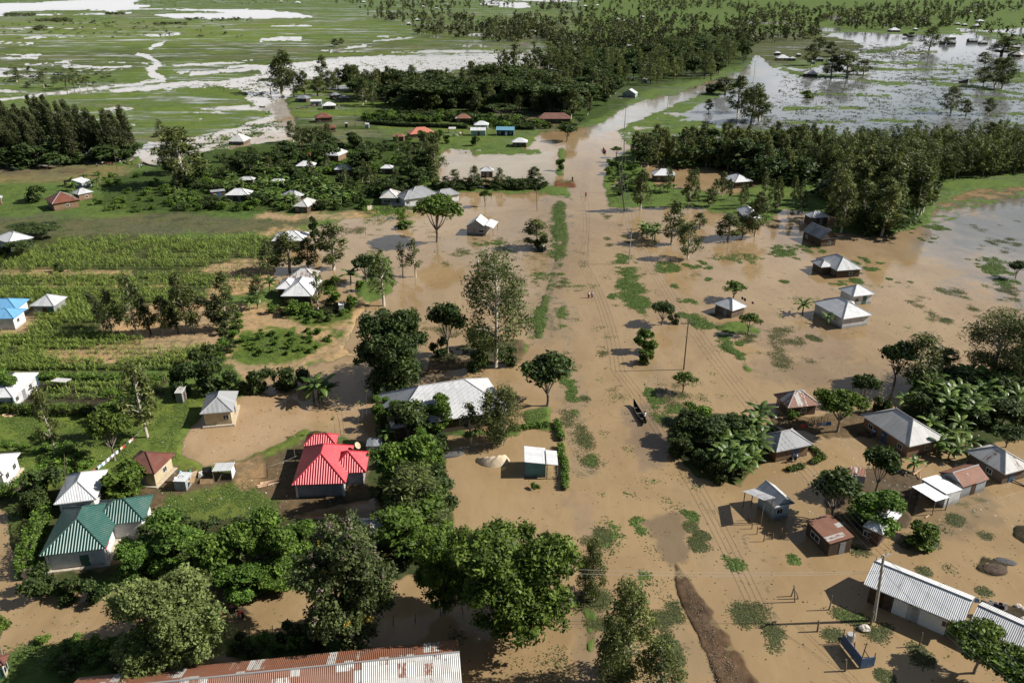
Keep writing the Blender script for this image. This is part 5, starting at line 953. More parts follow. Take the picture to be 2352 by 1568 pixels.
tb = tk.obj('far_trunks', M_DBARK, fw); tb['kind'] = 'stuff'
# ------------------------------------------------------------------ bananas, maize, water weed, grass
def banana_proto(seed, H):
    rg = np.random.default_rng(seed); st = MB(); st.tube([(0, 0, -.5), (.05, 0, H * .28), (.1, .05, H * .55)], [.16, .13, .09], 7); V_, F_, LV = [], [], []
    n = 10
    for i in range(n):
        a = 2.4 * i + rg.random() * .5; Ln = H * (.50 + .16 * rg.random()); el = .35 + 1.0 * (i / n) + .15 * rg.random(); dx, dy = math.cos(a), math.sin(a); p = np.array([.1, .05, H * .52]); b0 = len(V_); segs = 7; l = rg.random()
        for j in range(segs + 1):
            t = j / segs; w = .34 * H / 4 * math.sin(math.pi * min(1, .08 + t * .92)) ** .6 * (1 + .18 * rg.normal()) if 0 < j < segs else .03
            sx, sy = -dy, dx; dr = .22 * w * (1 + rg.random())
            V_ += [p + np.array([sx * w, sy * w, -dr]), p + np.array([0, 0, .02]), p - np.array([sx * w, sy * w, dr])]; LV += [l] * 3
            e = el - t * 1.55; p = p + Ln / segs * np.array([dx * math.cos(e), dy * math.cos(e), math.sin(e)])
        for j in range(segs):
            q = b0 + 3 * j; F_ += [(q, q + 1, q + 4, q + 3), (q + 1, q + 2, q + 5, q + 4)]
    me = np_mesh('leaves', np.array(V_), np.array(F_), L['ban'], {'lv': LV}); return st.mesh('stem', M_BSTEM, True), me, H
M_BSTEM = plain('banana_stem', (.16, .17, .06), .8, .4, 5)
BAN = [banana_proto(200 + i, 4.0) for i in range(4)]
_bi = [0]
def banana(p, h, label, group=None):
    st, lf, H = BAN[_bi[0] % 4]; _bi[0] += 1; o = thing('banana_plant', label, 'banana plant', (p.x, p.y, land_h(p.x, p.y)), random.uniform(0, 6.28), group); s = h / H; o.scale = (s * 1.1, s * 1.1, s); add('stem', st, o); add('leaves', lf, o)
def bananas(poly, n, hr, label, group, gap=1.2):
    poly = np.asarray(poly, float); pts = []; tries = 0
    while len(pts) < n and tries < n * 60:
        tries += 1; x, y = random.uniform(poly[:, 0].min(), poly[:, 0].max()), random.uniform(poly[:, 1].min(), poly[:, 1].max())
        if sdist(np.array([x]), np.array([y]), poly)[0] < 0: continue
        p = P(x, y)
        if any((p.x - q.x) ** 2 + (p.y - q.y) ** 2 < gap * gap for q in pts) or any(abs(p.x - hx) < 4 and abs(p.y - hy) < 4 for hx, hy, _ in CLEAR): continue
        pts.append(p); banana(p, random.uniform(*hr), label, group)
bananas([(520,405),(600,395),(700,402),(800,440),(790,482),(700,486),(600,470),(520,452)], 46, (3.6, 5), 'broad leaved banana plant in the village banana garden', 'village banana garden')
bananas([(1650,1010),(1745,1000),(1760,1040),(1735,1090),(1680,1108),(1640,1070)], 24, (3.2, 4.6), 'sunlit banana plant in the clump beside the clay walled hut', 'roadside banana clump')
bananas([(2090,890),(2200,875),(2330,880),(2335,960),(2250,985),(2130,960),(2085,930)], 46, (3.4, 5), 'banana plant in the dark grove at the right edge', 'right edge banana grove', 1.4)
bananas([(2100,1000),(2180,990),(2235,1020),(2200,1060),(2130,1050)], 12, (3, 4.2), 'banana plant between the long clay house and the stained house', 'bananas below the long clay house')
bananas([(1465,535),(1500,530),(1530,545),(1540,560),(1480,562)], 8, (3.5, 5), 'dark banana plant standing in flood beside the road', 'flooded banana stand')
bananas([(1545,530),(1580,532),(1575,552),(1550,550)], 3, (3, 4), 'banana plant left of the near slender tree', 'bananas by the slender tree')
bananas([(1390,150),(1440,140),(1530,150),(1525,166),(1440,168),(1380,162)], 34, (4, 5.5), 'banana plant in the garden by the far road', 'far road banana garden', 2.0)
bananas([(1500,436),(1550,436),(1548,446),(1505,448)], 6, (2.6, 3.4), 'small yellowish banana plant in the flooded grove', 'flooded grove bananas')
bananas([(155,430),(230,416),(238,430),(170,445)], 7, (3, 4.2), 'banana plant beside the tiny tilted shed', 'bananas by the tilted shed')
bananas([(385,465),(425,460),(425,480),(390,482)], 4, (2.6, 3.6), 'banana plant near the pale trunked tree', 'bananas near the pale trunked tree')
for c, r, x, y, h, lab in [(1,2,520,540,5.2,'tall banana clump plant by the tan pool, left'),(1,2,590,548,5.6,'tall banana clump plant by the tan pool, middle'),(1,2,645,538,4.4,'tall banana clump plant by the tan pool, right'),(1,2,560,520,4.8,'tall banana clump plant by the tan pool, rear'),(3,1,310,1285,4.0,'single banana plant left of the white block house'),(3,1,525,1385,3.4,'banana plant against the white block wall'),(1,1,850,1030,5.0,'tall banana plant at the sandy shore'),(1,1,130,1110,4.6,'banana plant left of the gleaming white roof'),(1,1,20,1250,4.2,'yellowish banana plant at the maize corner'),(0,1,2240,1270,3.6,'pale banana plant at the end of the tree row'),
    (2,2,2180,870,5.0,'upright banana plant by the clay hut roof, front'),(2,2,2200,800,5.2,'upright banana plant by the clay hut roof, rear'),(1,1,1185,175,3.2,'banana plant behind the zinc roofed hut'),(3,2,1190,640,3.6,'banana plant behind the long clay house'),(3,2,1300,1180,3.0,'young banana plant by the plank pile'),(1,2,1190,950,3.6,'banana plant beside the low tin shed')]:
    banana(P(*T(c, r, x, y)), h, lab)
def sample(poly, n, thr=None, scale=2.5, seed=0, soft=16.0):           # ground points inside an outline, clumped by noise
    poly = np.asarray(poly, float); rg = np.random.default_rng(seed + len(poly) * 7 + int(poly.sum()) % 997); out = []
    ymin = poly[:, 1].min(); tot = 0
    for _ in range(60):
        x = rg.uniform(poly[:, 0].min(), poly[:, 0].max(), 6000); y = rg.uniform(ymin, poly[:, 1].max(), 6000)
        sdv = sdist(x, y, poly); k = (rg.random(6000) < ((ymin + 80) / (y + 80)) ** 3) & (sdv + rg.normal(size=6000) * 4 > 0)
        x, y, sdv = x[k], y[k], sdv[k]; px, py = x - FW / 2, FH / 2 - y; t = -CAMH / (-F * ST + py * CT); wx, wy = px * t, (F * CT + py * ST) * t
        if thr is not None:
            m = vn(wx, wy * .6, scale, 3) * .45 + vn(wx, wy * .7, scale * .35, 4) * .45 + vn(wx, wy * .6, scale * 3, 5) * .4 > thr + .40 * np.clip(1 - sdv / soft, 0, 1); wx, wy = wx[m], wy[m]
        out.append(np.stack([wx, wy], -1)); tot += len(wx)
        if tot >= n: break
    return np.concatenate(out)[:n] if out else np.zeros((0, 2))
def leaves_at(pts, per, size, h, spread, seed, up=2.2, aspect=1.5, vert=0.0):
    rg = np.random.default_rng(seed); n = len(pts); c = np.concatenate([pts, np.full((n, 1), h * .5)], 1)
    z = np.array([land_h(x, y) for x, y in pts]) if n < 12000 else np.zeros(n); c[:, 2] += np.maximum(z, 0)
    return leaf_cloud(rg, c, np.tile((spread, spread, h * .5), (n, 1)), per, size, aspect, up, .2, 0, .5, .45) if vert == 0 else leaf_cloud(rg, c, np.tile((spread, spread, h * .5), (n, 1)), per, size, aspect, -.2, .2, -vert, .5, .5)
def tq(c, r, *xy): return [T(c, r, xy[i], xy[i + 1]) for i in range(0, len(xy), 2)]
def weeds(name, label, mat, items, cat='water weed'):
    parts = []
    for i, (poly, n, thr, per, size, h, spread) in enumerate(items):
        p = sample(poly, n, thr, 1.7, i)
        if len(p): parts.append(leaves_at(p, per, size, h, spread, i + 500))
    v = np.concatenate([q[0] for q in parts]); lv = np.concatenate([q[1] for q in parts])
    tag(add(name, np_mesh(name, v, quads(len(v)), mat, {'lv': lv})), label, cat, kind='stuff')
ww = (.15, .06, .8)                                         # leaf size, height, clump radius
B = lambda poly, n, thr=-.1, per=7: (poly, int(n * (1.5 if thr < -.3 else 1.0 if thr < -.02 else .55)), thr + (.06 if thr < -.3 else .10), per if thr < -.02 else 4) + ww
weeds('water_hyacinth', 'bright green floating water weed in mats on the brown flood', L['hya'], [
 B(tq(2,1, 940,870,1100,880,1180,920,1080,985,1170,1050,1180,1110,1250,1180,1230,1240,1060,1240,1000,1180,960,1140,930,1050,980,970), 1500, -.55), B(tq(2,1, 830,1110,930,1110,940,1215,850,1220), 220, -.2), B(tq(2,1, 870,740,960,740,1110,830,1000,840,900,800), 420, -.3),
 B(tq(2,1, 1290,830,1500,815,1510,900,1400,930,1300,900), 520, -.35), B(tq(2,1, 1510,810,1780,800,1770,890,1520,890), 520, -.25), B(tq(2,1, 1600,760,2294,750,2294,850,1750,830), 900, 0), B(tq(2,1, 1480,1290,1600,1280,1800,1400,1790,1440,1600,1400), 700, -.4), B(tq(2,2, 1830,0,1900,-20,2100,160,2110,200,2000,190), 320, -.3), B(tq(2,1, 1830,1390,1960,1340,2080,1380,1900,1420,1990,1568,1900,1540), 420, -.1), B(tq(2,2, 1970,-20,2010,-20,2120,80,2080,90), 120, -.2),
 B(tq(2,1, 1380,990,1550,980,1550,1065,1420,1050), 180, .0), B(tq(2,1, 1440,1110,1760,1100,1740,1240,1450,1250), 420, .1), B(tq(2,1, 1690,970,1850,990,1840,1015,1700,1000), 130, -.1), B(tq(2,1, 900,1160,1330,1170,1200,1290,1050,1240), 260, .2),
 B(tq(2,2, 1090,280,1220,280,1330,560,1250,610,1150,400), 620, -.05), B(tq(2,2, 1390,590,1530,600,1540,670,1420,670), 200, -.2), B(tq(2,2, 1240,620,1400,660,1420,760,1280,740), 220, .1),
 B(tq(2,1, 380,300,480,300,480,600,330,640,340,560), 900, -.35), B(tq(2,1, 320,640,460,620,500,850,330,860), 700, .0), B(tq(2,1, 150,900,330,890,330,1070,190,1060), 360, .05), B(tq(2,1, 230,1140,310,1140,310,1440,240,1568,160,1568,180,1300), 700, -.15), B(tq(2,1, 380,1160,520,1160,510,1568,380,1568), 420, .1), B(tq(2,1, 430,980,610,960,600,1080,440,1060), 150, .15), B(tq(2,1, 400,760,500,780,600,960,430,960), 220, .2),
 B(tq(2,2, 460,0,520,0,510,140,450,130), 120, -.1), B(tq(2,2, 440,230,560,240,590,560,560,680,440,560), 700, -.1), B(tq(2,2, 400,560,660,560,660,700,560,720), 260, .2), B(tq(2,2, 660,1010,760,1020,770,1200,640,1200), 160, .15), B(tq(2,2, 480,1370,700,1330,760,1300,700,1410,500,1400), 150, .05),
 B(tq(3,1, 0,690,300,670,580,690,560,740,380,800,100,810,0,780), 1100, -.2), B(tq(3,1, 500,970,840,960,830,1030,600,1030), 420, -.25), B(tq(3,1, 740,810,870,840,1060,900,1040,945,800,900), 420, -.1), B(tq(3,1, 1040,915,1300,960,1290,1010,1060,1010), 320, .0), B(tq(3,1, 1710,790,2060,780,2200,920,2180,950,1900,930,1740,860), 1300, -.2), B(tq(3,1, 1990,960,2294,990,2294,1060,2080,1020), 520, -.1), B(tq(3,1, 1380,480,1640,470,1640,560,1500,620,1380,560), 700, -.05), B(tq(3,1, 1150,540,1640,600,1600,680,1200,640), 500, .15), B(tq(3,1, 120,960,240,970,230,1030,130,1030), 130, -.2), B(tq(3,1, 260,1030,420,1060,400,1100,280,1060), 90, .0), B(tq(3,1, 620,680,800,700,1050,860,900,880,640,760), 520, .15),
 B(tq(2,3, 1510,30,1650,40,1640,110,1500,100), 130, -.1), B(tq(2,3, 1050,90,1130,90,1180,250,1120,250), 90, -.1), B(tq(2,3, 860,80,960,80,970,280,900,280), 60, .1), B(tq(2,3, 1840,370,1900,380,2100,470,2060,640,1920,620,1860,480), 320, .05), B(tq(2,3, 2160,310,2300,320,2300,400,2180,360), 80, -.1), B(tq(2,3, 1120,570,1260,580,1230,740,1140,720), 70, .1),
 B(tq(2,3, 450,100,500,100,540,260,490,260), 130, -.4), B(tq(3,3, 200,420,310,420,300,490,220,480), 60, -.2), B(tq(3,3, 280,800,900,1000,920,1060,440,960,280,860), 130, .1),
 B(tq(1,1, 1550,680,2100,640,2294,560,2294,920,1900,1000,1550,900), 600, .28), B(tq(1,1, 1560,960,1900,960,1900,1080,1560,1080), 200, .2), B(tq(1,1, 1930,650,2200,630,2190,680,1960,690), 260, -.2),
 B([(1240,600),(1600,600),(1700,900),(1650,1250),(1300,1250),(1290,900)], 420, .42, 6), B([(1290,1100),(1500,1120),(1480,1300),(1350,1280)], 150, .35, 6), B([(1740,640),(2352,640),(2352,760),(1760,780)], 420, .32, 6), B([(1590,430),(1900,540),(1880,700),(1500,640)], 320, .36, 6)])
dw = (.10, .04, 1.1)
D_ = lambda poly, n, thr=.05, per=6: (poly, int(n * .9), thr + .14, per) + dw
weeds('drowned_weed', 'dark half drowned grass and weed scattered over the flood', L['dullw'], [
 D_(tq(2,3, 1500,110,1620,120,1750,400,1680,420,1560,300), 620, 0), D_(tq(2,3, 1680,160,1860,170,1860,310,1740,310), 420, -.1), D_(tq(2,3, 1870,780,2100,770,2294,900,2294,1080,2050,1060), 700, .05), D_(tq(2,3, 1220,890,1340,900,1430,1070,1300,1060), 420, -.1), D_(tq(2,3, 1330,1060,1420,1060,1560,1568,1440,1568,1380,1300), 700, .05), D_(tq(2,3, 1400,930,1560,950,1560,1030,1430,1000), 180, -.1), D_(tq(2,3, 600,250,860,230,870,320,640,330), 320, .0), D_(tq(2,3, 720,130,860,180,820,260,720,220), 180, .0), D_(tq(2,3, 1400,730,1560,980,1760,1400,1740,1440,1640,1200,1440,850), 320, .1), D_(tq(2,3, 1560,1100,1660,1150,1680,1400,1580,1400), 150, .1), D_(tq(2,3, 470,-90,680,-70,680,30,480,60), 260, -.05), D_(tq(2,3, 560,780,860,740,900,1000,830,1200,700,1230,620,980), 900, -.2),
 D_(tq(2,2, 580,740,640,730,730,970,640,970), 420, -.5), D_(tq(2,2, 640,1010,770,1020,760,1220,650,1200), 260, -.05), D_(tq(2,2, 560,640,700,660,680,740,570,720), 120, .1), D_(tq(2,2, 600,80,900,60,860,200,620,240), 80, .2), D_(tq(2,2, 1280,330,1520,360,1560,620,1300,600), 420, .1), D_(tq(2,2, 1240,700,1500,640,1560,760,1320,780), 200, .1), D_(tq(2,2, 600,280,680,240,700,640,600,560), 120, .2),
 D_(tq(2,2, 1750,-260,2294,-60,2294,120,1980,60), 500, .12), D_(tq(3,2, 0,-60,560,-100,600,0,300,400,100,340,0,200), 1000, .1), D_(tq(3,1, 350,1450,640,1460,620,1560,380,1560), 420, -.1), D_(tq(3,1, 0,1380,300,1400,280,1500,0,1480), 260, .05), D_(tq(3,2, 1140,40,1640,0,1700,200,1400,260), 300, .2), D_(tq(3,1, 1000,1050,2294,1000,2294,1500,1500,1460,1100,1300), 1500, .22), D_(tq(3,1, 1750,480,2294,420,2294,780,1900,760), 900, .18), D_(tq(3,1, 1300,1480,2294,950,2294,1010,1420,1500), 500, .0),
 D_(tq(3,3, 280,800,560,870,900,1000,860,1060,500,930,300,860), 420, 0), D_(tq(3,3, 460,1080,640,1090,640,1200,480,1180), 180, .05), D_(tq(3,3, 820,1020,1080,1010,1080,1240,900,1200), 320, -.1), D_(tq(3,3, 0,1080,110,1080,110,1320,0,1320), 260, -.05), D_(tq(3,3, 800,1440,1150,1440,1150,1568,820,1568), 260, .05), D_(tq(3,3, 1260,1190,1660,1260,1640,1420,1300,1400), 420, 0), D_(tq(3,3, 1080,280,1480,240,1500,330,1160,350), 420, -.05), D_(tq(3,3, 1420,130,1800,30,1840,60,1560,220), 420, -.15), D_(tq(3,3, 1420,430,1500,440,1700,720,1600,720), 260, 0), D_(tq(3,3, 1250,510,1500,520,1500,620,1260,580), 120, .1), D_(tq(3,3, 1860,220,1970,230,1960,280,1870,270), 90, -.3), D_(tq(3,3, 2200,680,2294,670,2294,860,2220,830), 180, -.2), D_(tq(3,3, 1920,730,2030,740,2030,800,1930,790), 90, -.2), D_(tq(3,3, 620,340,1000,340,940,440,640,440), 130, .15),
 D_(tq(1,1, 780,480,1400,430,1500,560,1000,620,780,560), 600, .1), D_(tq(1,1, 1540,420,2294,560,2294,1100,1500,1200,1500,700), 800, .3), D_(tq(1,2, 20,780,640,760,640,900,300,960,20,900), 420, .15), D_(tq(1,1, 1400,1330,1800,1330,1900,1520,1500,1500), 420, .1), D_(tq(1,2, 1080,170,1500,180,1500,270,1100,250), 260, .1), D_(tq(2,1, 0,560,320,500,340,880,0,860), 420, .15), D_(tq(2,1, 0,900,160,900,160,1300,0,1300), 260, .1), D_(tq(2,1, 900,420,1110,420,1110,700,920,640), 420, .12), D_(tq(2,1, 800,340,910,340,900,700,820,740), 320, .1), D_(tq(2,1, 330,860,480,860,520,1160,350,1160), 320, .15),
 D_([(1230,470),(1300,470),(1310,640),(1230,640)], 320, .0), D_([(1270,900),(1335,890),(1350,1060),(1290,1050)], 360, .1), D_([(1240,500),(1640,600),(1700,1200),(1500,1560),(1300,1500),(1280,1100)], 700, .40, 6), D_([(1000,1380),(1300,1380),(1320,1560),(1060,1560)], 120, .42, 6), D_([(0,560),(0,561),(1,560)], 1, -1)])
fl = (.11, .03, 1.2)
weeds('flotsam', 'small leaves and rubbish drifting all over the brown flood', L['dullw'], [([(1230,480),(1640,560),(2100,600),(2352,700),(2352,860),(1760,940),(1640,960),(1700,1200),(2352,1180),(2352,1568),(1060,1568),(1050,1250),(1240,1080)], 2600, None, 2) + fl, ([(850,480),(1240,440),(1260,700),(1000,780),(840,690)], 700, None, 2) + fl, ([(430,1000),(560,910),(850,850),(860,1000),(480,1060)], 160, None, 2) + fl, ([(0,1330),(480,1340),(900,1340),(860,1470),(0,1500)], 260, None, 2) + fl], 'flotsam')
fl = (.5, .25, 2.0)
weeds('shallow_grass', 'grass blades showing through the white shallow water', L['hya'], [([(590,150),(830,131),(1250,124),(1255,160),(900,165),(700,190),(660,230),(600,225),(575,200)], 900, .12, 4) + fl, ([(330,325),(500,302),(640,262),(675,300),(560,338),(380,372),(325,375)], 700, .15, 4) + fl, ([(420,192),(600,175),(640,240),(560,230)], 300, .0, 4) + fl])
# reeds and dark flecks on the lake and the far plain
rs = (.42, .35, 1.5); RR = lambda poly, n, thr=.05, per=5: (poly, n, thr, per) + rs
weeds('lake_reeds', 'dark tufts of reed dotted over the shining lake', L['reed'], [RR([(1790,150),(2352,120),(2400,330),(1900,335),(1770,240)], 5200, .12, 4), RR([(1900,95),(2130,105),(2150,140),(1930,160)], 2600, .0, 5), RR([(1700,250),(1900,270),(1900,310),(1720,300)], 300, .1), RR([(2050,160),(2352,180),(2352,215),(2060,200)], 400, .15)])
rs = (1.8, 2.4, 3.2)
weeds('reed_beds', 'dark reed beds on the far green plain', L['reed'], [RR([(10,32),(80,32),(80,38),(10,38)], 120, None, 7), RR([(82,44),(160,44),(168,52),(84,52)], 140, .0, 7), RR([(80,62),(106,62),(106,70),(80,70)], 50, None, 7), RR([(240,30),(288,30),(288,35),(240,35)], 70, None, 7), RR([(355,53),(430,54),(430,59),(355,58)], 70, 0, 7), RR([(425,42),(580,42),(580,50),(430,48)], 70, .1, 7), RR([(0,40),(300,40),(560,60),(560,100),(0,90)], 160, .35, 5), RR([(310,-5),(700,-5),(700,18),(340,16)], 160, .2, 5), RR([(0,150),(250,150),(280,200),(0,210)], 120, .2, 3), RR([(1130,68),(1260,66),(1262,76),(1130,78)], 200, -.2, 6)])
# tufted grass on dry ground
gs = (.10, .10, .9); G_ = lambda poly, n, thr=.0, per=6: (poly, n, thr + .08, per) + gs
weeds('grass_tufts', 'tufted grass and low herbs on the dry yards', L['grass'], [
 G_([(250,930),(420,890),(540,905),(420,1000),(400,1060),(300,1080),(200,1050)], 1500, .0), G_([(0,930),(240,950),(250,1040),(60,1040),(0,1030)], 1100, .0), G_([(380,1130),(560,1110),(640,1160),(600,1195),(380,1200)], 900, .0), G_([(560,770),(690,755),(790,775),(690,828),(570,838)], 900, -.1), G_([(650,690),(810,705),(800,740),(690,750),(640,730)], 600, -.05), G_([(560,1040),(700,985),(800,1000),(640,1060)], 420, .1),
 G_([(700,210),(830,220),(830,270),(720,280)], 500, .1), G_([(960,286),(1270,288),(1220,315),(1030,328)], 800, .05), G_([(0,430),(230,430),(235,490),(0,492)], 900, .05), G_([(230,430),(400,425),(470,488),(230,490)], 1400, -.1), G_([(420,385),(1000,340),(1000,400),(860,480),(480,485)], 1600, .1), G_([(850,560),(905,610),(890,675),(830,690),(830,620)], 500, -.1), G_([(0,1480),(330,1475),(400,1500),(280,1556),(0,1560)], 700, -.1), G_([(510,1478),(700,1462),(850,1490),(700,1518)], 400, -.1), G_([(60,865),(380,865),(380,918),(60,922)], 900, -.05), G_([(1205,948),(1262,935),(1268,980),(1205,980)], 320, -.2), G_([(0,1040),(110,1040),(60,1300),(20,1300)], 300, 0), G_([(830,495),(980,480),(990,520),(850,530)], 380, .1), G_([(480,800),(560,760),(560,860),(500,900)], 420, .0), G_([(1400,365),(1480,395),(1540,470),(1400,470)], 600, -.05), G_([(1400,430),(1560,445),(1780,450),(1860,490),(1760,505),(1600,480),(1400,475)], 1600, -.05), G_([(1900,440),(2230,430),(2140,510),(2030,540)], 900, .05), G_([(1440,300),(1700,300),(1760,335),(1480,340)], 1500, .0), G_([(0,498),(700,505),(620,540),(0,540)], 1600, .12, 4), G_([(1545,965),(1750,970),(1740,1060),(1600,1090)], 600, 0), G_([(2080,900),(2340,880),(2340,990),(2160,990)], 900, 0)], 'grass')
weeds('yard_litter', 'scraps and litter strewn over the yards', plain('litter', (.42, .38, .32), .8, .6, 9), [([(380,1000),(860,1000),(870,1170),(380,1170)], 260, None, 1, .13, .06, .5), ([(1760,950),(2330,960),(2330,1230),(1760,1200)], 420, None, 1, .13, .06, .5), ([(0,880),(420,880),(420,1150),(0,1100)], 110, None, 1, .09, .05, .5)], 'litter')
# maize
def maize(polys, seed, label):
    rg = np.random.default_rng(seed); V_, F_, LV = [], [], []
    for poly, n, h in polys:
        p = sample(poly, int(n * .85), None, 3, seed)
        p[:, 1] = np.round(p[:, 1] / 2.2) * 2.2 + rg.normal(size=len(p)) * .28
        for x, y in p:
            if vn(np.array([x]), np.array([y]), 4, 8)[0] < -.62: continue
            l = rg.random(); hh = h * (.7 + .6 * rg.random())
            for j in range(5):
                a = rg.random() * 6.283; c, s = math.cos(a), math.sin(a); z = hh * (.25 + .13 * j); w = .055; r1, r2 = .28 * hh, .60 * hh; b = len(V_); sx, sy = -s * w, c * w
                V_ += [(x - sx * .6, y - sy * .6, z), (x + sx * .6, y + sy * .6, z), (x + c * r1 + sx, y + s * r1 + sy, z + .32 * hh), (x + c * r1 - sx, y + s * r1 - sy, z + .32 * hh), (x + c * r2, y + s * r2, z + .12 * hh)]
                F_ += [(b, b + 1, b + 2, b + 3), (b + 3, b + 2, b + 4, b + 4)]; LV += [min(1, l + .1 * j)] * 5
    F_ = [f if f[2] != f[3] else f[:3] for f in F_]
    me = bpy.data.meshes.new('maize_crop'); me.from_pydata(V_, [], F_); me.materials.append(L['maize']); at = me.attributes.new('lv', 'FLOAT', 'POINT'); at.data.foreach_set('value', np.array(LV, np.float32)); me.update()
    tag(add('maize_crop', me), label, 'crop', kind='stuff')
maize([([(150,556),(300,550),(640,548),(612,595),(420,618),(200,620),(0,628),(0,600),(90,575)], 3400, 1.5), ([(0,634),(420,634),(500,640),(470,660),(0,656)], 1300, 1.1), ([(0,664),(430,664),(480,690),(330,700),(0,690)], 1700, 1.2), ([(150,690),(330,700),(240,740),(110,760),(60,770),(100,720)], 1100, 1.3), ([(0,775),(230,765),(330,785),(90,810),(0,812)], 1300, 1.1), ([(0,812),(90,812),(150,838),(330,832),(470,800),(470,820),(390,850),(0,858)], 1300, 1.2), ([(130,800),(470,795),(440,825),(160,832)], 260, 1.0), ([(430,625),(560,610),(600,630),(560,690),(480,690)], 260, 1.0), ([(120,872),(380,872),(370,915),(110,915)], 420, 1.1), ([(830,485),(960,480),(960,500),(840,510)], 160, 1.3)], 31, 'rows of young maize in the fields at left')
# hedges
def hedge(label, pts, h, w, leaf='lush', size=.13):
    rg = np.random.default_rng(len(label)); ps = [P(*p) for p in pts]; cen = []
    for a, b in zip(ps[:-1], ps[1:]):
        n = max(2, int((b - a).length / .45)); d = (b - a).normalized(); s = Vector((-d.y, d.x, 0))
        for i in range(n):
            for q in (-.38, 0, .38):
                for z in (.35, .8): c = a + (b - a) * (i / n) + s * w * q * rg.uniform(.7, 1.3); cen.append((c.x, c.y, h * z * rg.uniform(.85, 1.12)))
    o = thing('hedge', label, 'hedge', ps[0]); core = MB(); core.tube([Vector((p.x, p.y, h * .38)) - ps[0] for p in ps], h * .3, 6); core.obj('stems', M_DBARK, o)
    v, lv = leaf_cloud(rg, np.array(cen) - np.array(ps[0]), [(.42, .42, h * .25)] * len(cen), 34, size, 1.6, .6, .8); add('leaves', np_mesh('leaves', v, quads(len(v)), L[leaf], {'lv': lv}), o)
hedge('long clipped hedge along the foot of the maize field', tq(0,2, 360,355,800,365,1200,365,1480,375), 1.3, 1.4)
hedge('thick clipped hedge dividing the garden from the lawn', tq(0,2, -100,640,300,670,600,675,860,670), 1.9, 1.6, 'mango')
hedge('bright diagonal hedge beside the left edge houses', tq(0,2, 650,1010,480,1150,330,1270,180,1370,-60,1420), 2.0, 2.0)
hedge('tall loose hedge along the left side of the green house', tq(0,3, 420,60,330,280,230,520,250,640), 2.0, 2.0)
hedge('bright narrow hedge in the flood right of the teal kiosk', tq(2,2, 440,960,440,1050,475,1120,475,1250,470,1350), .9, .6)
hedge('short bright hedge beside the flooded road', tq(2,2, 400,750,430,840,440,910), .9, .7)
hedge('row of small clipped bushes at the grassy square', tq(2,2, -20,810,100,795,220,780,330,770), .8, .7)
hedge('curving low hedge in the swept yard', tq(3,2, 350,950,430,1000,490,1060,380,1110), .6, .6, 'mango'); hedge('low hedge below the clay walled hut', tq(3,2, 190,1170,330,1130), .6, .6, 'mango')
hedge('dark hedge behind the village green', tq(1,0, 1000,1115,1300,1140,1700,1150,1900,1160), 2.2, 2.0, 'dark', .2); hedge('dark hedge right of the navy house', tq(1,0, 2290,1165,2500,1168), 2.2, 2.0, 'dark', .2); hedge('bright hedge inside the flooded road verge', tq(1,2, 1080,560,1085,480,1090,440), 1.4, .9)
# ------------------------------------------------------------------ poles and wires
M_WIRE = plain('wire', (.12, .12, .12), .5, .1); M_WIREL = plain('bright_wire', (.45, .45, .44), .4, .1); M_CON = plain('concrete_pole', (.36, .33, .29), .9, .2, 2); M_WPOLE = plain('wooden_pole', (.11, .085, .065), .9, .25, 2); M_INS = plain('insulator', (.22, .20, .19), .4)
def pole(label, c, r, bx, by, tx, ty, arm=2.2, rad=.14, mat=None, tc=None, ins=3, armrot=0.0):
    b = P(*T(c, r, bx, by)); tp = top_at(b, *T(*(tc or (c, r)), tx, ty)); o = thing('power_pole', label, 'pole', b)
    up = tp - b; m = MB(); m.tube([Vector((0, 0, -.6)), up * .5, up], [rad, rad * .8, rad * .6], 8); m.obj('post', mat or M_WPOLE, o); ends = []
    if arm:
        a = MB(); z = up * .975; ca, sa = math.cos(armrot), math.sin(armrot)
        a.box(z.x, z.y, z.z, arm, .11, .13, armrot); ar = a.obj('crossarm', mat or M_WPOLE, o)
        for i in range(ins):
            t = (i / (ins - 1) - .5) * arm * .92; q = MB(); q.tube([z + Vector((ca * t, sa * t, .06)), z + Vector((ca * t, sa * t, .32))], [.05, .035], 6); q.obj('insulator', M_INS, ar)
            ends.append(b + z + Vector((ca * t, sa * t, .3)))
    return o, b, b + up, ends
PL = [pole('tall wooden pole standing in the flood beside the canoe', 2,2,1538,264,1580,-1150 + 490, 2.6, ins=4)] if False else []
pA = pole('tall thin pole with wide crossarm standing in the brown flood', 2,2,1538,264,1580,-160, 2.6, ins=4); pB = pole('grey pole with crossarm beside the large weed mat', 2,1,1048,838,1072,524, 2.4, mat=M_CON, ins=4); pC = pole('thick leaning dead pole by the leafy bank', 2,1,1010,362,966,70, 0, .2)
pZ = pole('massive pale concrete pole before the long white building', 3,3,950,1010,1038,420, 2.4, .22, M_CON, ins=4, armrot=.5)
pD = pole('roadside pole by the dark grove, fifth from the front', 2,0,1002,1510,1008,1240, 2.2); pE = pole('dark roadside pole on the bright green verge', 2,0,1005,1172,1021,955, 2.2); pF = pole('pale roadside pole at the edge of the lake', 2,0,1390,1004,1406,846, 2.2, mat=M_CON); pG = pole('pale pole mirrored in the lake further up the road', 2,0,1690,870,1683,722, 2.2, mat=M_CON); pH = pole('short far pole beside the group of people', 2,0,1978,692,1994,618, 2.0); pI = pole('far pole where the road meets the lake', 2,0,2175,660,2178,548, 2.0)
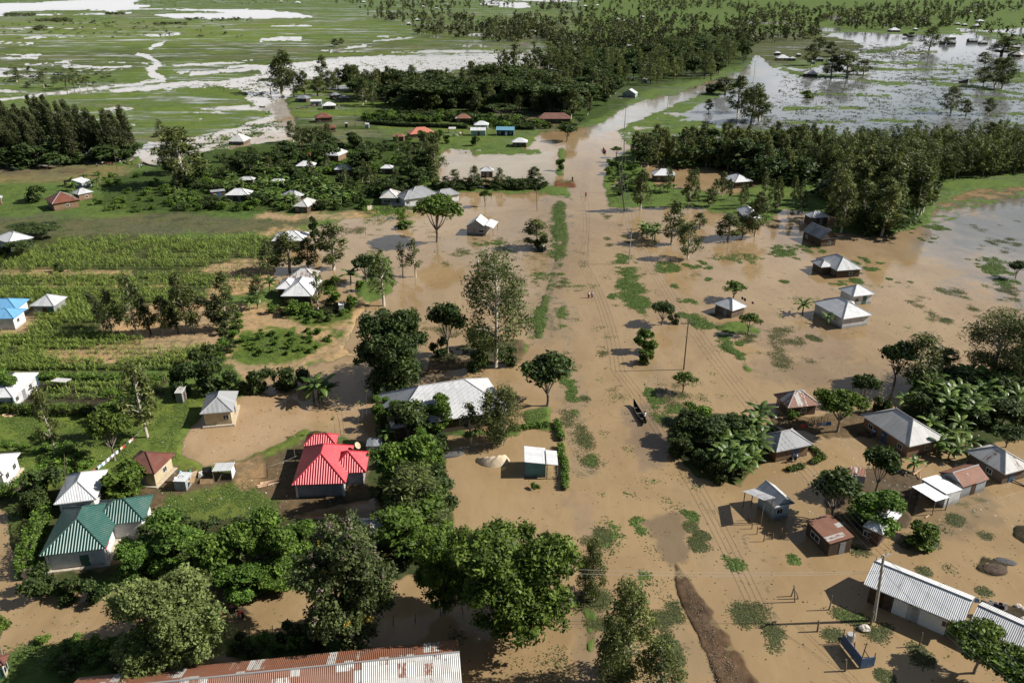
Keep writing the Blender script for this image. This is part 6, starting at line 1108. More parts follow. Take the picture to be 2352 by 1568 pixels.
for lab, a in [('roadside pole before the wood at left',(2,0,1536,752,1546,645)),('thin pole beside the rust red barn',(2,0,517,1110,524,975)),('thin pole by the flooded verge trees',(2,0,1220,765,1222,705)),('left hand pole on the flooded plot edge',(2,1,226,366,215,128)),('leaning pale pole by the net menders',(0,0,1052,1535,1014,1305)),('leaning pale pole in the village shrubs',(0,0,1868,1565,1830,1350)),('thin aerial pole beside the grey tiled house',(1,1,1455,290,1452,112)),('bare pole before the central grove',(1,0,890,1155,884,945)),('short pole before the wind-bent grove',(0,0,1088,1440,1085,1362))]: pole(lab, *a, 0, .10)
def wire(name, label, a, b, sag, rad=.022, mat=None):
    m = MB(); n = 16; m.tube([a.lerp(b, i / n) - Vector((0, 0, sag * 4 * (i / n) * (1 - i / n))) for i in range(n + 1)], rad, 4, cap=False); o = m.obj(name, mat or M_WIRE); tag(o, label, 'cable'); return o
def span(p, q, label, sag=.9, n=4):
    for i in range(n): tag(wire('power_cable', label, p[3][i % len(p[3])], q[3][i % len(q[3])], sag), None, None, 'cables: ' + label)
span(pZ, pA, 'cable strung from the concrete pole to the pole in the flood', 1.2); span(pA, pB, 'cable strung along the road beyond the pole in the flood', 1.0)
for a, b, w in [(pD, pE, 'cable between the poles by the dark grove'), (pE, pF, 'cable between the verge pole and the lake edge pole'), (pF, pG, 'cable between the two pale lake poles')]: span(a, b, w, .8, 3)
pX = pole('slim pole hidden by the leaning dead pole and bank trees', 2,1,985,200,985,-60, 2.2); span(pB, pX, 'cable running past the leaning dead pole', .9); span(pX, pD, 'cable above the flooded road by the dark grove', .8, 3)
q1 = pZ[1].lerp(pZ[2], .76)
for i in range(2): tag(wire('power_cable', 'pale low cable crossing the road to the glossy trees', q1 + Vector((-.2, 0, -.25 * i)), P(1010, 1290 + 12 * i, 7.5), .7, .016, M_WIREL), None, None, 'pale low cables over the road')
for i in range(4): tag(wire('power_cable', 'pale cable running from the concrete pole to the lower right', (q1 if i < 2 else pZ[2]) + Vector((.2, 0, -.25 * i if i < 2 else -.3)), P(2390 + 42 * i, 1640, 7.0), .6, .016, M_WIREL), None, None, 'pale cables at the lower right')
# ------------------------------------------------------------------ fence posts, stakes
def post(label, c, r, bx, by, tx, ty, rad=.07, group=None, mat=None, name='fence_post', cat='post'):
    b = P(*T(c, r, bx, by)); tp = top_at(b, *T(c, r, tx, ty)); m = MB(); d = tp - b; m.tube([Vector((0, 0, -.4)), d * .5 + Vector((.02, 0, 0)), d], [rad, rad * .9, rad * .75], 6)
    o = m.obj(name, mat or M_POST); o.location = b; tag(o, label, cat, group); return b + d
for bx, by, tx, ty in [(185,1355,197,1298),(335,1325,320,1252),(590,1322,580,1245),(820,1292,815,1198),(1785,1196,1788,1140),(1972,1186,1948,1090),(2012,1166,2012,1095),(2232,1162,2232,1068)]: post('thin dark stake in the wire fence below the broad grey-green tree', 0,3,bx,by,tx,ty,.05,'lower left wire fence stakes',M_BROWN)
for bx, by, tx, ty in [(150,1130,145,1050),(368,1088,342,1015),(1228,1050,1228,960),(1425,1022,1425,940),(1652,962,1652,895),(1855,952,1846,890)]: post('thin dark stake in the fence shaded by the glossy trees', 1,3,bx,by,tx,ty,.05,'shaded fence stakes',M_BROWN)
for bx, by, tx, ty, l in [(570,775,552,688,'slanting stake at the fence corner by the drooping tree'),(505,775,535,705,'cross brace stake at the fence corner'),(765,776,757,690,'stake beside the trunk of the drooping tree'),(708,750,757,705,'short brace leaning on the drooping tree stake'),(637,892,655,760,'tall thin stake on the grassy fence strip'),(818,876,819,795,'lone stake right of the grassy fence strip'),(893,1002,896,958,'short stake by the pale feathery tree')]: post(l, 2,3,bx,by,tx,ty,.06,None,M_BROWN)
for bx, by, tx, ty, l in [(245,842,232,690,'upright of the wooden tripod brace in the flood'),(205,790,238,700,'left leg of the wooden tripod brace'),(282,812,235,725,'right leg of the wooden tripod brace'),(545,912,578,783,'leaning grey fence post behind the weed line'),(442,1106,455,1005,'pale concrete post above the blue sheet fence'),(1350,1242,1388,1116,'tall post below the long white building'),(692,1460,702,1355,'pale angled post beside the blue sheet fence'),(918,1045,950,930,'stub post leaning on the concrete pole'),(112,265,128,180,'thick post left of the rust striped kiosk'),(40,280,50,225,'short post at the left kiosk fence')]: post(l, 3,3,bx,by,tx,ty,.11 if 'concrete' in l or 'pale' in l else .08)
for bx, by, tx, ty, l in [(2150,185,2152,118,'dark stake in the flood before the pale board house, left'),(2195,235,2200,162,'dark stake in the flood before the pale board house, right'),(2255,300,2266,216,'angled stake in the flood near the fence line'),(2120,110,2126,40,'pale thin stake under the board house lean-to')]: post(l, 2,3,bx,by,tx,ty,.06,None,M_BROWN)
for bx, by, tx, ty in [(1890,235,1890,203),(2202,245,2202,213),(2110,255,2110,228)]: post('short stake in the flood below the tiny round tree', 1,1,bx,by,tx,ty,.07,'flood stakes by the tiny round tree',M_BROWN)
post('single stake in the muddy meadow', 1,1,982,578,980,542,.07,None,M_BROWN); post('dark stake at the maize field corner', 0,2,1832,170,1818,40,.06,None,M_BROWN); post('washing line stake by the red roofed house', 1,2,100,1248,98,1108,.07,None,M_BROWN)
pt = post('tall rough pole leaning at the red roofed house', 1,2,362,1140,333,940,.06,None,None,'aerial_pole','pole'); post('striped aerial pole behind the green roofed house', 0,3,590,20,575,-480,.05,None,None,'aerial_pole','pole')
# bare saplings by the red roof
for bx, by, tx, ty in [(790,855,742,520),(760,855,718,620),(710,850,690,700),(912,850,912,555),(955,820,945,575),(980,810,985,460)]:
    b = P(*T(1,2,bx,by)); tp = top_at(b, *T(1,2,tx,ty)); o = thing('sapling', 'whip thin sapling in the flood behind the red roofed house', 'tree', b, 0, 'saplings behind the red roof'); m = MB(); d = tp - b; m.tube([Vector((0,0,-.3)), d * .5 + Vector((.12, 0, 0)), d], [.035, .028, .012], 5); m.obj('trunk', M_BARK, o)
    v, lv = leaf_cloud(np.random.default_rng(bx), [(d.x, d.y, d.z)], [(.4, .4, .25)], 26, .16, 2, .8); add('crown', np_mesh('crown', v, quads(len(v)), L['euc'], {'lv': lv}), o)
# ------------------------------------------------------------------ people and animals
SK = [plain('brown_skin', (.085, .045, .028), .6, .1), plain('dark_skin', (.055, .03, .02), .6, .1)]; M_HAIR = plain('black_hair', (.012, .010, .009), .8)
CL = dict(white=(.72,.72,.74), maroon=(.20,.015,.03), red=(.50,.05,.05), black=(.015,.015,.018), blue=(.06,.13,.32), navy=(.02,.03,.08), grey=(.25,.25,.27), pale=(.45,.58,.70), brown=(.16,.08,.05), pink=(.62,.30,.30), orange=(.55,.20,.06), sky=(.25,.42,.68), cream=(.62,.56,.44), green=(.06,.25,.12))
MC = {k: plain(k + '_cloth', v, .9, .12, 6) for k, v in CL.items()}
def skinned(name, verts, edges, radii, mat, sub=1):
    me = bpy.data.meshes.new(name); me.from_pydata(verts, edges, []); o = bpy.data.objects.new(name, me); C.objects.link(o); o.modifiers.new('s', 'SKIN')
    for i, r in enumerate(radii):
        r = r if isinstance(r, tuple) else (r, r); me.skin_vertices[0].data[i].radius = r
    me.skin_vertices[0].data[0].use_root = True
    q = o.modifiers.new('u', 'SUBSURF'); q.levels = sub; q.render_levels = sub; dg = bpy.context.evaluated_depsgraph_get(); dg.update(); new = bpy.data.meshes.new_from_object(o.evaluated_get(dg)); new.name = name
    bpy.data.objects.remove(o); bpy.data.meshes.remove(me); new.materials.clear(); new.materials.append(mat); new.polygons.foreach_set('use_smooth', [True] * len(new.polygons)); return new
def person(label, p, top='white', bottom='black', rz=0.0, h=1.65, pose='stand', sex='m', group=None, sink=0.0, skin=0, extra=None, zb=0.0):
    bend = {'bend': 1.15, 'work': .55, 'crouch': .75}.get(pose, .04); hz = .92 if pose != 'crouch' else .42
    if pose == 'sit': hz = .18
    sp = lambda t, x=0: (x, math.sin(bend) * t, hz + math.cos(bend) * t)          # along the spine from the pelvis, facing +y
    V_ = [sp(0), sp(.22), sp(.42), sp(.50), sp(.60), sp(.70)]; E = [(0,1),(1,2),(2,3),(3,4),(4,5)]; Rr = [(.15,.11),(.125,.095),(.165,.105),(.055,.055),(.085,.10),(.075,.085)]
    V_.append((0, V_[4][1] + .115 * math.cos(bend), V_[4][2] - .02 - .1 * math.sin(bend))); E.append((4, 6)); Rr.append(.018)
    arms = {'stand': [(.06,.0,-.28),(.03,.05,-.26)], 'walk': [(.06,.06,-.27),(.02,.14,-.22)], 'carry': [(.13,.02,.22),(-.12,.03,.26)], 'pole': [(.05,.16,-.22),(-.06,.24,.02)], 'bend': [(.02,.10,-.27),(.0,.10,-.26)], 'work': [(.03,.16,-.22),(-.02,.2,-.16)], 'crouch': [(.03,.16,-.20),(-.04,.16,-.16)], 'sit': [(.05,.12,-.22),(-.02,.18,-.12)]}[pose]
    hand = []
    for s in (-1, 1):
        i = len(V_); c = sp(.40, s * .19); k = 1 if (pose != 'walk' or s > 0) else -.4
        e = (c[0] + s * arms[0][0], c[1] + arms[0][1] * k, c[2] + arms[0][2]); w = (e[0] + s * arms[1][0], e[1] + arms[1][1], e[2] + arms[1][2]); d = Vector(w) - Vector(e); d.normalize(); n = Vector(w) + d * .075
        V_ += [c, e, w, tuple(n)]; E += [(2, i), (i, i + 1), (i + 1, i + 2), (i + 2, i + 3)]; Rr += [.062, .045, .032, (.04, .022)]; hand.append(n)
        side = d.cross(Vector((1, 0, 0))); side = side.normalized() if side.length > .1 else Vector((0, 1, 0))
        for f, ln in enumerate((.065, .08, .075, .055)): j = len(V_); V_.append(tuple(n + side * (.018 * (f - 1.5)) + d * ln)); E.append((i + 3, j)); Rr.append(.010)
        j = len(V_); V_.append(tuple(Vector(w) + side * .05 + d * .06)); E.append((i + 2, j)); Rr.append(.011)
    legs = {}
    for s in (-1, 1):
        i = len(V_); st = .14 * s if pose == 'walk' else 0.0
        if pose == 'crouch': kn, an = (s * .17, .34, .42), (s * .14, .05, .07)
        elif pose == 'sit': kn, an = (s * .13, .38, .30), (s * .12, .62, .07)
        else: kn, an = (s * .105, .02 + max(st, 0) * .9, .48), (s * .10, st * .9, .08)
        V_ += [(s * .10, 0, hz - .06), kn, an, (an[0], an[1] + .17, .04)]; E += [(0, i), (i, i + 1), (i + 1, i + 2), (i + 2, i + 3)]; Rr += [.095, .062, .042, (.04, .03)]; legs[s] = (V_[i], kn, an)
    k = h / 1.64; o = thing('person', label, 'person', (p[0], p[1], p[2] + zb - sink), rz, group); o.scale = (k, k, k)
    add('body', skinned('body', V_, E, Rr, SK[skin]), o)
    m = MB(); hc = sp(.655); m.blob((hc[0], hc[1] - .018, hc[2] + .02), (.105, .115, .115), 10, 7, .04, zmin=hc[2] - .05); m.obj('hair', M_HAIR, o, True)
    m = MB(); m.tube([sp(-.06), sp(.12), sp(.30), sp(.43), sp(.485)], [.165, .155, .185, .17, .075], 10)
    for s in (-1, 1): a = Vector(sp(.42, s * .13)); j = Vector(sp(.40, s * .19)); e = Vector((j.x + s * arms[0][0], j.y + arms[0][1], j.z + arms[0][2])); m.tube([a, j, j.lerp(e, .75)], [.10, .085, .07], 7)
    m.obj('shirt', MC[top], o, True)
    m = MB()
    if sex == 'f' and pose not in ('sit', 'crouch'): m.tube([sp(.05), (0, 0, hz - .15), (0, .01, .35)], [.165, .195, .23], 12)
    else:
        for s in (-1, 1): a, b_, c_ = [Vector(q) for q in legs[s]]; m.tube([(a.x * .8, a.y, a.z + .12), a, b_, b_.lerp(c_, .8)], [.11, .115, .085, .075], 8)
    m.obj('skirt' if sex == 'f' else 'trousers', MC[bottom], o, True)
    if extra == 'bag': m = MB(); m.blob((0, -.20, hz + .26), (.15, .10, .2), 10, 6); m.obj('backpack', MC['maroon'], o, True)
    return o, hand, k
PT = lambda c, r, x, y: P(*T(c, r, x, y)); rd = math.radians
person('schoolchild in white shirt and maroon skirt walking away along the flooded road', PT(2,1,687,1146), 'white', 'maroon', rd(10), 1.62, 'walk', 'f', sink=.10)
person('schoolchild with maroon backpack and black skirt walking along the flooded road', PT(2,1,717,1144), 'white', 'black', rd(-5), 1.58, 'walk', 'm', sink=.10, extra='bag')
person('person in red shirt wading up the flooded road alone', PT(2,1,661,240), 'red', 'black', 0, 1.65, 'walk', 'm', sink=.1)
person('dark clothed person standing on the brown mound in the road', PT(2,1,541,106), 'black', 'black', rd(180), 1.68, 'stand', 'm', zb=.15)
p_, hd, k_ = person('person carrying a white sack on the head by the weedy islet', PT(2,1,280,738), 'navy', 'navy', rd(20), 1.65, 'carry', 'f', sink=.1)
m = MB(); m.blob((0, 0, 0), (.26, .2, .18), 12, 8, .08); s_ = m.obj('sack', MC['white'], None, True); s_.location = p_.location + Vector((0, .03, 1.78)); tag(s_, 'plump white sack balanced on the head of the wading person', 'sack')
person('person in white shirt wading on the flooded meadow', PT(1,1,1988,858), 'white', 'black', rd(60), 1.65, 'walk', 'm', sink=.1)
person('woman in pale top and dark skirt at the door of the clay walled hut', PT(3,2,240,1086), 'pale', 'black', rd(160), 1.65, 'work', 'f')
person('child sitting on the grass by the brown roof', PT(0,2,1552,1056), 'grey', 'brown', rd(200), 1.2, 'sit', 'm', zb=.1)
for x, y, l, ps, rz in [(1985,968,'person in red top crouching left in the mud patch','crouch',90),(2102,942,'person in pink top stooping behind in the mud patch','bend',60),(2182,992,'person in red top bending down in front in the mud patch','bend',90)]: person(l, PT(0,3,x,y), 'pink' if 'pink' in l else 'red', 'black', rd(rz), 1.6, ps, 'm', sink=.05)
cp = lambda x, y, sc, x0, y0: P((x0 + x / sc) * FW / 4096, (y0 + y / sc) * FW / 4096)
for x, y, t, b, ps, l in [(225,236,'white','black','work','net mender in white at the left end of the group'),(290,172,'pale','navy','work','net mender in pale blue near the water'),(562,208,'white','grey','bend','net mender in white bending over a net'),(665,192,'black','black','stand','dark clothed person standing by the nets'),(726,152,'white','black','crouch','person in white sitting by the long canoe'),(756,238,'maroon','black','stand','person in maroon at the middle of the nets'),(885,278,'white','white','stand','person dressed in white on the grass by the nets'),(925,286,'pale','black','walk','person in pale top and dark trousers by the nets'),(956,246,'black','black','work','dark figure pulling the right hand net'),(980,402,'pale','navy','walk','lone person walking on the field strip below the nets'),(130,270,'grey','black','bend','grey clothed person left of the net group')]: person(l, cp(x, y, 4.48, 360, 610), t, b, rd(random.uniform(0, 360)), 1.68, ps, 'm')
for x, y, t, ps, l in [(600,278,'black','work','leftmost dark person of the far road group'),(637,280,'black','stand','second dark person of the far road group'),(740,276,'pale','stand','person in pale shirt in the far road group'),(812,262,'white','walk','person in white in the far road group'),(882,258,'black','stand','third dark person from right in the far road group'),(912,288,'navy','stand','second person from right in the far road group'),(960,284,'black','stand','rightmost dark person of the far road group'),(82,552,'black','walk','dark wader in the far road, left'),(116,550,'grey','walk','grey wader in the far road, right')]: person(l, cp(x, y, 8.4, 2770, 290), t, 'black', rd(random.uniform(0, 360)), 1.72, ps, 'm')
person('person in white outside the white pyramid roofed mud hut', PT(1,0,745,972), 'white', 'black', 0, 1.7); person('dark clothed person beside the one in white at the mud hut', PT(1,0,764,968), 'brown', 'black', 0, 1.7)
person('woman in blue standing in the shade of the long clay house', PT(3,2,942,872), 'sky', 'navy', rd(180), 1.6, 'stand', 'f'); person('woman in white stooping in the shade of the long clay house', PT(3,2,1032,905), 'white', 'maroon', rd(150), 1.6, 'work', 'f')
def animal(label, p, mat, h, rz, cat, group=None):
    s = h; V_ = [(0,-.45*s,.72*s),(0,-.1*s,.68*s),(0,.3*s,.70*s),(0,.55*s,.92*s),(0,.72*s,.98*s),(0,.92*s,.88*s)]; E = [(0,1),(1,2),(2,3),(3,4),(4,5)]; Rr = [(.17*s,.2*s),(.19*s,.22*s),(.17*s,.23*s),.10*s,.10*s,.055*s]
    for sx in (-1, 1):
        for j, y in ((0, -.45), (2, .3)):
            i = len(V_); b = .10 if j == 0 else -.02; V_ += [(sx*.12*s,y*s,.5*s),(sx*.12*s,(y-b)*s,.28*s),(sx*.12*s,(y-b*.4)*s,.02*s)]; E += [(j,i),(i,i+1),(i+1,i+2)]; Rr += [.08*s,.045*s,.035*s]
        i = len(V_); V_.append((sx*.14*s,.70*s,1.08*s)); E.append((4,i)); Rr.append(.03*s)
    i = len(V_); V_ += [(0,-.62*s,.68*s),(0,-.66*s,.38*s)]; E += [(0,i),(i,i+1)]; Rr += [.03*s,.02*s]
    o = add('cow' if cat == 'cow' else 'goat', skinned('body', V_, E, Rr, mat)); o.location = (p.x, p.y, land_h(p.x, p.y)); o.rotation_euler = (0, 0, rz); tag(o, label, cat, group)
for x, y, m_, h_, rz, ct, l in [(160,318,'black',.95,120,'goat','black goat grazing on the village green'),(245,312,'white',.95,70,'goat','white goat grazing beside the black one'),(335,270,'cream',1.3,150,'cow','white cow standing by the cattle shelter'),(388,275,'brown',1.25,20,'cow','reddish cow right of the white cow')]: animal(l, cp(x, y, 6.4, 1790, 500), MC[m_], h_, rd(rz), ct)
# ------------------------------------------------------------------ canoes
M_TAR = plain('tarred_wood', (.012, .011, .010), .55, .3, 3); M_THW = plain('worn_plank', (.22, .19, .15), .85, .3, 3); M_RIM = plain('gunwale', (.15, .12, .09), .8, .3, 3)
def boat(label, bow, stern, width, depth=.5, lift=.55, thwarts=3, inner=None, rim=None, group=None):
    d = bow - stern; Ln = d.length; o = thing('canoe', label, 'canoe', (bow + stern) / 2, math.atan2(d.y, d.x), group); n = 15; m, rm = MB(), MB(); ring = []; gl, gr = [], []
    for i in range(n):
        t = i / (n - 1); x = (t - .5) * Ln; w = width / 2 * max(.02, math.sin(math.pi * (t * .94 + .05)) ** .75); zt = depth * .75 + lift * abs(2 * t - 1) ** 3.2 * (1.0 if t > .5 else .55); zb = -.12 + (lift * .75) * abs(2 * t - 1) ** 4; s = []
        for a in range(7): u = a / 6 * 2 - 1; s.append((x, u * w, zb + (zt - zb) * abs(u) ** 1.7))
        for a in range(7): u = 1 - a / 6 * 2; s.append((x, u * w * .86, max(zb + .07, zb + .09 + (zt - zb - .06) * abs(u) ** 1.7)))
        ring.append(s); gl.append((x, -w * .97, zt + .01)); gr.append((x, w * .97, zt + .01))
    for i in range(n - 1):
        for a in range(14): b = (a + 1) % 14; m.face([ring[i][a], ring[i + 1][a], ring[i + 1][b], ring[i][b]], m=0 if a < 7 else 1)
    m.face(ring[0]); m.face(ring[-1][::-1]); m.obj('hull', [M_TAR, inner or M_TAR], o)
    for g in (gl, gr): q = MB(); q.tube(g, .03, 5); q.obj('gunwale', rim or M_RIM, o)
    for i in range(thwarts): t = .26 + .5 * i / max(1, thwarts - 1); w = width / 2 * math.sin(math.pi * (t * .94 + .05)) ** .75; q = MB(); q.box((t - .5) * Ln, 0, depth * .62, .16, 2 * w * .92, .04); q.obj('thwart', M_THW, o)
    return o
bw, sn = P(*T(2,2,1092,590)), P(*T(2,2,1198,772)); dirb = (bw - sn).normalized()
boat('large black plank canoe with a man poling it down the flooded road', bw + dirb * .4, sn, 1.12, .6, .8)
sp_ = sn + dirb * 1.7 + Vector((.25, 0, 0))
po, hd, k_ = person('man in white shirt standing in the large black canoe with a pole', sp_, 'white', 'black', math.atan2(dirb.y, dirb.x) - rd(90), 1.7, 'pole', 'm', zb=.08)
ph = Matrix.Rotation(po.rotation_euler.z, 3, 'Z') @ (hd[0] * k_) + po.location; ph2 = Matrix.Rotation(po.rotation_euler.z, 3, 'Z') @ (hd[1] * k_) + po.location; m = MB(); a_ = ph.lerp(ph2, .5)
m.tube([a_ + Vector((.35, -.5, -1.35)), a_, a_ + Vector((-.65, 1.1, 2.1))], .026, 6); tag(m.obj('punting_pole', M_RIM), 'long thin pole held by the man in the large canoe', 'pole')
boat('dark canoe moored on the weedy shore with two people', PT(1,0,468,970), PT(1,0,360,982), 1.1, .5, .5, 4)
person('first person sitting in the moored dark canoe', PT(1,0,410,976), 'black', 'black', rd(90), 1.6, 'sit', zb=.1); person('second person sitting in the moored dark canoe', PT(1,0,425,975), 'maroon', 'black', rd(90), 1.6, 'sit', zb=.1)
boat('long dark canoe in the white water near the tall grove', PT(0,0,2210,856), PT(0,0,2102,858), 1.1, .5, .6); boat('dark canoe behind the flat crowned tree', PT(1,0,192,812), PT(1,0,148,810), 1.0); boat('dark canoe on the left weedy shallows', PT(1,0,84,963), PT(1,0,28,960), 1.0)
boat('small canoe with green inside on the weeds', PT(1,0,126,1004), PT(1,0,92,1026), 1.0, .5, .5, 2, MC['green']); person('person sitting in the green canoe', PT(1,0,112,1012), 'black', 'black', 0, 1.6, 'sit', zb=.1)
bb = boat('dark canoe carrying three passengers up the road', PT(2,0,818,1338), PT(2,0,836,1380), 1.3, .5, .5); 
for i, (t, l) in enumerate([('black','rear'),('red','middle'),('orange','front')]): person('%s passenger in %s on the crowded canoe' % (l, t), PT(2,0,833 - 5 * i,1372 - 11 * i), t, 'black', 0, 1.6, 'sit', zb=.15)
boat('pale canoe pulled up by the net menders', cp(800, 126, 4.48, 360, 610), cp(700, 186, 4.48, 360, 610), 1.1, .5, .4, 2, M_THW)
M_NET = plain('brown_net', (.16, .085, .05), .95, .4, 4); M_NETD = plain('dark_net', (.03, .025, .022), .95, .4, 4)
for pts, mt, l in [([(250,196),(300,215),(420,232)],M_NET,'brown fishing net spread on the grass, left'),([(265,170),(330,195),(380,222)],M_NET,'brown fishing net hanging over the bank'),([(598,190),(630,212),(690,226)],M_NETD,'dark fishing net beside the bending mender'),([(770,236),(860,244)],M_NET,'thin brown net stretched on the grass'),([(958,196),(1040,230),(1130,256),(1240,268)],M_NETD,'long dark net pulled to the right')]:
    m = MB(); q = [cp(x, y, 4.48, 360, 610) for x, y in pts]
    for a, b in zip(q[:-1], q[1:]):
        for j in range(6):
            t0, t1 = j / 6, (j + 1) / 6; w = .7; z0, z1 = .35 + .12 * math.sin(j * 2.1), .35 + .12 * math.sin(j * 2.1 + 2.1); A, B_ = a.lerp(b, t0), a.lerp(b, t1); m.face([(A.x, A.y - w, .22), (B_.x, B_.y - w, .22), (B_.x, B_.y, z1 + .25), (A.x, A.y, z0 + .25)]); m.face([(A.x, A.y, z0 + .25), (B_.x, B_.y, z1 + .25), (B_.x, B_.y + w, .22), (A.x, A.y + w, .22)])
    tag(m.obj('fishing_net', mt), l, 'net')
# ------------------------------------------------------------------ washing lines
def cloth(label, a, b, drop, col, group):
    m = MB(); n = 4
    for i in range(n):
        for j in range(3):
            def q(u, v): p = a.lerp(b, u); return (p.x + .04 * math.sin(5 * u + 3 * v), p.y + .05 * math.sin(9 * u + 2 * v), p.z - drop * v * (1 + .12 * math.sin(4 * u)))
            m.face([q(i / n, j / 3), q((i + 1) / n, j / 3), q((i + 1) / n, (j + 1) / 3), q(i / n, (j + 1) / 3)])
    o = m.obj('laundry', MC[col]); tag(o, label, 'laundry', group); md = o.modifiers.new('thick', 'SOLIDIFY'); md.thickness = .015
def line(label, a, b, cols, t0, t1, drop, lab, group):
    o = wire('washing_line', label, a, b, .15, .012, M_WIREL); n = len(cols); s = (t1 - t0) / n
    for i, c in enumerate(cols):
        if c: cloth(lab % c, a.lerp(b, t0 + s * i + .1 * s) - Vector((0, 0, .02)), a.lerp(b, t0 + s * (i + .9)) - Vector((0, 0, .02)), drop * random.uniform(.7, 1.15), c, group if cols.count(c) > 1 else None)
line('long washing line from the slim tree to the pale zinc roof', P(*T(0,2,1312,770), z=2.6), P(*T(0,2,830,1165), z=2.2), ['pink','white',None,None,'red','cream','black','white','grey','white','grey','white','grey','white','sky','white',None,'red'], .27, 1.0, .5, '%s garment on the long washing line by the round tree', 'garments on the long washing line')
line('washing line behind the tin annex', P(*T(3,3,1795,785), z=2.0), P(*T(3,3,2130,880), z=2.0), ['white','sky','grey','white','navy','black'], .0, 1.0, .7, '%s garment on the line behind the tin annex', 'garments behind the tin annex'); line('second washing line behind the tin annex', P(*T(3,3,1975,820), z=2.0), P(*T(3,3,2160,860), z=2.0), ['grey','white','navy','white'], .0, 1.0, 1.0, '%s sheet on the second line behind the tin annex', 'sheets behind the tin annex')
line('washing line beside the round-shouldered hut', P(*T(2,1,2055,1130), z=1.7), P(*T(2,1,2170,1185), z=1.7), ['black','navy',None,None,'black'], 0, 1, .6, '%s garment drying beside the round-shouldered hut', 'garments by the round-shouldered hut'); line('washing line under the tall tin shed', PT(1,0,488,962) + Vector((0,0,1.4)), PT(1,0,548,960) + Vector((0,0,1.4)), ['black','red','grey','white','black'], 0, 1, .7, '%s garment under the tall tin shed', 'garments under the tall tin shed')
line('washing line between the stake and the rough pole', PT(1,2,99,1240) + Vector((0,0,1.9)), PT(1,2,380,1140) + Vector((0,0,2.0)), [None], 0, 1, .5, '%s', None); line('washing line in the swept yard', PT(3,2,280,830) + Vector((0,0,1.5)), PT(3,2,560,800) + Vector((0,0,1.5)), ['red',None,None,'grey','sky','blue'], 0, 1, .6, '%s garment in the swept yard', 'garments in the swept yard')
for a, b, dz, l in [((1,1,1200,345),(1,1,1312,345),1.0,'grey tarpaulin hung before the zinc roofed hut'),((1,1,1000,380),(1,1,1045,372),1.3,'pale sheet hung on sticks left of the zinc roofed hut'),((1,1,1325,360),(1,1,1385,372),.9,'crumpled pale tarpaulin before the grey tiled house')]: cloth(l, PT(*a) + Vector((0, 0, dz + .7)), PT(*b) + Vector((0, 0, dz + .6)), dz, 'grey' if 'grey tar' in l else 'cream', None)
# ------------------------------------------------------------------ yards: sheds, junk, piles
H('tin pen shed with clutter on its roof, left of the junk row', [(0,2,1550,1272,1660,1275,1682,1180,'mb')], 'white', 'sheet', 1.7, 'tin_shed', 'shed', .12, .08, opens=[]); H('tin animal shed at the right end of the junk row', [(0,2,1900,1188,2072,1180,2088,1092,'mbo')], 'zinc', 'sheet', 1.8, 'tin_shed', 'shed', .2, .1, opens=[])
M_PLY = plain('plywood', (.40, .27, .15), .9, .3, 2); M_SHEET = R['old']
def slab(label, pts, z, mat, name='board', cat='board', group=None, th=.05):
    q = [P(*T(*p), z=zz) for p, zz in zip(pts, z)]; m = MB(); lo = [(p.x, p.y, p.z - th) for p in q]; m.face(q); m.face(lo[::-1])
    for i in range(len(q)): j = (i + 1) % len(q); m.face([lo[i], lo[j], q[j], q[i]])
    return tag(m.obj(name, mat), label, cat, group)
slab('bent plywood roof sheet in the junk row', [(0,2,1672,1272),(0,2,1735,1280),(0,2,1772,1160),(0,2,1715,1185)], (1.2,1.2,1.5,1.5), M_PLY); slab('brown board standing in the middle of the junk row', [(0,2,1790,1300),(0,2,1915,1290),(0,2,1910,1235),(0,2,1792,1240)], (.1,.1,.9,.9), M_PLY); slab('white crumpled tin sheet at the right of the junk row', [(0,2,2085,1240),(0,2,2110,1170),(0,2,2090,1110),(0,2,2070,1180)], (.5,.6,1.6,1.6), R['white']); slab('small pale sheet between the junk shelters', [(0,2,1780,1230),(0,2,1830,1220),(0,2,1810,1165),(0,2,1775,1180)], (.3,.3,1.2,1.2), R['old']); slab('dark tarpaulin roof in the junk row', [(0,2,1800,1180),(0,2,1900,1185),(0,2,1895,1130),(0,2,1815,1140)], (1.0,1.0,1.1,1.1), M_TAR)
def tor(c, r1, r2): m = MB(); m.tube([(r1 * math.cos(a), r1 * math.sin(a), 0) for a in [i * math.pi / 10 for i in range(21)]], r2, 5, cap=False); o = m.obj('bicycle_tyre', M_TAR, None, True); o.location = c; return o
tag(tor(P(*T(0,2,1620,1225), z=1.78), .32, .03), 'bicycle tyre lying on the tin pen shed roof', 'tyre')
def bowl(label, c, r, mat, h=.16):
    m = MB(); m.tube([(0, 0, 0), (0, 0, h * .5), (0, 0, h), (0, 0, h * .9), (0, 0, .04)], [r * .6, r * .85, r, r * .9, r * .55], 12); o = m.obj('basin', mat, None, True); o.location = c; tag(o, label, 'basin')
bowl('pale blue basin on the tin pen shed roof', P(*T(0,2,1612,1185), z=1.76), .28, MC['sky']); bowl('green basin between the junk shelters', P(*T(0,2,1700,1175), z=1.5), .26, MC['green']); bowl('white basin at the left corner of the tin pen shed roof', P(*T(0,2,1565,1240), z=1.76), .28, MC['white']); bowl('black pot on the bent plywood roof', P(*T(0,2,1690,1250), z=1.3), .2, M_TAR, .22)
bowl('orange basin before the long clay house', PT(3,2,1105,945) + Vector((0,0,.05)), .35, MC['orange'], .4); bowl('yellow bucket at the white blue-posted house', PT(0,2,312,525) + Vector((0,0,.1)), .26, plain('yellow_plastic', (.55,.32,.05), .5), .5); bowl('black bucket beside the woman at the clay hut', PT(3,2,210,1072) + Vector((0,0,0)), .25, M_TAR, .45)
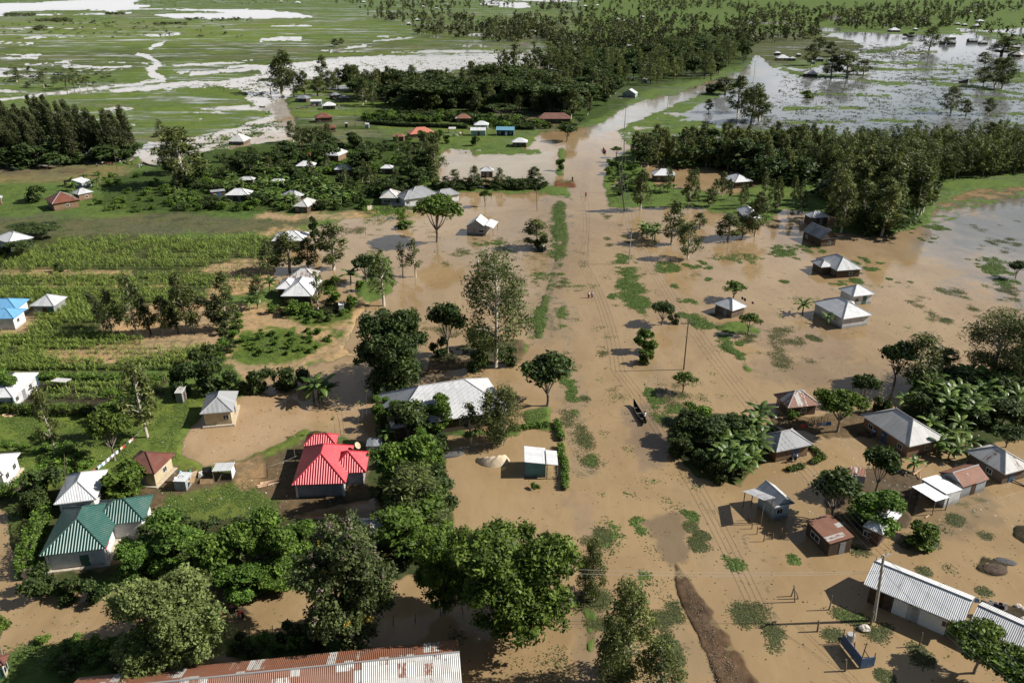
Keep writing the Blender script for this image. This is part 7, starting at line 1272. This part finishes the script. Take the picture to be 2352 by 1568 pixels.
def log(label, a, b, rad, mat, group=None, name='log', cat='log'): m = MB(); m.tube([a, a.lerp(b, .5) + Vector((0, .05, .02)), b], [rad, rad * .95, rad * .8], 7); tag(m.obj(name, mat, None, True), label, cat, group)
M_LOG = plain('pale_log', (.42, .28, .18), .9, .3, 3)
for i, (a, b) in enumerate([((10,1318),(200,1285)),((18,1335),(205,1300)),((40,1300),(225,1268)),((110,1318),(222,1290))]): log('pale stripped log lying by the red roofed house', PT(1,2,*a) + Vector((0,0,.28 + .03 * i)), PT(1,2,*b) + Vector((0,0,.28 + .03 * i)), .13, M_LOG, 'stripped logs by the red roof')
for i, (a, b) in enumerate([((1050,1090),(1180,1180)),((1070,1120),(1200,1130)),((1120,1140),(1260,1230)),((1130,1180),(1240,1200)),((1160,1160),(1300,1210)),((1190,1210),(1310,1195)),((1300,1215),(1420,1140)),((1080,1070),(1220,1110)),((1350,1200),(1360,1260))]): log('weathered plank in the heap behind the white flat roofed shed', PT(3,2,*a) + Vector((0,0,.25 + .06 * (i % 3))), PT(3,2,*b) + Vector((0,0,.3 + .08 * (i % 2))), .11, M_THW if i % 2 else M_LOG, 'planks behind the flat roofed shed', 'plank', 'plank')
for i, (a, b) in enumerate([((25,690),(85,678)),((40,700),(150,688)),((90,700),(160,680)),((30,680),(120,672))]): log('split board stacked on the lawn at the left edge', PT(0,2,*a) + Vector((0,0,.3)), PT(0,2,*b) + Vector((0,0,.34)), .12, M_LOG, 'boards on the lawn', 'plank', 'plank')
log('long plank ramp at the stained hip roofed house', PT(3,2,2170,1255) + Vector((0,0,.3)), PT(3,2,2320,1320) + Vector((0,0,.05)), .12, M_THW, None, 'plank', 'plank'); log('driftwood pole by the porch of the flat roofed shed', PT(3,3,1410,90) + Vector((0,0,.08)), PT(3,3,1500,35) + Vector((0,0,.08)), .08, M_LOG); log('fallen pole in the shallow water before the grove', PT(1,0,100,850) + Vector((0,0,.2)), PT(1,0,160,900) + Vector((0,0,.2)), .12, M_TAR)
o = thing('stick_fence', 'rough fence of upright sticks along the swept yard', 'fence', PT(3,2,450,770)); rs_ = random.Random(4)
for i in range(46): p = PT(3,2, 345 + i * 4.8, 775 - 14 * math.sin(i * .07)) - PT(3,2,450,770); m = MB(); m.tube([p, p + Vector((rs_.uniform(-.15,.15), rs_.uniform(-.1,.1), rs_.uniform(.8, 1.7)))], [.035, .025], 5); m.obj('stick', M_THW if i % 3 else M_BROWN, o)
def pile(label, c, r, size, mat, name='sand_pile', seed=1):
    p = PT(*c) if len(c) == 4 else c; m = MB(); m.blob((0, 0, 0), size, 22, 12, .10); o = m.obj(name, mat, None, True); o.location = p; o.rotation_euler = (0, 0, r); tag(o, label, 'pile'); return o
k = NT('pale_sand'); v = k.noise(k.objvec(), 2.5, 6, .7); k.base(k.mix(v, (.50, .40, .28), (.62, .52, .38)), 1, .05); k.bump(v, .8, .15); M_SANDP = k.m
k = NT('dark_gravel'); v = k.noise(k.objvec(), 9, 4, .7); k.base(k.mix(v, (.05, .05, .05), (.17, .165, .16)), 1, .1); k.bump(v, 1, .1); M_GRAV = k.m
m = MB(); pc = PT(1,2,2040,1075)
grid = []
for i in range(25):
    t = i / 24; ang = -2.75 + 2.3 * t; rad_ = 1.75; cx_, cy_ = 1.0 + rad_ * math.cos(ang), .75 + rad_ * .75 * math.sin(ang); hw = .85 * math.sin(math.pi * min(.97, t * .9 + .06)) ** .7; hh = (.35 + .75 * t ** 1.5) * math.sin(math.pi * min(.98, t * .88 + .1)) ** .8
    grid.append([(cx_ + math.cos(ang) * hw * u, cy_ + .75 * math.sin(ang) * hw * u, hh * (1 - abs(u) ** 1.6) * (1 + .10 * math.sin(9 * t + 4 * u) + .06 * math.sin(31 * t + 7 * u)) - .04) for u in [j / 7 - 1 for j in range(15)]])
for i in range(24):
    for j in range(14): m.face([grid[i][j], grid[i + 1][j], grid[i + 1][j + 1], grid[i][j + 1]])
o = m.obj('sand_pile', M_SANDP, None, True); o.location = pc; o.scale = (1.4, 1.7, 2.2); tag(o, 'crescent heap of pale sand standing in the flood by the long hall', 'pile')
pile('low heap of dark gravel beside the pale sand', (1,2,1740,1030), .3, (2.1, .8, .45), M_GRAV, 'gravel_pile'); pile('mud heap with ash beside the far right flood', (3,3,2030,550), .2, (1.6, 1.1, .35), plain('mud_heap', (.075,.055,.04), .95, .4, 3), 'mud_pile'); pile('grey ash spread behind the mud heap', (3,3,2125,480), -.3, (1.3, .7, .22), M_GRAV, 'ash_pile')
def rock(label, c, s, mat, group=None): m = MB(); m.blob((0, 0, s * .35), (s, s * .8, s * .6), 9, 6, .16); o = m.obj('rock', mat); o.location = PT(*c); tag(o, label, 'rock', group)
M_PALER = plain('pale_rock', (.60, .54, .46), .9, .2, 3); rock('pale boulder beside the concrete pole', (3,3,862,1090), .62, M_PALER); rock('white stone at the washing lines, left', (3,3,2238,885), .4, M_PALER); rock('white stone at the washing lines, right', (3,3,2288,910), .4, M_PALER); rock('white stone at the lower washing line', (3,3,2290,1000), .38, M_PALER); rock('pale rock before the white blue-posted house', (0,2,325,462), .42, M_PALER)
# blue sheet fence at lower right
b0, b1, b2 = PT(3,3,652,1222), PT(3,3,822,1440), PT(3,3,945,1422); fo = thing('sheet_fence', 'blue corrugated sheet screen standing in the flood by the fence line', 'fence', b1); k = NT('blue_sheet'); u = k.n('SeparateXYZ', {0: k.uv()}).outputs[1]; v = k.noise(k.objvec(), 2, 4, .7); k.base(k.mix(k.step(v, .55, .75, 0, .8), (.045, .095, .19), (.22, .27, .33)), .5, .4); k.bump(k.math('SINE', k.math('MULTIPLY', u, 38)), .8, .03)
for a, b, hh in ((b0, b1, 1.42), (b1, b2, 1.28)):
    m = MB(); d = b - a; q = (a + b) / 2 - b1; m.box(q.x, q.y, .12 + hh / 2, d.length, .06, hh, math.atan2(d.y, d.x)); m.obj('panel', k.m, fo)
for c_, t_ in [((665,1215),(690,1085)),((765,1200),(772,1065)),((775,1255),(780,1198)),((842,1345),(888,1205)),((905,1335),(862,1268)),((955,1340),(965,1296))]:
    b = PT(3,3,*c_); tp = top_at(b, *T(3,3,*t_)); m = MB(); m.tube([b - b1, tp - b1], [.055, .045], 6); m.obj('post', M_BROWN, fo)
m = MB(); m.tube([(0,0,-.1),(0,0,.8)], [.42,.42], 14); o = m.obj('drum', R['old']); o.location = PT(3,3,738,1180); tag(o, 'dented pale metal drum behind the blue sheet screen', 'drum')
# satellite dish on the red roof
dp = P(*T(1,2,905,945), z=3.4); o = thing('satellite_dish', 'cream satellite dish on a bracket at the red roof', 'satellite dish', dp); m = MB(); n_ = Vector((.75, -.25, .6)).normalized(); a1 = n_.cross(Vector((0, 0, 1))).normalized(); a2 = n_.cross(a1)
rings = [[n_ * (.16 * (r_ ** 2)) + (a1 * math.cos(2 * math.pi * i / 20) + a2 * math.sin(2 * math.pi * i / 20)) * (.52 * r_) for i in range(20)] for r_ in (.05, .4, .7, 1.0)]
for q in range(3):
    for i in range(20): m.face([rings[q][i], rings[q + 1][i], rings[q + 1][(i + 1) % 20], rings[q][(i + 1) % 20]])
dd = m.obj('dish', plain('cream_dish', (.62, .52, .34), .5, .1), o, True); md = dd.modifiers.new('t', 'SOLIDIFY'); md.thickness = .03
m = MB(); m.tube([(0, 0, 0), n_ * .6 + Vector((0, 0, -.25))], .025, 5); m.obj('feed_arm', M_FRAME, o); m = MB(); m.tube([(0, 0, 0), Vector((-.25, 0, -.9))], .04, 6); m.obj('bracket', M_POST, o)
# gravel stones on the emerging road strip
rg = np.random.default_rng(77); pts = sample([(1550,1300),(1575,1330),(1640,1440),(1730,1600),(1650,1600),(1590,1400)], 2600, None, 2, 9); v, lv = leaf_cloud(rg, [(x, y, max(land_h(x, y), 0) + .01) for x, y in pts], [(.05, .05, .02)] * len(pts), 1, .065, 1.2, 2, .1); k = NT('road_stone'); k.base(k.mix(k.n('Attribute', attribute_name='lv').outputs['Fac'], (.05, .035, .026), (.26, .19, .13)), .95, .1)
tag(add('road_gravel', np_mesh('road_gravel', v, quads(len(v)), k.m, {'lv': lv})), 'loose stones on the brown gravel strip rising from the flood', 'gravel', kind='stuff')
